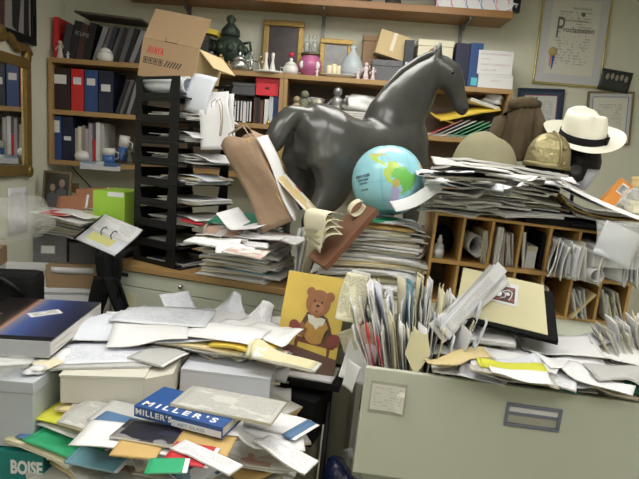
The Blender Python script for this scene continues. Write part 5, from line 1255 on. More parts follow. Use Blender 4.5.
for k_, (wh, u, v, un, yj) in enumerate((('in the heap on the sorter behind the globe', .10, .06, .145, 20), ('in the heap on the sorter beside the globe', .22, .10, .165, 22), ('in the heap on the sorter under the felt hat', .345, .08, .16, 22), ('in the heap on the sorter under the helmet', .45, .11, .08, 16))):
    c = Qpt(u, v, 0); cols.append([wh, c.x, c.y, qyaw, szd(rand_items(rng, 44, tabC), .20, .30, .15, .24), (.04, .035), yj + 8, QTOP(u) + un, {'droop': 4, 'reach': .06, 'sl': .10, 'sb': -.05, 'wave': .007, 'curl': .012 * (k_ % 2)}])
cols[2][4][10] = ('magazine', 'red', {'label': 'pink red edged magazine in the heap under the felt hat', 'rz': -28, 'size': (.22, .16), 'dy': -.05, 'dx': .03})
columns(HQ, cols, rng)
zC = zC2 = 0
c = Qpt(.66, .12, 0)
its = [('magazine', 'pale glossy', {'rz': 5, 'size': (.26, .22)}), ('envelope', 'brown kraft', {'rz': 0, 'size': (.32, .24), 't': .006, 'label': 'brown envelope edge under the white sheets on the portfolio'}), ('packet', 'white', {'rz': 0, 'size': (.32, .24), 't': .006})]
pile(HQ, 'on the portfolio beside the helmet', c.x, c.y, qyaw, its, rng, (.01, .01), 4, droop=.3, reach=.02, support=.2)
loose(HQ, 520, 172, -8, 'folder', 'grey', 'grey folder below the dark glossy magazine', (.22, .16), rng, t=.006, droop=1, reach=.03)
loose(HQ, 545, 180, -6, 'packet', 'cream', 'thick block of cream paper in the heap under the helmet', (.15, .15), rng, t=.024, reach=.02)
loose(HQ, 548, 172, -6, 'magazine', 'dark glossy', 'dark glossy magazine on the thick block of cream paper', (.16, .14), rng, t=.004, reach=.02)
# long white sheet rising off the globe like a ramp
p = atY(421, 197, 2.13)
o, _ = paper('sheet', 'white', TR(p, rad(-4), rad(18), rad(-38)), rng, 'long white sheet sweeping up from the globe to the heap on the sorter', size=(.22, .09), fn=lambda x, y: 2.6 * x * x * (1 if x < 0 else .3) + .008 * math.sin(y * 18), n=12)
loose(HQ, 452, 190, -8, 'magazine', 'blue and white', 'blue and white magazine under the sweeping white sheet', (.2, .16), rng, t=.005, reach=.07)
loose(HQ, 463, 184, 15, 'sheet', 'grey', 'grey square sheet hanging over the heap beside the globe', (.12, .12), rng, reach=.07, droop=6)
loose(HQ, 505, 190, -16, 'letter', 'white', 'white envelope tilted in the heap over the pigeonholes', (.16, .1), rng, reach=.07)
loose(HQ, 480, 184, -18, 'envelope', 'bluish white', 'bluish envelope sliding off the heap above the third pigeonhole', (.17, .11), rng, t=.003, reach=.07, slope=(-.1, .3))
scatter(HQ, 22, ((432, 172), (545, 178), (548, 206), (432, 200)), 'strewn over the heap on the sorter', tabC, rng, (.12, .24), (.06, .11), zmax=1.56, reach=.05, droop=4)
# papers just under the felt hat
loose(HQ, 492, 164, -8, 'magazine', 'dark glossy', 'dark glossy magazine under the long white booklet', (.33, .20), rng, t=.007, droop=.6, reach=.03)
loose(HQ, 497, 161, -5, 'packet', 'white', 'long white booklet under the olive felt hat', (.34, .19), rng, t=.007, droop=.5, reach=.05, slope=(-.08, 0))
# large sheets sloping down to the end of the sorter, leaning on the heap
for A, B, y0, y1, wd, kd, co, lb, tt in (((548, 180), (655, 226), 2.13, 2.04, .20, 'sheet', 'white', 'large white sheet sloping down beside the orange box', .002), ((538, 176), (600, 207), 2.17, 2.12, .16, 'packet', 'bluish white', 'pale sheet sloping down from under the helmet', .004), ((556, 178), (596, 201), 2.24, 2.22, .12, 'folder', 'grey', 'grey folder sloping between helmet and orange box', .005)):
    a_, b_ = atY(*A, y0), atY(*B, y1)
    o, _ = paper(kd, co, facing((a_ + b_) / 2, b_ - a_, (.1, 1, .12)), rng, lb, size=((b_ - a_).length, wd), t=tt, wave=.004, fn=lambda x, y: .25 * x * x + .004 * math.sin(y * 20 + x * 9))
p = atY(486, 158, 2.28); hatz = HQ.at(p.x, p.y) + .002; print('hatz', hatz, p.z)

bk = thing('paperback_book', 'pale paperback book lying before the olive felt hat', 'book', TR((atY(503, 156, 2.17).x, 2.17, HQ.at(atY(503, 156, 2.17).x, 2.22) + .004), qyaw - rad(6), 0, rad(2)))
MB().b2((-.07, 0, 0), (.085, .11, .002)).build('rear_cover', mat('pale cover', (.50, .46, .44), .5), bk); MB().b2((-.069, .002, .002), (.084, .108, .026)).build('pages', M_edge, bk); MB().b2((-.07, 0, .026), (.085, .11, .028)).build('front_cover', MATS['pale cover'], bk)
# ------------------------------------------------------------------ hats
M_felt = mat('olive felt', (.27, .25, .16), .95, var=.1, scale=30, bump=.15, bscale=150, spec=.15)
hp = atY(484, 158, 2.30)
mb = MB(); prof = []
N, Mn = 40, 14; vs = []; fs = []
for j in range(Mn + 1):
    a = j / Mn * PI / 2; r = math.cos(a) ** .75; z = math.sin(a)
    for k in range(N):
        th = 2 * PI * k / N; x = .132 * r * math.cos(th); y = .115 * r * math.sin(th)
        zz = .158 * z * (1 - .10 * sstep(-.2, .9, math.cos(th)))
        vs.append((x, y, zz))
for j in range(Mn):
    for k in range(N): fs.append((j * N + k, j * N + (k + 1) % N, (j + 1) * N + (k + 1) % N, (j + 1) * N + k))
fs.append(tuple(range(N - 1, -1, -1))); fs.append(tuple(Mn * N + k for k in range(N)))
mb.add(vs, fs)
t = thing('felt_hat', 'round olive felt bowler hat lying on the heap behind the globe', 'hat', TR((hp.x, hp.y, hatz + .002), rad(-8), 0, rad(5)))
mb.build('crown', M_felt, t, smooth=True)
MB().lathe([(.125, .002), (.15, .006), (.155, .012), (.148, .014), (.125, .010)], 40, 0, (0, 0, 0), 1.0, .88).build('brim', M_felt, t, smooth=True)
# brass helmet
M_brass = mat('hammered brass', (.30, .26, .13), .45, .6, var=.5, scale=30, bump=.7, bscale=45)
bp = atY(546, 167, 2.32)
t = thing('brass_helmet', 'hammered brass helmet with rivets under the white hat', 'helmet', TR(bp, rad(-8), 0, rad(4)))
MB().lathe([(.088, 0), (.09, .006), (.089, .03), (.084, .07), (.072, .10), (.05, .125), (.025, .138), (.002, .142)], 32).build('dome', M_brass, t, smooth=True)
MB().lathe([(.094, -.004), (.095, .002), (.095, .014), (.090, .016)], 32).build('rim_band', mat('dull brass', (.24, .20, .10), .45, .6, var=.2), t, smooth=True)
for a in (-1.25,): 
    MB().tube([(.089 * math.cos(a) * c_, .089 * math.sin(a) * c_, z_) for c_, z_ in ((1.02, .0), (1.0, .05), (.85, .10), (.55, .128), (.05, .145))], .006, 8).build('rib', MATS['dull brass'], t, smooth=True)
for a, z_, k in ((-1.05, .02, 1.0), (-1.05, .08, .90)):
    MB().ball((.092 * math.cos(a) * k, .092 * math.sin(a) * k, z_), .010, 0, 10, 8).build('rivet', MATS['dull brass'], t, smooth=True)
MB().lathe([(.07, -.10), (.075, -.05), (.082, 0)], 24).build('dark_lining', M_blackm, t, smooth=True)
# dark helmet with ear disc, under the white hat
wp = atY(583, 152, 2.42)
t = thing('dark_helmet', 'dark helmet with round ear disc and pale neck lining under the white hat', 'helmet', TR((wp.x - .01, wp.y, wp.z - .10), rad(-8)))
MB().lathe([(.085, .03), (.088, .06), (.08, .10), (.055, .135), (.01, .15)], 28).build('dome', M_black, t, smooth=True)
MB().lathe([(.025, 0), (.028, .006), (.018, .012), (.012, .010)], 20).build('ear_disc', mat('dark steel', (.07, .07, .07), .4, .7), t, Matrix.Translation((-.035, -.078, .02)) @ Matrix.Rotation(PI / 2, 4, 'X'), smooth=True)
MB().prism([(-.08, .035), (-.02, .06), (.02, .05), (.0, -.02), (-.04, -.04), (-.075, -.02)], -.085, -.07, 0, Matrix(((1, 0, 0, 0), (0, 0, 1, 0), (0, 1, 0, 0), (0, 0, 0, 1)))).build('cheek_plate', M_black, t, bevel=.004)
MB().lathe([(.03, -.06), (.05, -.03), (.075, .03)], 24, 0, (.01, 0, 0)).build('neck_lining', M_whiteb, t, smooth=True)
MB().tube([(-.01, 0, -.06), (-.01, 0, -(wp.z - .10 - QT) + .03)], .008, 10).build('stand_rod', M_black, t); MB().lathe([(.05, 0), (.05, .008)], 24, 0, (-.01, 0, -(wp.z - .10 - QT) + .029)).build('stand_base', M_black, t)
# white panama
M_straw = mat('white straw', (.84, .82, .70), .6, var=.03, scale=60, bump=.1, bscale=250)
hc = atY(582, 138, 2.40)
t = thing('panama_hat', 'white panama hat with black band resting on the dark helmet', 'hat', TR((hc.x, hc.y, hc.z - .005), rad(-6), rad(25), rad(2)))
N = 56
rings = [(.166, .024, 0), (.168, .027, 0), (.148, .010, 0), (.115, .0, 0), (.094, .002, 0), (.093, .01, 0), (.091, .04, 0), (.088, .075, 0), (.083, .104, 1), (.073, .120, 1), (.05, .122, 1), (.025, .114, 1), (.003, .110, 1)]
vs = []; fs = []
for r, z, tp in rings:
    for k in range(N):
        th = 2 * PI * k / N; cx, sy = math.cos(th), math.sin(th)
        x, y = r * cx, r * sy * .88
        z2 = z
        if r > .11: z2 += .016 * (abs(cx) ** 2) * ((r - .11) / .06) - .024 * max(0, -sy) * ((r - .11) / .06)
        if z > .03:
            f = sstep(.03, .1, z)
            y *= 1 - .0 * f
            pin = math.exp(-((x - .03) / .035) ** 2) * sstep(.0, .06, -y)    # front pinch
            y += .022 * pin * f; x -= .01 * f
            if tp: z2 -= .032 * math.exp(-((y - .01 - x * .15) / .026) ** 2) * sstep(-.09, -.03, x) - .006 * (x < 0)
        vs.append((x, y, z2))
for j in range(len(rings) - 1):
    for k in range(N): fs.append((j * N + k, j * N + (k + 1) % N, (j + 1) * N + (k + 1) % N, (j + 1) * N + k))
fs.append(tuple((len(rings) - 1) * N + k for k in range(N)))
mb = MB(); mb.add(vs, fs); o = mb.build('tmphat', M_straw); s_ = o.modifiers.new('s', 'SOLIDIFY'); s_.thickness = .003; s2 = o.modifiers.new('u', 'SUBSURF'); s2.levels = 1; s2.render_levels = 1
evaluated(o, 'body', [M_straw], t)
mb = MB(); vs = []; fs = []
for r, z in ((.0955, .003), (.0975, .004), (.096, .033), (.092, .034)):
    for k in range(N): th = 2 * PI * k / N; vs.append((r * math.cos(th) * 1.005, r * math.sin(th) * .88 * 1.01, z))
for j in range(3):
    for k in range(N): fs.append((j * N + k, j * N + (k + 1) % N, (j + 1) * N + (k + 1) % N, (j + 1) * N + k))
mb.add(vs, fs); mb.build('band', M_blackm, t, smooth=True)
MB().b2((-.012, -.006, 0), (.012, .004, .034)).build('bow', M_blackm, t, TR((.083, -.048, .004), rad(55)), bevel=.003)
# brown jacket draped behind
M_suede = mat('brown suede', (.10, .075, .045), .95, var=.3, scale=14, bump=.3, bscale=60, spec=.2)
jp = atY(514, 150, 2.62)
t = thing('brown_jacket', 'brown suede jacket bundled behind the olive felt hat', 'jacket', TR((jp.x, jp.y, jp.z - .05), rad(-6)) @ Matrix.Diagonal((.64, .8, .78, 1)))
mb = MB(); N, Mn = 44, 16; vs = []; fs = []
for j in range(Mn + 1):
    f = j / Mn; w = .165 - .075 * sstep(.45, 1, f); z = .0 + .345 * f
    for k in range(N):
        th = 2 * PI * k / N; fold = 1 + .10 * math.sin(th * 7 + f * 3) * (1 - f * .5) + .05 * math.sin(th * 13 + 1.3)
        vs.append((w * math.cos(th) * fold + .02 * f, .10 * math.sin(th) * fold, z + .03 * math.cos(th * 2 + .6) * sstep(.6, 1, f)))
for j in range(Mn):
    for k in range(N): fs.append((j * N + k, j * N + (k + 1) % N, (j + 1) * N + (k + 1) % N, (j + 1) * N + k))
fs.append(tuple(range(N - 1, -1, -1))); fs.append(tuple(Mn * N + k for k in range(N)))
mb.add(vs, fs); mb.build('body', M_suede, t, smooth=True)
mb = MB(); mb.tube([(-.085, -.05, .315), (-.02, -.085, .33), (.05, -.085, .335), (.12, -.04, .325)], [.03, .035, .035, .028], 12); mb.build('collar', M_suede, t, smooth=True)
mb = MB(); mb.tube([(-.07, -.06, .31), (-.14, -.07, .22), (-.17, -.06, .10), (-.17, -.05, .0)], [.03, .05, .05, .045], 12); mb.build('sleeve', M_suede, t, smooth=True)
mb = MB(); mb.tube([(.10, -.06, .30), (.13, -.09, .2), (.14, -.09, .10), (.13, -.08, .0)], [.03, .05, .05, .045], 12); mb.build('sleeve', M_suede, t, smooth=True)
# orange box, cream boxes at the frame edge
op = atY(603, 203, 2.14)
t = thing('orange_carton', 'orange carton with barcode label leaning on the sorter end', 'box', TR((op.x + .012, op.y, op.z - .012), rad(-15), rad(6), rad(34)))
MB().b2((-.022, 0, 0), (.022, .07, .115)).build('body', mat('orange card', (.62, .24, .04), .5), t, bevel=.002)
MB().b2((-.014, -.001, .065), (.014, .0, .105)).build('barcode_label', M_white, t)
bc = MB()
for k in range(6): bc.b2((-.011 + k * .004, -.0018, .070), (-.011 + k * .004 + .002, -.0009, .1))
bc.build('bar_print', M_ink, t)
MB().b2((.022, -.001, 0), (.026, .072, .11)).build('grey_side', M_grey, t)
for i, (py, h, m, lb) in enumerate(((205, .045, M_cream, 'lowest of three cream boxes stacked at the end of the sorter'), (192, .045, mat('light grey card', (.5, .5, .47), .7), 'grey middle box in the stack at the end of the sorter'), (180, .04, M_manila, 'manila box on top of the stack at the end of the sorter'))):
    q = atY(648, 214, 2.05)
    t = thing('card_box', lb, 'box', TR((q.x + .005 * i, q.y, q.z + (.0, .0465, .093)[i]), qyaw - rad(4 * i)))
    MB().b2((-.05, 0, 0), (.06, .1, h - .012)).build('body', m, t, bevel=.002); MB().b2((-.052, -.002, h - .0115), (.062, .102, h)).build('lid', m, t, bevel=.002)
q = atY(628, 200, 2.08); o = lump('plastic_wrap', 'crumpled clear plastic wrap beside the orange carton', 'plastic wrap', TR(q - Vector((0, 0, .03))), (.03, .03, .035), M_bag, 5, .2)
# ------------------------------------------------------------------ open drawer contents
rng = random.Random(505)
DB = .711
# upright files at the drawer's near end, in three ranks
pal = ['white', 'white', 'printed', 'white', 'pale manila', 'cream', 'white', 'bluish white', 'grey', 'white', 'pale manila', 'form']
def rank(n, v, h0, h1, d0, d1, u0, u1, forced, where):
    for i in range(n):
        f = i / (n - 1); u = u0 + (u1 - u0) * f
        c = forced.get(i) or rng.choice(pal)
        a = rad(-13 + 24 * f + rng.uniform(-1.5, 1.5))
        kind = 'folder' if c in ('red', 'teal', 'pale manila') else rng.choice(('sheet', 'sheet', 'packet'))
        hgt = rng.uniform(h0, h1) * (1 if c != 'red' else .86); dep = rng.uniform(d0, d1)
        base = Rp(u, -PULL + v + rng.uniform(-.015, .015), DB)
        q1, q2, q3 = -.35 + .7 * f + rng.uniform(-.08, .08), rng.uniform(10, 26), rng.uniform(0, 6)
        def fn(x, y, q1=q1, q2=q2, q3=q3, h=hgt):
            top = sstep(.0, h * .5, -x)
            return q1 * top * .07 + .009 * top * math.sin(y * q2 + q3) + .002 * math.sin(x * 25 + q2)
        M = TR(base, ang + rad(rng.uniform(-5, 5))) @ Matrix.Rotation(a, 4, 'Y') @ Matrix.Translation((0, 0, hgt / 2)) @ Matrix.Rotation(PI / 2 + rad(rng.uniform(-2, 2)), 4, 'Y') @ Matrix.Rotation(rad(rng.uniform(-6, 6)), 4, 'Z')
        th = {'folder': .004, 'packet': rng.uniform(.003, .006), 'sheet': .0016}[kind]
        lab = f'{look_word(c)} {NOUN[kind]} standing upright in the {where} of the open drawer'
        paper(kind, c, M, rng, lab, f'{look_word(c)} {NOUN[kind]}s upright in the {where}', size=(hgt, dep), t=th, fn=fn, n=9)
rank(20, .30, .43, .50, .10, .13, .085, .24, {4: 'grey'}, 'rear rank')
rank(30, .19, .42, .50, .10, .13, .08, .245, {3: 'white', 12: 'teal'}, 'middle rank')
rank(25, .097, .36, .44, .08, .11, .075, .245, {2: 'red', 4: 'red', 0: 'white', 17: 'pale manila'}, 'front rank')
# a pale folder whose tip hangs over the drawer edge
base = Rp(.145, -PULL + .028, .985)
M = TR(base, ang) @ Matrix.Rotation(rad(90 - 12), 4, 'X')
tag(MB().prism([(.0, -.022), (.040, .045), (.028, .10), (-.02, .105), (-.034, .04)], 0, .003).build('folder_flap', [M_manilal], None, M), 'pale folder flap with its tip hanging over the drawer edge', 'folder')
# sheaf of papers leaning from the files up to the sorter
pa, pb = atY(440, 334, 1.58), atY(497, 272, 1.76)
xd = (pb - pa); SL = xd.length
for k in range(6):
    off = Vector((.001 * k, -.0026 * k, .002 * k)); 
    M = facing((pa + pb) / 2 + off, xd + Vector((rng.uniform(-.01, .01), 0, rng.uniform(-.01, .01))), (-.6, .3, .6))
    o, _ = paper('packet' if k % 2 == 0 else 'sheet', ('white', 'printed', 'grey', 'bluish white')[k % 4], M @ TR((rng.uniform(-.012, .012), rng.uniform(-.004, .004), 0), rad(rng.uniform(-3.5, 3.5))), rng, 'sheaf of white printed papers leaning against the pigeonhole sorter', 'papers of the leaning sheaf', size=(SL * rng.uniform(.88, 1.05), .070 - .007 * k), t=.0028 if k % 2 == 0 else .0014, fn=lambda x, y: .30 * max(0, x) ** 2 + .003 * math.sin(y * 30))
# curled newspaper clippings at the near left end
def wavy(name, lab, cat, M, w, l, t, fn, mats, n=(14, 12)):
    return tag(MB().sheet(w, l, t, fn, *n).build(name, mats, None, M, True), lab, cat)
pn = atY(353, 298, 1.72)
wavy('newspaper', 'aged folded newspaper draped over the corner of the bear painting', 'newspaper', facing(pn, (1, -.12, -.10), (0.02, .3, 1)), .085, .155, .004, lambda x, y: (x * (1 - .25 * sstep(.0, .08, y)), y, .022 * math.cos(x * 32) + .02 * sstep(-.05, -.08, y)), [M_newsy, M_edgey])
wavy('newspaper', 'inner leaf of the aged newspaper curling behind its front leaf', 'newspaper', facing(pn + Vector((.012, .03, -.0)), (1, -.3, -.10), (0.02, .3, 1)), .085, .16, .003, lambda x, y: (x * (1 - .3 * sstep(.0, .08, y)), y, .02 * math.cos(x * 32)), [M_news, M_edgey])
pn = atY(357, 338, 1.70)
wavy('newspaper', 'torn newspaper flap curling below the aged newspaper', 'newspaper', facing(pn, (1, -.35, .55), (-.3, .3, 1)), .13, .07, .002, lambda x, y: (x, y, .03 * math.sin(x * 26 + 1)), [M_newsy, M_edgey])
pn = atY(359, 362, 1.66)
wavy('crumpled_paper', 'crumpled white paper spilling over the drawer side beside the painting', 'paper', facing(pn, (1, -.2, -.2), (.3, .3, 1)), .10, .13, .002, lambda x, y: (x, y, .018 * math.sin(x * 40) + .02 * math.sin(y * 33 + x * 18)), [M_white, M_edge])
pn = atY(351, 376, 1.62)
wavy('crumpled_paper', 'white paper flap hanging outside the drawer corner', 'paper', facing(pn, (.8, -.5, -.2), (.1, .1, 1)), .05, .09, .002, lambda x, y: (x * (1 + 2 * y), y, .012 * math.sin(x * 40 + y * 20)), [M_white, M_edge])

# flat heap of papers filling the rest of the drawer
rng = random.Random(606)
HD = Heap(); HD.rect(MR, .29, RW - .024, -PULL + .018, .03, .7055); HD.rect(MR, .02, RW, -PULL, -PULL + .018, .981)
tabD = [(('packet', 'white'), 5), (('packet', 'printed'), 4), (('folder', 'manila'), 1), (('folder', 'pale manila'), 2), (('magazine', 'pale glossy'), 2), (('sheet', 'white'), 4), (('newspaper', 'newsprint'), 2), (('magazine', 'red and cream'), 1), (('folder', 'grey'), 1), (('packet', 'cream'), 2), (('magazine', 'dark glossy'), 1), (('packet', 'grey'), 2), (('sheet', 'form'), 2)]
def fill(where, u, v, until, tab, a, b, c_, d_, spread, yj, t0=.005, t1=.014, n=40, **kw):
    p = Rp(u, -PULL + v); its = szd(rand_items(rng, n, tab), a, b, c_, d_, t0, t1)
    return pile(HD, where, p.x, p.y, ang, its, rng, spread, yj, until=until, **kw)
def DZ(u, z): return Rp(u, -PULL + .1, z).z
cols = []
for wh, u, v, un, k in (('in the drawer heap beside the upright files', .36, .145, .985, 0), ('low in the drawer heap behind the handle', .50, .145, .995, 0), ('in the drawer heap beyond the handle', .64, .145, 1.015, 0), ('in the far drawer heap', .79, .145, 1.03, 0), ('at the end of the drawer heap', .95, .145, 1.03, 0),
                        ('at the back of the drawer beside the files', .38, .30, .99, 1), ('at the back of the drawer behind the handle', .55, .30, 1.01, 1), ('at the back of the far drawer end', .76, .30, 1.045, 1), ('at the back end of the drawer', .93, .30, 1.05, 1)):
    p = Rp(u, -PULL + v); its = szd(rand_items(rng, 44, tabD), .17, .26, .14, .175, .006, .012, True)
    cols.append((wh, p.x, p.y, ang, its, (.025, .012), 8, DZ(u, un - (.015 if k == 0 else .0)), {'droop': 2.5, 'reach': .035}))
columns(HD, cols, rng)
z1 = z2 = 0
print('drawer', z1, z2)
def dl(px, py, rz, kind, col, lab, size, **kw):
    kw.setdefault('reach', .15); kw.setdefault('droop', 2.5); return loose(HD, px, py, rz, kind, col, lab, size, rng, **kw)
dl(470, 352, -14, 'magazine', 'red and cream', 'curved red edged magazine at the front of the drawer heap', (.20, .14), t=.010)
dl(500, 366, -4, 'folder', 'yellow green', 'yellow folder edge sticking out of the drawer heap', (.25, .12), t=.003, slope=(.12, 0))
dl(535, 352, 14, 'packet', 'white', 'white packet lying over the yellow folder', (.24, .13), t=.004, slope=(.1, 0))
dl(480, 374, -24, 'sheet', 'white', 'small white slip at the drawer front under the magazine', (.12, .10))
dl(560, 384, -12, 'sheet', 'printed', 'printed sheet hanging over the drawer front beside the folded sheet', (.18, .10))
dl(520, 378, -6, 'sheet', 'white', 'folded white sheet hanging over the drawer front above the handle', (.16, .11), curl=.03, wave=.012)
dl(606, 384, -8, 'packet', 'cream', 'cream packet curving at the drawer front far end', (.20, .12), t=.006)
dl(595, 362, 12, 'packet', 'white', 'white packet fanned over the far end of the drawer', (.26, .14), t=.006, slope=(.14, 0))
dl(585, 350, 18, 'folder', 'manila', 'manila folder fanned over the far end of the drawer', (.22, .12), t=.004, slope=(.14, 0))
dl(568, 392, -12, 'letter', 'dark green', 'dark green card corner at the drawer front', (.05, .04), t=.002)
dl(634, 390, 20, 'folder', 'dark green', 'dark green folder at the far end of the drawer front', (.06, .09), t=.004)
scatter(HD, 34, ((450, 352), (600, 350), (600, 388), (450, 376)), 'strewn over the drawer heap', tabD, rng, (.12, .24), (.05, .10), zmax=1.04, reach=.05, droop=4)
scatter(HD, 12, ((585, 356), (622, 352), (622, 376), (585, 374)), 'strewn over the far end of the drawer heap', tabD, rng, (.12, .2), (.05, .10), zmax=1.045, reach=.05, droop=4)
dl(512, 369, -6, 'folder', 'yellow green', 'slim yellow folder corner sticking out above the handle', (.18, .06), t=.003, slope=(.12, 0))
dl(520, 379, -8, 'sheet', 'white', 'torn white sheet hanging over the drawer front above the handle', (.15, .08), curl=.03, wave=.012)
# upright ruffled papers at the far end, beside the sorter
for k in range(20):
    f = k / 19; p = atY(600 + 52 * f, 346 + rng.uniform(-8, 10) - 6 * f, 1.64 + .05 * rng.random())
    col = ('white', 'printed', 'grey', 'cream', 'newsprint')[k % 5]
    M = TR(p, ang + rad(rng.uniform(-15, 15))) @ Matrix.Rotation(rad(-38 + 26 * f + rng.uniform(-5, 5)), 4, 'Y') @ Matrix.Rotation(PI / 2, 4, 'Y')
    o, _ = paper('sheet' if k % 3 else 'packet', col, M, rng, f'{look_word(col)} {NOUN["sheet" if k % 3 else "packet"]} slanting upright at the far end of the drawer', f'{look_word(col)} {NOUN["sheet" if k % 3 else "packet"]}s slanting upright at the far end', size=(rng.uniform(.12, .17), rng.uniform(.08, .12)), fn=lambda x, y, q=rng.uniform(.5, 1.8): q * x * x * (1 if x < 0 else .3) + .006 * math.sin(y * 20), t=.0018 if k % 3 else .005)
dl(580, 340, 10, 'sheet', 'form', 'blue printed form lying beside the black folder', (.20, .16))
dl(560, 346, -4, 'sheet', 'white', 'white letter lying beside the black folder', (.22, .16))
# black folder and cream folder with crest print
P = [atY(466, 269, 1.92), atY(549, 287, 1.86), atY(541, 334, 1.58), atY(452, 312, 1.66)]
cc = sum(P, Vector()) / 4; xd = (P[1] - P[0] + P[2] - P[3]); yd = (P[0] - P[3] + P[1] - P[2])
Mc = facing(cc, xd, yd); wc, lc = xd.length / 2, yd.length / 2
t = thing('black_folder', 'black pocket folder lying under the cream folder with the framed print', 'folder', Mc @ TR((.018, -.008, -.012)))
MB().b2((-wc / 2, -lc / 2 - .01, -.002), (wc / 2 + .012, lc / 2 - .02, .004)).build('rear_cover', M_blackm, t); MB().b2((-wc / 2 + .004, -lc / 2 - .004, .0042), (wc / 2 + .006, lc / 2 - .024, .008)).build('papers', M_edge, t); MB().b2((-wc / 2, -lc / 2 - .01, .0082), (wc / 2 + .012, lc / 2 - .02, .0105)).build('front_cover', M_blackm, t)
t = thing('cream_folder', 'pale cream folder with a dark ornamental print card, lying on the black folder', 'folder', Mc)
MB().sheet(wc, lc, .003, lambda x, y: .0, 4, 4).build('cover', [M_manilal, M_manilal], t)
Mp = TR((-.012, .035, .004), rad(-2)); pw, pl = .125, .145
card = MB().b2((-pw / 2, -pl / 2, 0), (pw / 2, pl / 2, .0012)).build('print_card', M_white, t, Mp)
MB().b2((-pw * .42, -pl * .40, .0013), (pw * .42, pl * .30, .0018)).build('ornament_print', mat('dark ornament print', (.10, .06, .06), .5, var=.9, scale=60), card)
orn = MB()
for sx in (-1, 1):
    orn.tube([(sx * .008, -.04, .0022), (sx * .022, -.03, .0022), (sx * .024, -.008, .0022), (sx * .012, .004, .0022), (sx * .03, .02, .0022), (sx * .044, .01, .0022), (sx * .042, -.02, .0022), (sx * .034, -.045, .0022)], .0022, 6)
    orn.ball((sx * .03, -.005, .002), (.007, .012, .0012), 0, 10, 6)
orn.ball((0, -.012, .002), (.012, .022, .0012), 0, 12, 6); orn.ball((0, .022, .002), (.014, .008, .0012), 0, 12, 6)
orn.build('ornament_print', M_white, card, smooth=True)
ro = mat('dull red print', (.42, .12, .10), .5)
for rx_, ry_, a_, b_ in ((-.042, -.04, .010, .012), (.042, -.04, .010, .012), (-.04, .03, .010, .008), (.04, .03, .010, .008), (0, -.047, .012, .006)):
    MB().ball((rx_, ry_, .0018), (a_, b_, .001), 0, 10, 6).build('ornament_print', ro, card, smooth=True)
lettering('IN RECOGNITION', .009, M_ink, card, TR((0, pl * .39, .0016)), width=.07, thick=.0002)
# rolled pages under the black folder
p = atY(480, 335, 1.66)
wavy('paper_bundle', 'bundle of curled white pages under the black folder', 'papers', TR(p, rad(-14), rad(10), rad(-4)), .20, .12, .014, lambda x, y: .045 * sstep(-.03, -.1, x) * 1 - .5 * x * x, [M_white, M_edge])
p = atY(452, 338, 1.68); lump('crumpled_wrapper', 'dark crumpled wrapper between the files and the curled pages', 'wrapper', TR(p - Vector((0, 0, .05))), (.06, .05, .04), M_mag3, 9, .3)

# ------------------------------------------------------------------ bear painting
PB = [atY(285, 268, 2.02), atY(345, 281, 1.98), atY(338, 375, 1.87), atY(276, 367, 1.90)]
cc = sum(PB, Vector()) / 4; xd = (PB[1] - PB[0] + PB[2] - PB[3]); yd = (PB[0] - PB[3] + PB[1] - PB[2])
bw_, bl_ = xd.length / 2, yd.length / 2
t = thing('bear_painting', 'yellow canvas painting of a brown teddy bear on a bench, leaning at the drawer', 'painting', facing(cc, xd, yd))
MB().b2((-bw_ / 2, -bl_ / 2, -.018), (bw_ / 2, bl_ / 2, 0)).build('canvas', mat('painted yellow canvas', (.60, .43, .08), .6, var=.32, scale=7), t, bevel=.002)
def U(x, y): return ((x - .5) * bw_, (.5 - y) * bl_)     # 0..1 from top-left
def flat(name, pts, m, z): MB().prism([U(*p) for p in pts][::-1], z, z + .0004).build(name, m, t)
def ell(name, cx, cy, rx, ry, m, z, n=20, rot=0): flat(name, [(cx + rx * math.cos(2 * PI * k / n) * math.cos(rot) - ry * math.sin(2 * PI * k / n) * math.sin(rot), cy + (rx * math.cos(2 * PI * k / n) * math.sin(rot) + ry * math.sin(2 * PI * k / n) * math.cos(rot)) * bw_ / bl_) for k in range(n)], m, z)
Bf = mat('bear fur paint', (.28, .12, .05), .7, var=.25, scale=40); Bd = mat('bear jacket paint', (.09, .045, .025), .7, var=.2, scale=40); Bo = mat('bear belly paint', (.40, .22, .05), .7, var=.2, scale=40); Bp = mat('bear paw paint', (.22, .05, .04), .7); Bfl = mat('painted floor', (.135, .075, .05), .7, var=.12, scale=8); Bw = mat('painted lace', (.6, .58, .48), .7, var=.1, scale=60); Bb = mat('painted bench', (.17, .055, .035), .6)
flat('floor_print', [(0.0, .76), (.3, .765), (.62, .80), (1, .84), (1, 1), (0, 1)], Bfl, .0001)
flat('bench_print', [(.30, .66), (.92, .70), (.93, .745), (.30, .715)], Bb, .0006)
for x in (.29, .82): flat('bench_print', [(x, .70), (x + .06, .70), (x + .05, .86), (x + .015, .86)], Bb, .0005)
flat('bear_print', [(.42, .40), (.36, .50), (.34, .60), (.42, .68), (.78, .70), (.86, .64), (.84, .54), (.76, .44), (.66, .40)], Bd, .0011)
ell('bear_print', .60, .58, .20, .22, Bo, .0016)
ell('bear_print', .57, .295, .20, .215, Bf, .0021); ell('bear_print', .43, .19, .075, .08, Bf, .0019); ell('bear_print', .745, .215, .075, .08, Bf, .0019)
ell('bear_print', .57, .345, .10, .09, mat('bear muzzle paint', (.36, .17, .08), .7), .0026)
for x, y in ((.51, .275), (.63, .285)): ell('bear_print', x, y, .018, .018, M_ink, .0031)
ell('bear_print', .57, .325, .03, .022, M_ink, .0031); ell('bear_print', .565, .385, .035, .018, Bp, .0031)
flat('bear_print', [(.43, .425), (.52, .43), (.58, .455), (.66, .44), (.73, .45), (.70, .52), (.64, .53), (.60, .575), (.55, .53), (.47, .51)], Bw, .0026)
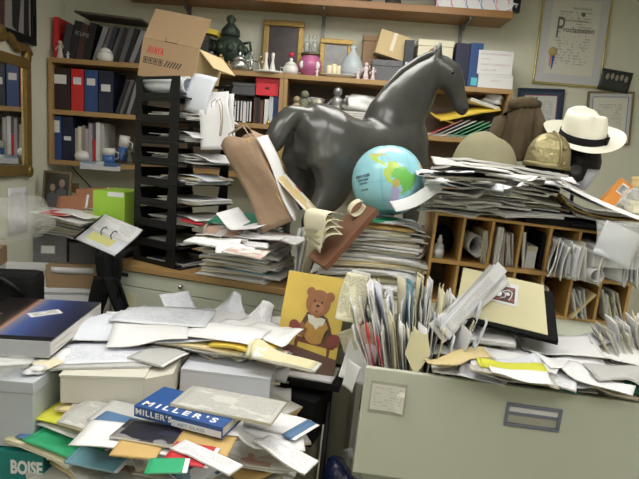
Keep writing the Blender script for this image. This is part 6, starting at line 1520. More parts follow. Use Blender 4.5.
ell('bear_print', .26, .575, .09, .12, Bp, .0026, rot=-.5); ell('bear_print', .90, .66, .10, .12, Bp, .0026, rot=.6)
flat('bear_print', [(.36, .50), (.30, .56), (.30, .64), (.44, .66), (.46, .58)], Bf, .0016); flat('bear_print', [(.80, .52), (.88, .60), (.86, .70), (.72, .69), (.74, .60)], Bd, .0016)
# dark shelf/books the painting stands on
p = (PB[2] + PB[3]) / 2
sb = thing('black_case', 'black flat case under the bear painting with white papers on it', 'case', TR((p.x - .03, p.y + .02, p.z - .033), rad(-10)))
MB().b2((-.15, -.06, -.012), (.16, .14, .016)).build('body', M_black, sb, bevel=.003); MB().b2((-.13, -.061, -.004), (-.02, -.0595, .004)).build('label_strip', M_grey, sb)
o, _ = paper('packet', 'white', TR((p.x - .0, p.y + .03, p.z - .0145), rad(-14)), rng, 'white papers lying on the black case below the bear painting', size=(.22, .14), t=.006, wave=.001)

# ------------------------------------------------------------------ left front: colourful heap, boxes, white heap
HF = Heap()
t = thing('storage_crate', 'dark crate under the colourful paper heap', 'crate', TR((-.41, 1.60, 0), rad(-4)))
mb = MB(); mb.b2((-.38, -.21, 0), (.34, .17, .50)); mb.build('body', M_black, t, bevel=.004); MB().b2((-.39, -.22, .501), (.35, .18, .522)).build('lid', M_black, t)
HF.rect(t.matrix_basis, -.39, .35, -.22, .18, .5225)
t = thing('cardboard_carton', 'large cardboard carton hidden under the white papers before the cabinet', 'carton', TR((-.43, 2.02, 0), rad(-14)))
MB().b2((-.36, -.13, 0), (.33, .13, .80)).build('body', M_card, t, bevel=.004); MB().b2((-.03, -.1305, .3), (.03, .131, .801)).build('tape', M_cardl, t)
HF.rect(t.matrix_basis, -.36, .33, -.13, .13, .8015)
rng = random.Random(808)
bank = [('magazine', 'blue and white'), ('folder', 'blue'), ('folder', 'teal'), ('folder', 'green'), ('folder', 'pale manila'), ('folder', 'dark green'), ('folder', 'teal'), ('packet', 'white'), ('folder', 'green'), ('newspaper', 'newsprint'), ('magazine', 'red and cream'), ('folder', 'manila'), ('packet', 'printed'), ('packet', 'cream'), ('magazine', 'pale glossy'), ('packet', 'white'), ('packet', 'grey'), ('magazine', 'dark glossy'), ('packet', 'printed'), ('sheet', 'white'), ('newspaper', 'newsprint'), ('packet', 'grey'), ('sheet', 'printed')]
bank2 = [('magazine', 'blue and white'), ('magazine', 'pale glossy'), ('newspaper', 'newsprint'), ('packet', 'white'), ('packet', 'printed'), ('magazine', 'red and cream'), ('packet', 'cream'), ('newspaper', 'newsprint'), ('sheet', 'white'), ('envelope', 'brown kraft'), ('packet', 'grey'), ('packet', 'white'), ('magazine', 'dark glossy'), ('folder', 'manila')]
def hz(px, py, y): return atY(px, py, y).z
cols = []
for x, y, bk_, wh, un in ((-.61, 1.50, bank, 'in the wall end of the colourful heap', .735), (-.50, 1.47, bank, 'in the front of the colourful heap near the wall end', .735), (-.34, 1.48, bank2, 'in the front of the colourful heap under the price guide', .74), (-.18, 1.50, bank2, 'in the crate end of the colourful heap', .74),
                          (-.62, 1.66, bank, 'deep in the wall end of the colourful heap', .80), (-.40, 1.66, bank2, 'deep in the middle of the colourful heap', .80), (-.18, 1.66, bank2, 'deep in the crate end of the colourful heap', .80)):
    its = szd([bk_[q % len(bk_)] for q in range(46)], .22, .31, .17, .24, .004, .009); rng.shuffle(its)
    cols.append((wh, x, y, rad(-4), its, (.035, .035), 24, un, {'droop': 2.0, 'reach': .04}))
columns(HF, cols, rng)
print('P7', HF.at(-.64, 1.5), HF.at(-.43, 1.5), HF.at(-.2, 1.5))
def fl(px, py, rz, kind, col, lab, size, **kw):
    kw.setdefault('reach', .06); kw.setdefault('droop', 4.0); return loose(HF, px, py, rz, kind, col, lab, size, rng, **kw)
fl(56, 446, -24, 'folder', 'pale manila', 'pale manila folder with blue lining sticking out over the teal carton', (.24, .14), t=.010)
fl(54, 436, -20, 'envelope', 'blue', 'blue cover inside the pale manila folder', (.16, .12), t=.003)
fl(74, 440, -22, 'folder', 'green', 'bright green folder slanting at the wall end of the colourful heap', (.22, .15), t=.004)
fl(98, 466, -10, 'folder', 'teal', 'teal folder low at the wall end of the colourful heap', (.14, .08), t=.004)
fl(76, 424, -24, 'envelope', 'white', 'long white envelope slanting under the yellow green sheet', (.26, .13), t=.003)
fl(70, 414, -16, 'envelope', 'yellow green', 'wide yellow green sheet on the colourful heap below the file box', (.14, .13), t=.003)
fl(95, 406, -8, 'folder', 'manila', 'manila folder under the off white file box', (.18, .12), t=.006)
fl(108, 410, 8, 'newspaper', 'newsprint', 'grey newspaper under the off white file box', (.20, .13), t=.006, maxgap=.03)
fl(105, 436, -20, 'newspaper', 'newsprint', 'folded newspaper curving in the middle of the colourful heap', (.22, .12), t=.010, maxgap=.03)
fl(126, 416, -14, 'packet', 'grey', 'grey packet behind the blue spined magazine', (.16, .12), t=.006)
fl(126, 426, -18, 'magazine', 'blue', 'blue spined magazine slanting before the price guide', (.18, .07), t=.006)
fl(130, 454, -4, 'sheet', 'white', 'white sheet curving across the front of the colourful heap', (.26, .12), t=.002)
fl(139, 448, -2, 'envelope', 'brown kraft', 'small brown envelope sticking out of the colourful heap', (.11, .09), t=.004)
fl(160, 436, -10, 'magazine', 'dark glossy', 'black magazine lying under the blue price guide', (.22, .10), t=.006)
fl(205, 444, -6, 'envelope', 'brown kraft', 'orange brown envelope below the blue price guide', (.14, .1), t=.003)
fl(190, 462, -8, 'folder', 'red', 'small red folder in the front of the colourful heap', (.10, .09), t=.003)
fl(166, 468, 6, 'folder', 'green', 'green folder tip at the bottom front of the colourful heap', (.08, .06), t=.003)
fl(206, 458, -30, 'packet', 'printed', 'printed packet slanting down the front of the colourful heap', (.18, .05), t=.004)
fl(262, 460, -6, 'magazine', 'pale glossy', 'thick pale magazine at the crate end bottom', (.22, .15), t=.014)
fl(262, 432, 10, 'envelope', 'brown kraft', 'small orange envelope behind the glossy white sheet', (.09, .09), t=.004)
fl(262, 442, 8, 'magazine', 'red and cream', 'glossy brochure under the white sheet at the crate end', (.2, .13), t=.005)
fl(262, 438, 8, 'sheet', 'white', 'glossy white sheet at the crate end of the colourful heap', (.22, .13), t=.002)
fl(278, 424, -20, 'packet', 'white', 'white envelope bundle beside the dark crate', (.16, .11), t=.006)
fl(300, 430, -34, 'folder', 'blue', 'blue cover sticking out at the crate end', (.03, .12), t=.003)
tabP = [(('packet', 'white'), 4), (('newspaper', 'newsprint'), 3), (('magazine', 'pale glossy'), 3), (('sheet', 'white'), 3), (('folder', 'pale manila'), 2), (('packet', 'printed'), 3), (('packet', 'grey'), 2), (('magazine', 'blue and white'), 1), (('envelope', 'brown kraft'), 1), (('packet', 'cream'), 2), (('magazine', 'red and cream'), 1)]
scatter(HF, 30, ((75, 420), (285, 430), (295, 468), (95, 468)), 'strewn over the colourful heap', tabP, rng, (.12, .22), (.05, .10), zmax=.825, reach=.05, droop=4)
# price guide book, lying flat under a folded newspaper
HP = {}
pb = HF.hit(180, 430)
o_ = HF.hit(134, 414) or pb; zb = max(HF.at(pb.x + dx, pb.y + dy) for dx in (-.1, -.05, 0, .05, .1) for dy in (0, .04, .08, .12)) + .001
a_, b_ = atZ(134, 416, zb), atZ(222, 439, zb)
xd = b_ - a_; BL = xd.length
Mb = basis((a_.x, a_.y, zb), xd, (-xd.y, xd.x, 0), (0, 0, 1))
t = thing('price_guide_book', 'thick blue price guide book with white title on its spine', 'book', Mb)
M_bkb = mat('royal blue cover', (.025, .085, .28), .4)
BT = .030
MB().b2((0, 0, 0), (BL, .003, BT)).build('spine', M_bkb, t); MB().b2((0, .003, 0), (BL, .13, .002)).build('rear_cover', M_bkb, t); MB().b2((0, .003, BT - .002), (BL, .13, BT)).build('front_cover', M_bkb, t); MB().b2((.003, .0032, .0022), (BL - .003, .127, BT - .0022)).build('pages', M_edge, t)
MB().b2((BL * .44, -.0008, .001), (BL * .99, .0, BT * .6)).build('subtitle_band', M_whiteb, t)
lettering("MILLER'S", .032, M_white, t, TR((BL * .47, .022, BT + .0003), 0, 0, 0), width=BL * .84, bold=.0008, spacing=1.5)
lettering("MILLER'S", .021, M_white, t, TR((BL * .23, -.0008, BT * .5), 0, PI / 2), width=BL * .42, bold=.0006, spacing=1.2)
lettering("ART GLASS", .012, mat('steel blue ink', (.2, .3, .45), .5), t, TR((BL * .66, -.0014, BT * .3), 0, PI / 2), width=BL * .3)
HF.rect(Mb, 0, BL, .0, .13, BT)
drop(HF, 'newspaper', 'newsprint', *(Mb @ Vector((BL * .84, .112, 0))).xy, rad(-14), rng, 'folded grey newspaper lying above the blue price guide', None, size=(.28, .13), t=.008, reach=.05, maxgap=.05)
# off white file box on the heap
def rest(M, u0, u1, v0, v1):
    return max(HF.at(*(M @ Vector((u0 + (u1 - u0) * a / 12, v0 + (v1 - v0) * b / 12, 0))).xy) for a in range(13) for b in range(13))
p0 = atZ(60, 403, .815); zA_ = 0
Mx = basis((p0.x, p0.y, 0), (1, .10, 0), (-.1, 1, 0), (0, 0, 1)); zr = rest(Mx, .02, .28, .03, .2) + .001
p0 = atZ(60, 403, zr); Mx = basis((p0.x, p0.y, zr), (1, .10, 0), (-.1, 1, 0), (0, 0, 1)); print('boxA', p0)
t = thing('white_file_box', 'off white shallow cardboard file box on the colourful paper heap', 'box', Mx)
MB().b2((0, 0, 0), (.235, .20, .080)).build('body', mat('off white card', (.62, .60, .52), .7, var=.04), t, bevel=.003)
MB().add([(.236, 0, 0), (.31, .05, .0), (.31, .2, 0), (.236, .2, 0), (.236, 0, .08), (.31, .05, .08), (.31, .2, .08), (.236, .2, .08)], [(0, 1, 5, 4), (1, 2, 6, 5), (4, 5, 6, 7), (2, 3, 7, 6), (0, 3, 2, 1), (0, 4, 7, 3)]) if False else None
mb = MB(); mb.prism([(.2355, 0), (.31, .045), (.31, .20), (.2355, .20)], 0, .080); mb.build('end_flap', MATS['off white card'], t)
MB().b2((-.002, -.002, .0805), (.237, .202, .086)).build('lid', MATS['off white card'], t)
HF.rect(Mx, 0, .31, 0, .2, .087)
p0 = atZ(179, 394, .82); Mx = basis((p0.x, p0.y, 0), (1, -.05, 0), (.05, 1, 0), (0, 0, 1)); zr = rest(Mx, .02, .26, .02, .13) + .001
p0 = atZ(179, 394, zr); Mx = basis((p0.x, p0.y, zr), (1, -.05, -.03), (.05, 1, 0), (.03, 0, 1)); print('boxB', p0)
t = thing('white_gift_box', 'blank bluish white carton lying on its side above the blue price guide', 'box', Mx)
MB().b2((0, 0, 0), (.285, .14, .080)).build('body', mat('blank white card', (.60, .62, .68), .6, var=.02), t, bevel=.003); MB().b2((.001, -.001, .0805), (.284, .141, .086)).build('lid', MATS['blank white card'], t)
HF.rect(Mx, 0, .285, 0, .14, .087)
# papers on the two boxes
fl(105, 358, 14, 'folder', 'grey', 'grey folder under the large printed sheet', (.28, .18), t=.005, reach=.02)
fl(102, 352, 16, 'packet', 'form', 'large printed sheet lying on the off white file box', (.30, .20), t=.003, reach=.02)
fl(158, 356, -20, 'folder', 'grey', 'grey folder between the two white boxes', (.12, .14), t=.006, reach=.06)
rng = random.Random(707)
tabF = [(('packet', 'white'), 4), (('folder', 'grey'), 2), (('magazine', 'dark glossy'), 2), (('packet', 'printed'), 3), (('newspaper', 'newsprint'), 2), (('folder', 'pale manila'), 1), (('magazine', 'pale glossy'), 2), (('packet', 'grey'), 2)]
c = Vector((-.43, 1.97, 0))
cols = [(wh, x, y, rad(-6), szd(rand_items(rng, 30, tabF), .26, .33, .20, .25, .004, .009), (.045, .04), 18, .90, {'droop': 2, 'reach': .05}) for wh, x, y in (('at the wall end of the heap before the cabinet', -.60, 1.95), ('in the middle of the heap before the cabinet', -.42, 1.93), ('at the painting end of the heap before the cabinet', -.24, 1.91))]
columns(HF, cols, rng)
fl(190, 350, -8, 'folder', 'grey', 'grey folder fanned out above the tall white box', (.22, .12), t=.006, reach=.02)
fl(225, 354, -4, 'packet', 'grey', 'grey packet lying on the tall white box', (.25, .10), t=.004, reach=.01)
fl(262, 354, -14, 'envelope', 'red and cream', 'purple and pale glossy brochure below the yellow envelope', (.16, .09), t=.006, reach=.02)
fl(195, 343, -9, 'folder', 'manila', 'manila folder edge under the white heap', (.36, .12), t=.006)
fl(245, 346, -12, 'envelope', 'yellow', 'crumpled yellow envelope under the white heap', (.20, .13), t=.008, wave=.012)
tabG = [(('sheet', 'white'), 5), (('packet', 'white'), 3), (('sheet', 'form'), 3), (('sheet', 'printed'), 1), (('envelope', 'white'), 1)]
cols = [(wh, x, y, rad(-4), szd(rand_items(rng, 18, tabG), .26, .33, .18, .24, .002, .006), (.05, .035), 22, .955, {'droop': 1.5, 'reach': .05, 'wave': .01, 'curl': .006}) for wh, x, y in (('at the wall end of the white heap', -.58, 2.01), ('in the middle of the white heap', -.43, 2.0), ('at the painting end of the white heap', -.28, 1.99))]
columns(HF, cols, rng)
print('P6', HF.at(-.55, 2.0), HF.at(-.3, 2.0))
scatter(HF, 14, ((115, 320), (270, 320), (275, 342), (115, 340)), 'strewn over the white heap', tabG, rng, (.16, .26), (.08, .14), zmax=.965, reach=.03, droop=3)
fl(112, 328, 6, 'sheet', 'bluish white', 'pale bluish sheet at the wall end of the white heap', (.24, .17))
fl(225, 333, -14, 'sheet', 'white', 'plain white sheet lying at the painting end of the white heap', (.27, .17), curl=.01)
fl(150, 331, 12, 'sheet', 'white', 'second plain white sheet lying at the wall end of the white heap', (.25, .17), curl=.01)
fl(165, 318, 2, 'packet', 'form', 'wide printed sheet on top of the white heap', (.33, .22), t=.003, droop=1.0, curl=.012)
fl(282, 380, -18, 'folder', 'pale manila', 'pale manila papers slanting down beside the dark crate', (.22, .07), t=.010, maxgap=.06)
def stand(px, py, y, rz, rx, lab, col, size):
    p = atY(px, py, y); paper('sheet', col, TR(p, rad(rz), rad(rx), 0), rng, lab, size=size, wave=.004)
stand(180, 306, 2.12, 44, 40, 'printed sheet standing up at a corner behind the wide sheet', 'form', (.13, .13))
p = atY(231, 308, 2.10)
wavy('folded_letter', 'folded white letter rising to a point before the lock knob', 'paper', facing(p, (1, -.2, -.08), (-.05, .6, .8)), .17, .13, .0015, lambda x, y: (x * (1 - .75 * sstep(-.06, .065, y)), y, .018 * math.cos(x * 26) - .3 * y * y), [M_print2, M_edge])
p = atY(262, 316, 2.06)
wavy('folded_letter', 'white folded letter leaning beside the bear painting', 'paper', facing(p, (1, -.1, -.35), (.35, .6, .7)), .11, .12, .0015, lambda x, y: (x * (1 - .55 * sstep(-.06, .06, y)), y, .012 * math.cos(x * 30)), [M_print, M_edge])
# tan cord
pts = [atY(199, 352, 1.74), atY(213, 360, 1.73), atY(228, 369, 1.72), atY(243, 376, 1.71), atY(262, 382, 1.71), atY(280, 384, 1.72)]
t = thing('coax_cable', 'tan cable with a metal plug lying across the grey folders', 'cable', TR(pts[0]))
MB().tube([p - pts[0] for p in pts], .0045, 10).build('cable', mat('tan cable', (.50, .42, .30), .5), t, smooth=True)
d = (pts[1] - pts[0]).normalized(); MB().tube([d * -.006, d * .0, d * .02, d * .04], [.004, .008, .009, .007], 12).build('plug', mat('brushed nickel', (.45, .42, .36), .3, .7), t, smooth=True)
# ------------------------------------------------------------------ dark crate side and cabinet foot
t = thing('black_crate', 'black plastic file crate beside the colourful heap', 'crate', basis(atY(252, 398, 1.86), (1, -.35, -.06), (.35, 1, 0), (.06, 0, 1)))
MB().b2((0, 0, -.12), (.24, .20, .05)).build('body', M_blackm, t, bevel=.006)
q = atZ(322, 460, .45)
t = thing('drawer_rail', 'worn metal drawer rail standing against the cabinet front', 'rail', TR((.03, 1.80, .0)))
_a, _b = atY(329, 402, 1.92) - Vector((.03, 1.80, 0)), atY(321, 478, 1.80) - Vector((.03, 1.80, 0)); _d = (_b - _a)
MB().tube([_a, _a + _d * 1.0, _a + _d * 2.2], .010, 6).build('rail', M_black, t); MB().tube([_a + _d * .3 + Vector((-.012, -.004, 0)), _a + _d * 2.2 + Vector((-.014, -.004, 0))], .006, 6).build('slide', M_chrome, t)
p = atY(338, 474, 1.78); lump('plastic_bag', 'dark blue plastic bag on the floor between the cabinets', 'bag', TR((p.x, p.y, p.z - .12)), (.07, .07, .075), mat('dark blue film', (.012, .018, .07), .25, bump=.6, bscale=30), 7, .25)
p = atY(352, 464, 1.84); o = wavy('crumpled_paper', 'clear pale wrapping beside the dark blue bag', 'wrapping', facing(p, (.6, -.4, .4), (-.3, .2, 1)), .06, .12, .002, lambda x, y: (x, y, .01 * math.sin(x * 50 + y * 20)), [M_bag, M_bag])

# ------------------------------------------------------------------ left side: art book, white box, teal carton
bc_ = [atZ(50, 340, 1.0), atZ(101, 301, 1.0), atZ(33, 284, 1.0)]
xd = (bc_[1] - bc_[0]); xd.z = 0; yd = Vector((-xd.y, xd.x, 0))
BWd = xd.length; 
t = thing('art_book', 'large dark art book with blue and orange cover and white sticker', 'book', basis((bc_[0].x, bc_[0].y, .955), yd * -1, xd, (0, 0, 1)) )
# local x runs away from the spine corner to the wall side (negative), y along the fore edge
t.matrix_basis = basis((bc_[0].x, bc_[0].y, .945), xd, yd, (0, 0, 1))
BH = .33
m, nt, bs = _new('art book cover')
tc = nt.nodes.new('ShaderNodeTexCoord'); sp = nt.nodes.new('ShaderNodeSeparateXYZ'); nt.links.new(tc.outputs['Object'], sp.inputs[0])
f = mth(nt, 'ADD', mth(nt, 'MULTIPLY', sp.outputs[1], 1 / BH), mth(nt, 'MULTIPLY', sp.outputs[0], -.18))
cr = nt.nodes.new('ShaderNodeValToRGB'); nt.links.new(f, cr.inputs[0])
el = cr.color_ramp.elements
el[0].position = 0; el[0].color = (.012, .016, .04, 1); el[1].position = 1; el[1].color = (.012, .011, .011, 1)
for pos, c4 in ((.20, (.02, .03, .10)), (.42, (.045, .09, .28)), (.52, (.18, .18, .28)), (.56, (.42, .24, .16)), (.60, (.06, .035, .03)), (.66, (.014, .012, .012))):
    e_ = el.new(pos); e_.color = (*c4, 1)
nt.links.new(cr.outputs[0], bs.inputs['Base Color']); bs.inputs['Roughness'].default_value = .3
M_art = m
MB().b2((0, 0, .046), (BWd, BH, .050)).build('front_cover', M_art, t); MB().b2((0, 0, 0), (BWd, BH, .004)).build('rear_cover', M_blackm, t)
MB().b2((.006, .004, .004), (BWd - .008, BH - .004, .046)).build('pages', M_edge, t)
MB().b2((-.003, 0, .0), (.004, BH, .0505)).build('spine', mat('pale grey spine', (.42, .43, .46), .5), t); MB().b2((.0, .0, .0502), (.035, BH, .0506)).build('spine_strip', M_blackm, t)
MB().b2((.004, -.0005, .004), (BWd - .002, .0035, .0458)).build('page_block_edge', mat_edges('book page edges', (.5, .48, .45), (.68, .66, .62), 500), t)
q = atZ(45, 312, 1.0); ql = t.matrix_basis.inverted() @ q
MB().sheet(.10, .05, .0006, lambda x, y: .0002, 4, 3).build('sticker', [mat_print('white sticker', (.66, .66, .66), (.2, .2, .2), 8, 10, .4, .12), M_edge], t, TR((ql.x, ql.y, .0502), rad(-50)))
lettering('ETERNEL GENIE', .016, mat('dull gold ink', (.40, .34, .28), .4), t, TR((.13, BH * .80, .0504), 0), width=.22, spacing=1.6)
cbk = t.matrix_basis @ Vector((BWd * .5, BH * .5, 0)); BOOK = t
# papers between the book and the box
fr_ = Vector((-.766, 1.445, 0))
t = thing('white_storage_box', 'bluish white storage box under the art book, on the teal carton', 'box', basis((fr_.x, fr_.y, .715), (1, -.04, 0), (.04, 1, 0), (0, 0, 1)))
M_wbox = mat('bluish white card', (.48, .51, .55), .6, var=.04)
MB().b2((-.45, 0, 0), (0, .36, .165)).build('body', M_wbox, t, bevel=.003); MB().b2((-.454, -.004, .1655), (.004, .364, .2)).build('lid', M_wbox, t, bevel=.003)
t = thing('paper_carton', 'teal copy paper carton with white lettering under the white storage box', 'carton', basis((fr_.x + .035, fr_.y - .015, .44), (1, -.04, 0), (.04, 1, 0), (0, 0, 1)))
M_tealc = mat('teal card', (.01, .20, .18), .5, var=.06)
MB().b2((-.45, 0, 0), (0, .34, .27)).build('body', M_tealc, t, bevel=.003)
bx = (t.matrix_basis.inverted() @ atY(27, 468, 1.435))
lettering('BOISE', .055, M_white, t, TR((bx.x, -.0006, bx.z), 0, PI / 2), width=.092, bold=.0022)
MB().tube([(bx.x - .115, -.001, bx.z - .05), (bx.x - .09, -.001, bx.z - .015), (bx.x - .08, -.001, bx.z - .04), (bx.x - .085, -.001, bx.z - .08)], .004, 6).build('tree_print', M_white, t)
t = thing('wooden_stool', 'low wooden bench carrying the teal carton', 'bench', TR((-1.06, 1.60, 0)))
MB().b2((-.28, -.2, .41), (.28, .2, .439)).build('seat', M_wood, t)
for sx in (-1, 1):
    for sy in (-1, 1): MB().b2((sx * .24 - .02, sy * .16 - .02, 0), (sx * .24 + .02, sy * .16 + .02, .4095)).build('leg', M_woodv, t)

rng = random.Random(1010)
HK = Heap(); HK.rect(basis((fr_.x, fr_.y, .715), (1, -.04, 0), (.04, 1, 0), (0, 0, 1)), -.454, .004, -.004, .364, .2005)
its = [('packet', 'white', {'size': (.34, .28), 't': .006}), ('sheet', 'printed', {'size': (.36, .26)}), ('folder', 'grey', {'size': (.32, .26)}), ('packet', 'cream', {'size': (.30, .24), 't': .004})]
z6 = pile(HK, 'under the dark art book', cbk.x, cbk.y, rad(36), its, rng, (.03, .02), 12, reach=.1)
def bl(px, py, rz, kind, col, lab, size, **kw): kw.setdefault('reach', .12); return loose(HK, px, py, rz, kind, col, lab, size, rng, **kw)
bl(12, 352, 30, 'sheet', 'form', 'large printed sheet sticking out under the spine of the art book', (.22, .18))
bl(30, 358, 24, 'letter', 'white', 'white letter sticking out beside the large printed sheet', (.22, .1), t=.002)
bl(76, 332, 36, 'letter', 'white', 'white envelope flap poking from under the art book', (.22, .09), t=.004)
bl(48, 366, 60, 'letter', 'cream', 'cream slip hanging down under the art book', (.07, .06), t=.002)
lump('crumpled_wrapper', 'blue and white crumpled wrapper under the art book', 'wrapper', TR(atZ(36, 373, .917)), (.03, .03, .010), M_mag2, 19, .25)
lump('plastic_wrap', 'clear crumpled plastic on the white box at the frame edge', 'plastic wrap', TR(atZ(6, 372, .92)), (.06, .05, .02), M_bag, 29, .25)
zk = max(HK.at(*(BOOK.matrix_basis @ Vector((BWd * a / 8, BH * b / 8, 0))).xy) for a in range(9) for b in range(9)); print('book z', zk, BOOK.matrix_basis.translation.z)
# ------------------------------------------------------------------ side table zone by the corner
rng = random.Random(1111)
t = thing('low_cabinet', 'white low cabinet by the corner carrying the boxes and papers', 'cabinet', TR((-1.36, 2.80, 0), rad(12)))
MB().b2((-.33, -.20, 0), (.31, .35, .835)).build('carcass', M_white, t, bevel=.004); MB().b2((-.34, -.215, .8355), (.32, .36, .859)).build('top_board', M_white, t, bevel=.003)
for sx in (-1, 1):
    d = MB().b2((-.325 if sx < 0 else .0, -.212, .03), (-.005 if sx < 0 else .305, -.2005, .82)).build('door', M_white, t, bevel=.002); MB().ball((sx * .03, -.222, .45), .012, 0, 10, 8).build('knob', M_chrome, d, smooth=True)
ZT = .86
p = atY(47, 287, 2.62)
b_ = thing('brown_box', 'brown cardboard box with a curved white top edge beneath the grey file box', 'box', TR((-1.31, 2.60, ZT + .0005), rad(8)))
MB().b2((0, 0, 0), (.26, .26, .105)).build('body', M_card, b_, bevel=.005)
MB().sheet(.20, .03, .003, lambda x, y: -.5 * x * x, 8, 2).build('white_edge', [M_white, M_white], b_, TR((.125, -.0035, .088), 0, PI / 2), smooth=True)
MB().box((.13, .13, .1075), (.262, .262, .004)).build('lid', M_card, b_)
q = atY(34, 262, 2.58)
g_ = thing('grey_file_box', 'dark grey marbled file box with a white label holder', 'box', TR((-1.39, 2.64, ZT + .111), rad(8)))
M_marb = mat('marbled grey card', (.16, .16, .17), .6, var=.45, scale=70)
MB().b2((0, 0, 0), (.155, .3, .125)).build('body', M_marb, g_, bevel=.003); MB().b2((-.003, -.003, .1255), (.158, .303, .135)).build('lid', M_marb, g_)
MB().b2((.035, -.0035, .045), (.105, -.0006, .088)).build('label_holder', M_chrome, g_); MB().b2((.040, -.0042, .049), (.100, -.0034, .084)).build('label_card', M_white, g_)
g2 = thing('dark_grey_box', 'plain dark grey box beside the marbled file box', 'box', TR((-1.225, 2.665, ZT + .111), rad(8)))
MB().b2((0, 0, 0), (.155, .26, .095)).build('body', mat('charcoal box', (.10, .10, .105), .7), g2, bevel=.003); MB().b2((-.002, -.002, .0955), (.157, .262, .104)).build('lid', MATS['charcoal box'], g2)
# documents fanned over the boxes
HC = Heap(); HC.rect(g_.matrix_basis, 0, .158, 0, .3, .136); HC.rect(g2.matrix_basis, 0, .157, 0, .26, .105); HC.rect(b_.matrix_basis, 0, .26, 0, .26, .111)
its = [('folder', 'grey'), ('packet', 'white'), ('packet', 'cream'), ('folder', 'white'), ('packet', 'printed'), ('magazine', 'pale glossy'), ('packet', 'white'), ('packet', 'grey'), ('packet', 'white')]
its = [(a, b, {'size': (.25, .21), 'rz': 0, 't': .006, 'slope': (-.10, 0)}) for a, b in its]
z7 = pile(HC, 'fanned over the grey boxes by the corner', -1.235, 2.76, rad(-8), its, rng, (.02, .02), 8, reach=.05)
def cl(px, py, rz, kind, col, lab, size, **kw): kw.setdefault('reach', .05); return loose(HC, px, py, rz, kind, col, lab, size, rng, **kw)
cl(68, 222, -12, 'packet', 'white', 'white bound report slanting over the grey file box', (.26, .19), t=.006, slope=(-.18, 0))
cl(70, 219, -10, 'magazine', 'pale glossy', 'white magazine with orange and purple print on the corner pile', (.22, .17), t=.005, slope=(-.15, 0))
cl(60, 214, -6, 'folder', 'red', 'red and orange folder on the corner pile', (.12, .12), t=.005)
cl(78, 214, -6, 'sheet', 'white', 'white sheet lying across the corner pile', (.18, .12), curl=.02)
cl(97, 214, 20, 'packet', 'cream', 'cream papers beside the lime green folder box', (.12, .14), t=.014)
cl(92, 210, 20, 'sheet', 'white', 'white torn sheet lying by the lime green folder box', (.07, .07), curl=.02)
for (px, py, y, rx, lab, w_) in ((92, 199, 2.92, 66, 'terracotta folder leaning below the bookcase', .17), (72, 206, 2.90, 60, 'second brown folder leaning below the terracotta folder', .16)):
    o, _ = paper('folder', 'manila', TR(atY(px, py, y), rad(-4), rad(rx), rad(-8)), rng, lab, size=(w_, .12), t=.008)
    o.children[0].data.materials[0] = mat('terracotta', (.34, .15, .08), .7)
# lime green box
p = atY(103, 220, 2.66)
lb = thing('lime_box', 'lime green card file box beside the black trays', 'box', TR((-1.115, 2.70, 1.165), rad(-10)))
MB().b2((-.01, 0, 0), (.16, .2, .175)).build('body', mat('lime card', (.36, .62, .06), .55, var=.04), lb, bevel=.003)
MB().b2((.07, -.0012, .150), (.155, -.0004, .172)).build('white_liner', M_white, lb)
sp_ = thing('box_support', 'dark storage box standing under the lime green box', 'box', TR((-1.115, 2.70, ZT + .0), rad(-10)))
MB().b2((-.008, .0, .0006), (.158, .2, .285)).build('body', M_blackm, sp_, bevel=.003); MB().b2((-.009, -.001, .2855), (.159, .201, .304)).build('lid', M_blackm, sp_)
# open binder
P = [atY(101, 216, 2.62), atY(132, 230, 2.52), atY(122, 255, 2.40), atY(84, 240, 2.46)]
cc = sum(P, Vector()) / 4
t = thing('open_binder', 'open black ring binder with white pages and a yellow note', 'binder', facing(cc, P[1] - P[0] + P[2] - P[3], P[0] - P[3] + P[1] - P[2]))
bw2, bl2 = (P[1] - P[0]).length * 1.1, (P[0] - P[3]).length
MB().b2((-bw2 / 2 - .02, -bl2 / 2, -.010), (bw2 / 2, bl2 / 2 + .01, -.006)).build('cover', M_black, t)
MB().sheet(bw2, bl2 * .52, .008, lambda x, y: .02 * sstep(.0, .1, y), 4, 6).build('upper_pages', [M_print, M_edge], t, TR((0, bl2 * .24, -.005)), smooth=True)
MB().sheet(bw2, bl2 * .48, .006, lambda x, y: .0, 3, 3).build('lower_pages', [M_print2, M_edge], t, TR((0, -bl2 * .26, -.005)), smooth=True)
MB().sheet(bw2 * .6, bl2 * .26, .0008, lambda x, y: .0, 2, 2).build('yellow_note', [mat('sticky yellow', (.62, .60, .25), .7), M_edge], t, TR((-.01, -bl2 * .22, .0015)))
for dx in (-.03, .03): MB().tube([(dx, -.02, 0), (dx, -.018, .022), (dx, .0, .030), (dx, .018, .022), (dx, .02, .01)], .0025, 8).build('ring', M_black, t, smooth=True)
# couple photograph on the wall below the bookcase
t = thing('couple_photograph', 'dark framed photograph of two people standing in the corner below the bookcase', 'photograph', facing(atY(57, 190, 3.55), (1, -.05, 0), (0, .15, 1)))
fw_, fh_ = .185, .24
mb = MB(); mb.b2((-fw_ / 2, -fh_ / 2, -.01), (-fw_ / 2 + .012, fh_ / 2, .008)); mb.b2((fw_ / 2 - .012, -fh_ / 2, -.01), (fw_ / 2, fh_ / 2, .008)); mb.b2((-fw_ / 2 + .012, -fh_ / 2, -.01), (fw_ / 2 - .012, -fh_ / 2 + .012, .008)); mb.b2((-fw_ / 2 + .012, fh_ / 2 - .012, -.01), (fw_ / 2 - .012, fh_ / 2, .008)); mb.build('frame', M_brownf, t)
MB().b2((-fw_ / 2 + .012, -fh_ / 2 + .012, -.008), (fw_ / 2 - .012, fh_ / 2 - .012, 0)).build('photo', mat('dark photo', (.045, .04, .035), .3, var=.4, scale=20), t)
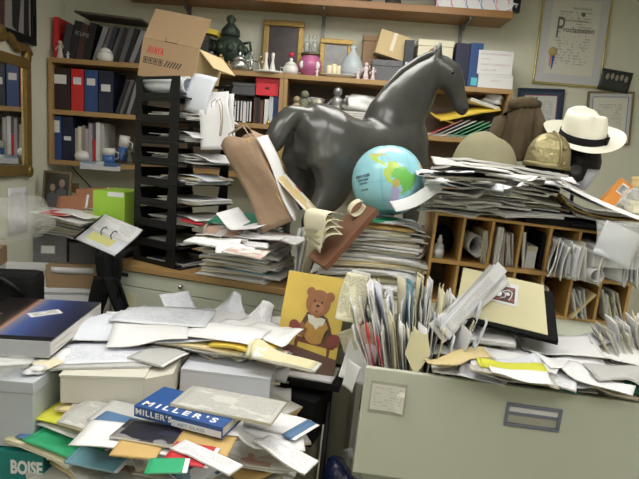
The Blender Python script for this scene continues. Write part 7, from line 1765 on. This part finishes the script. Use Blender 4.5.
for dx, dz, s in ((-.03, -.02, .9), (.03, .01, 1.0)):
    MB().ball((dx, dz + .035, .001), (.02 * s, .027 * s, .001), 0, 14, 8).build('person_print', mat('portrait skin', (.30, .22, .17), .5), t, smooth=True)
    MB().prism([(dx - .035, -.105), (dx + .035, -.105), (dx + .03, dz - .01), (dx, dz + .01), (dx - .03, dz - .01)], .0004, .0012).build('person_print', mat('portrait clothes', (.10, .10, .11), .5), t)
MB().b2((-.08, -.004, -.13), (.08, .06, -.121)).build('easel_ledge', M_brownf, t)
sh = thing('document_box', 'grey document box the couple photograph stands on', 'box', TR((-1.66, 3.50, 0))); 
hz = atY(57, 205, 3.5).z
MB().b2((-.1, .0, 0), (.14, .3, hz - .05)).build('body', M_grey, sh, bevel=.003); MB().b2((-.102, -.002, hz - .0495), (.142, .302, hz - .02)).build('lid', M_grey, sh, bevel=.003)
# cable under the bookcase
pts = [W(70, 163, 3.9), W(76, 172, 3.9), W(86, 182, 3.85), W(95, 192, 3.7)]
t = thing('dark_cable', 'thin dark cable hanging under the wall bookcase', 'cable', TR(pts[0])); MB().tube([p - pts[0] for p in pts], .004, 8).build('cable', M_blackm, t, smooth=True)
# clear bag, carton and black bag at the side wall
q = atY(18, 215, 2.45)
lump('plastic_bag', 'bulging clear plastic bag hanging before the side wall', 'bag', TR((q.x - .01, q.y + .05, q.z - .12)), (.14, .11, .105), M_bag, 55, .14, 4)
t = thing('side_carton', 'brown topped white carton against the side wall', 'carton', TR((-1.54, 2.20, .78), rad(14)))
MB().b2((-.25, 0, 0), (.16, .3, .21)).build('body', M_white, t, bevel=.003); MB().b2((-.253, -.003, .2105), (.163, .303, .29)).build('lid', M_card, t, bevel=.003)
t = thing('low_chest', 'dark low chest carrying the brown topped carton', 'chest', TR((-1.54, 2.20, 0), rad(14)))
MB().b2((-.25, .01, 0), (.155, .3, .76)).build('body', M_black, t, bevel=.004); MB().b2((-.255, .0, .7605), (.16, .305, .779)).build('lid', M_black, t, bevel=.003)
p = atY(8, 290, 2.02)
bz = p.z - .26
s_ = thing('low_stool', 'low dark stool under the black shoulder bag', 'stool', TR((p.x - .02, p.y, 0), rad(8)))
MB().b2((-.17, -.06, bz - .03), (.12, .08, bz - .0005)).build('seat', M_black, s_)
for sx in (-.15, .10):
    for sy in (-.045, .065): MB().b2((sx - .012, sy - .012, 0), (sx + .012, sy + .012, bz - .0305)).build('leg', M_black, s_)
t = thing('black_bag', 'black shoulder bag with a pale tag behind the art book', 'bag', TR((p.x - .02, p.y, p.z - .06), rad(8)))
MB().b2((-.18, -.06, -.2), (.13, .08, .13)).build('body', M_blackm, t, bevel=.03)
MB().tube([(-.1, -.062, .08), (-.05, -.07, .12), (.03, -.07, .12), (.1, -.062, .06)], .009, 8).build('strap', M_black, t, smooth=True); MB().b2((.06, -.062, .015), (.09, -.0605, .03)).build('tag', M_whiteb, t)
# black cloth hanging at the cabinet corner
pc = atY(113, 252, 2.44)
t = thing('black_garment', 'black cloth garment hanging over the corner of the oak topped cabinet', 'garment', TR((pc.x, pc.y - .02, pc.z), rad(-16)))
MB().sheet(.16, .24, .008, lambda x, y: (x * (1 - .25 * sstep(.02, -.12, y)), .010 * math.sin(x * 62 + y * 9) + .006 * math.sin(x * 140) + (.10 * sstep(.065, .12, y)), y - .4 * max(0, y - .07)), 28, 14).build('body', M_blackm, t, TR((.0, -.014, -.075)), smooth=True)
MB().sheet(.095, .20, .008, lambda x, y: (x * (1 - 1.6 * max(0, -y)) + .30 * (y - .1), .010 * math.sin(x * 75 + y * 6), y), 16, 10).build('sleeve', M_blackm, t, TR((-.02, -.017, -.21)), smooth=True)
MB().sheet(.085, .15, .008, lambda x, y: (x * (1 - 1.2 * max(0, -y)) - .42 * (y - .075), .010 * math.sin(x * 75 + 1 + y * 6), y), 16, 10).build('sleeve', M_blackm, t, TR((.028, -.024, -.18)), smooth=True)
# ------------------------------------------------------------------ light
w = bpy.data.worlds.new('world'); scene.world = w; w.use_nodes = True
w.node_tree.nodes['Background'].inputs[0].default_value = (.9, .95, 1, 1); w.node_tree.nodes['Background'].inputs[1].default_value = .15
scene.view_settings.view_transform = 'Standard'; scene.view_settings.look = 'None'
scene.view_settings.exposure = 0.0; scene.view_settings.gamma = 1.0; scene.view_settings.use_curve_mapping = False
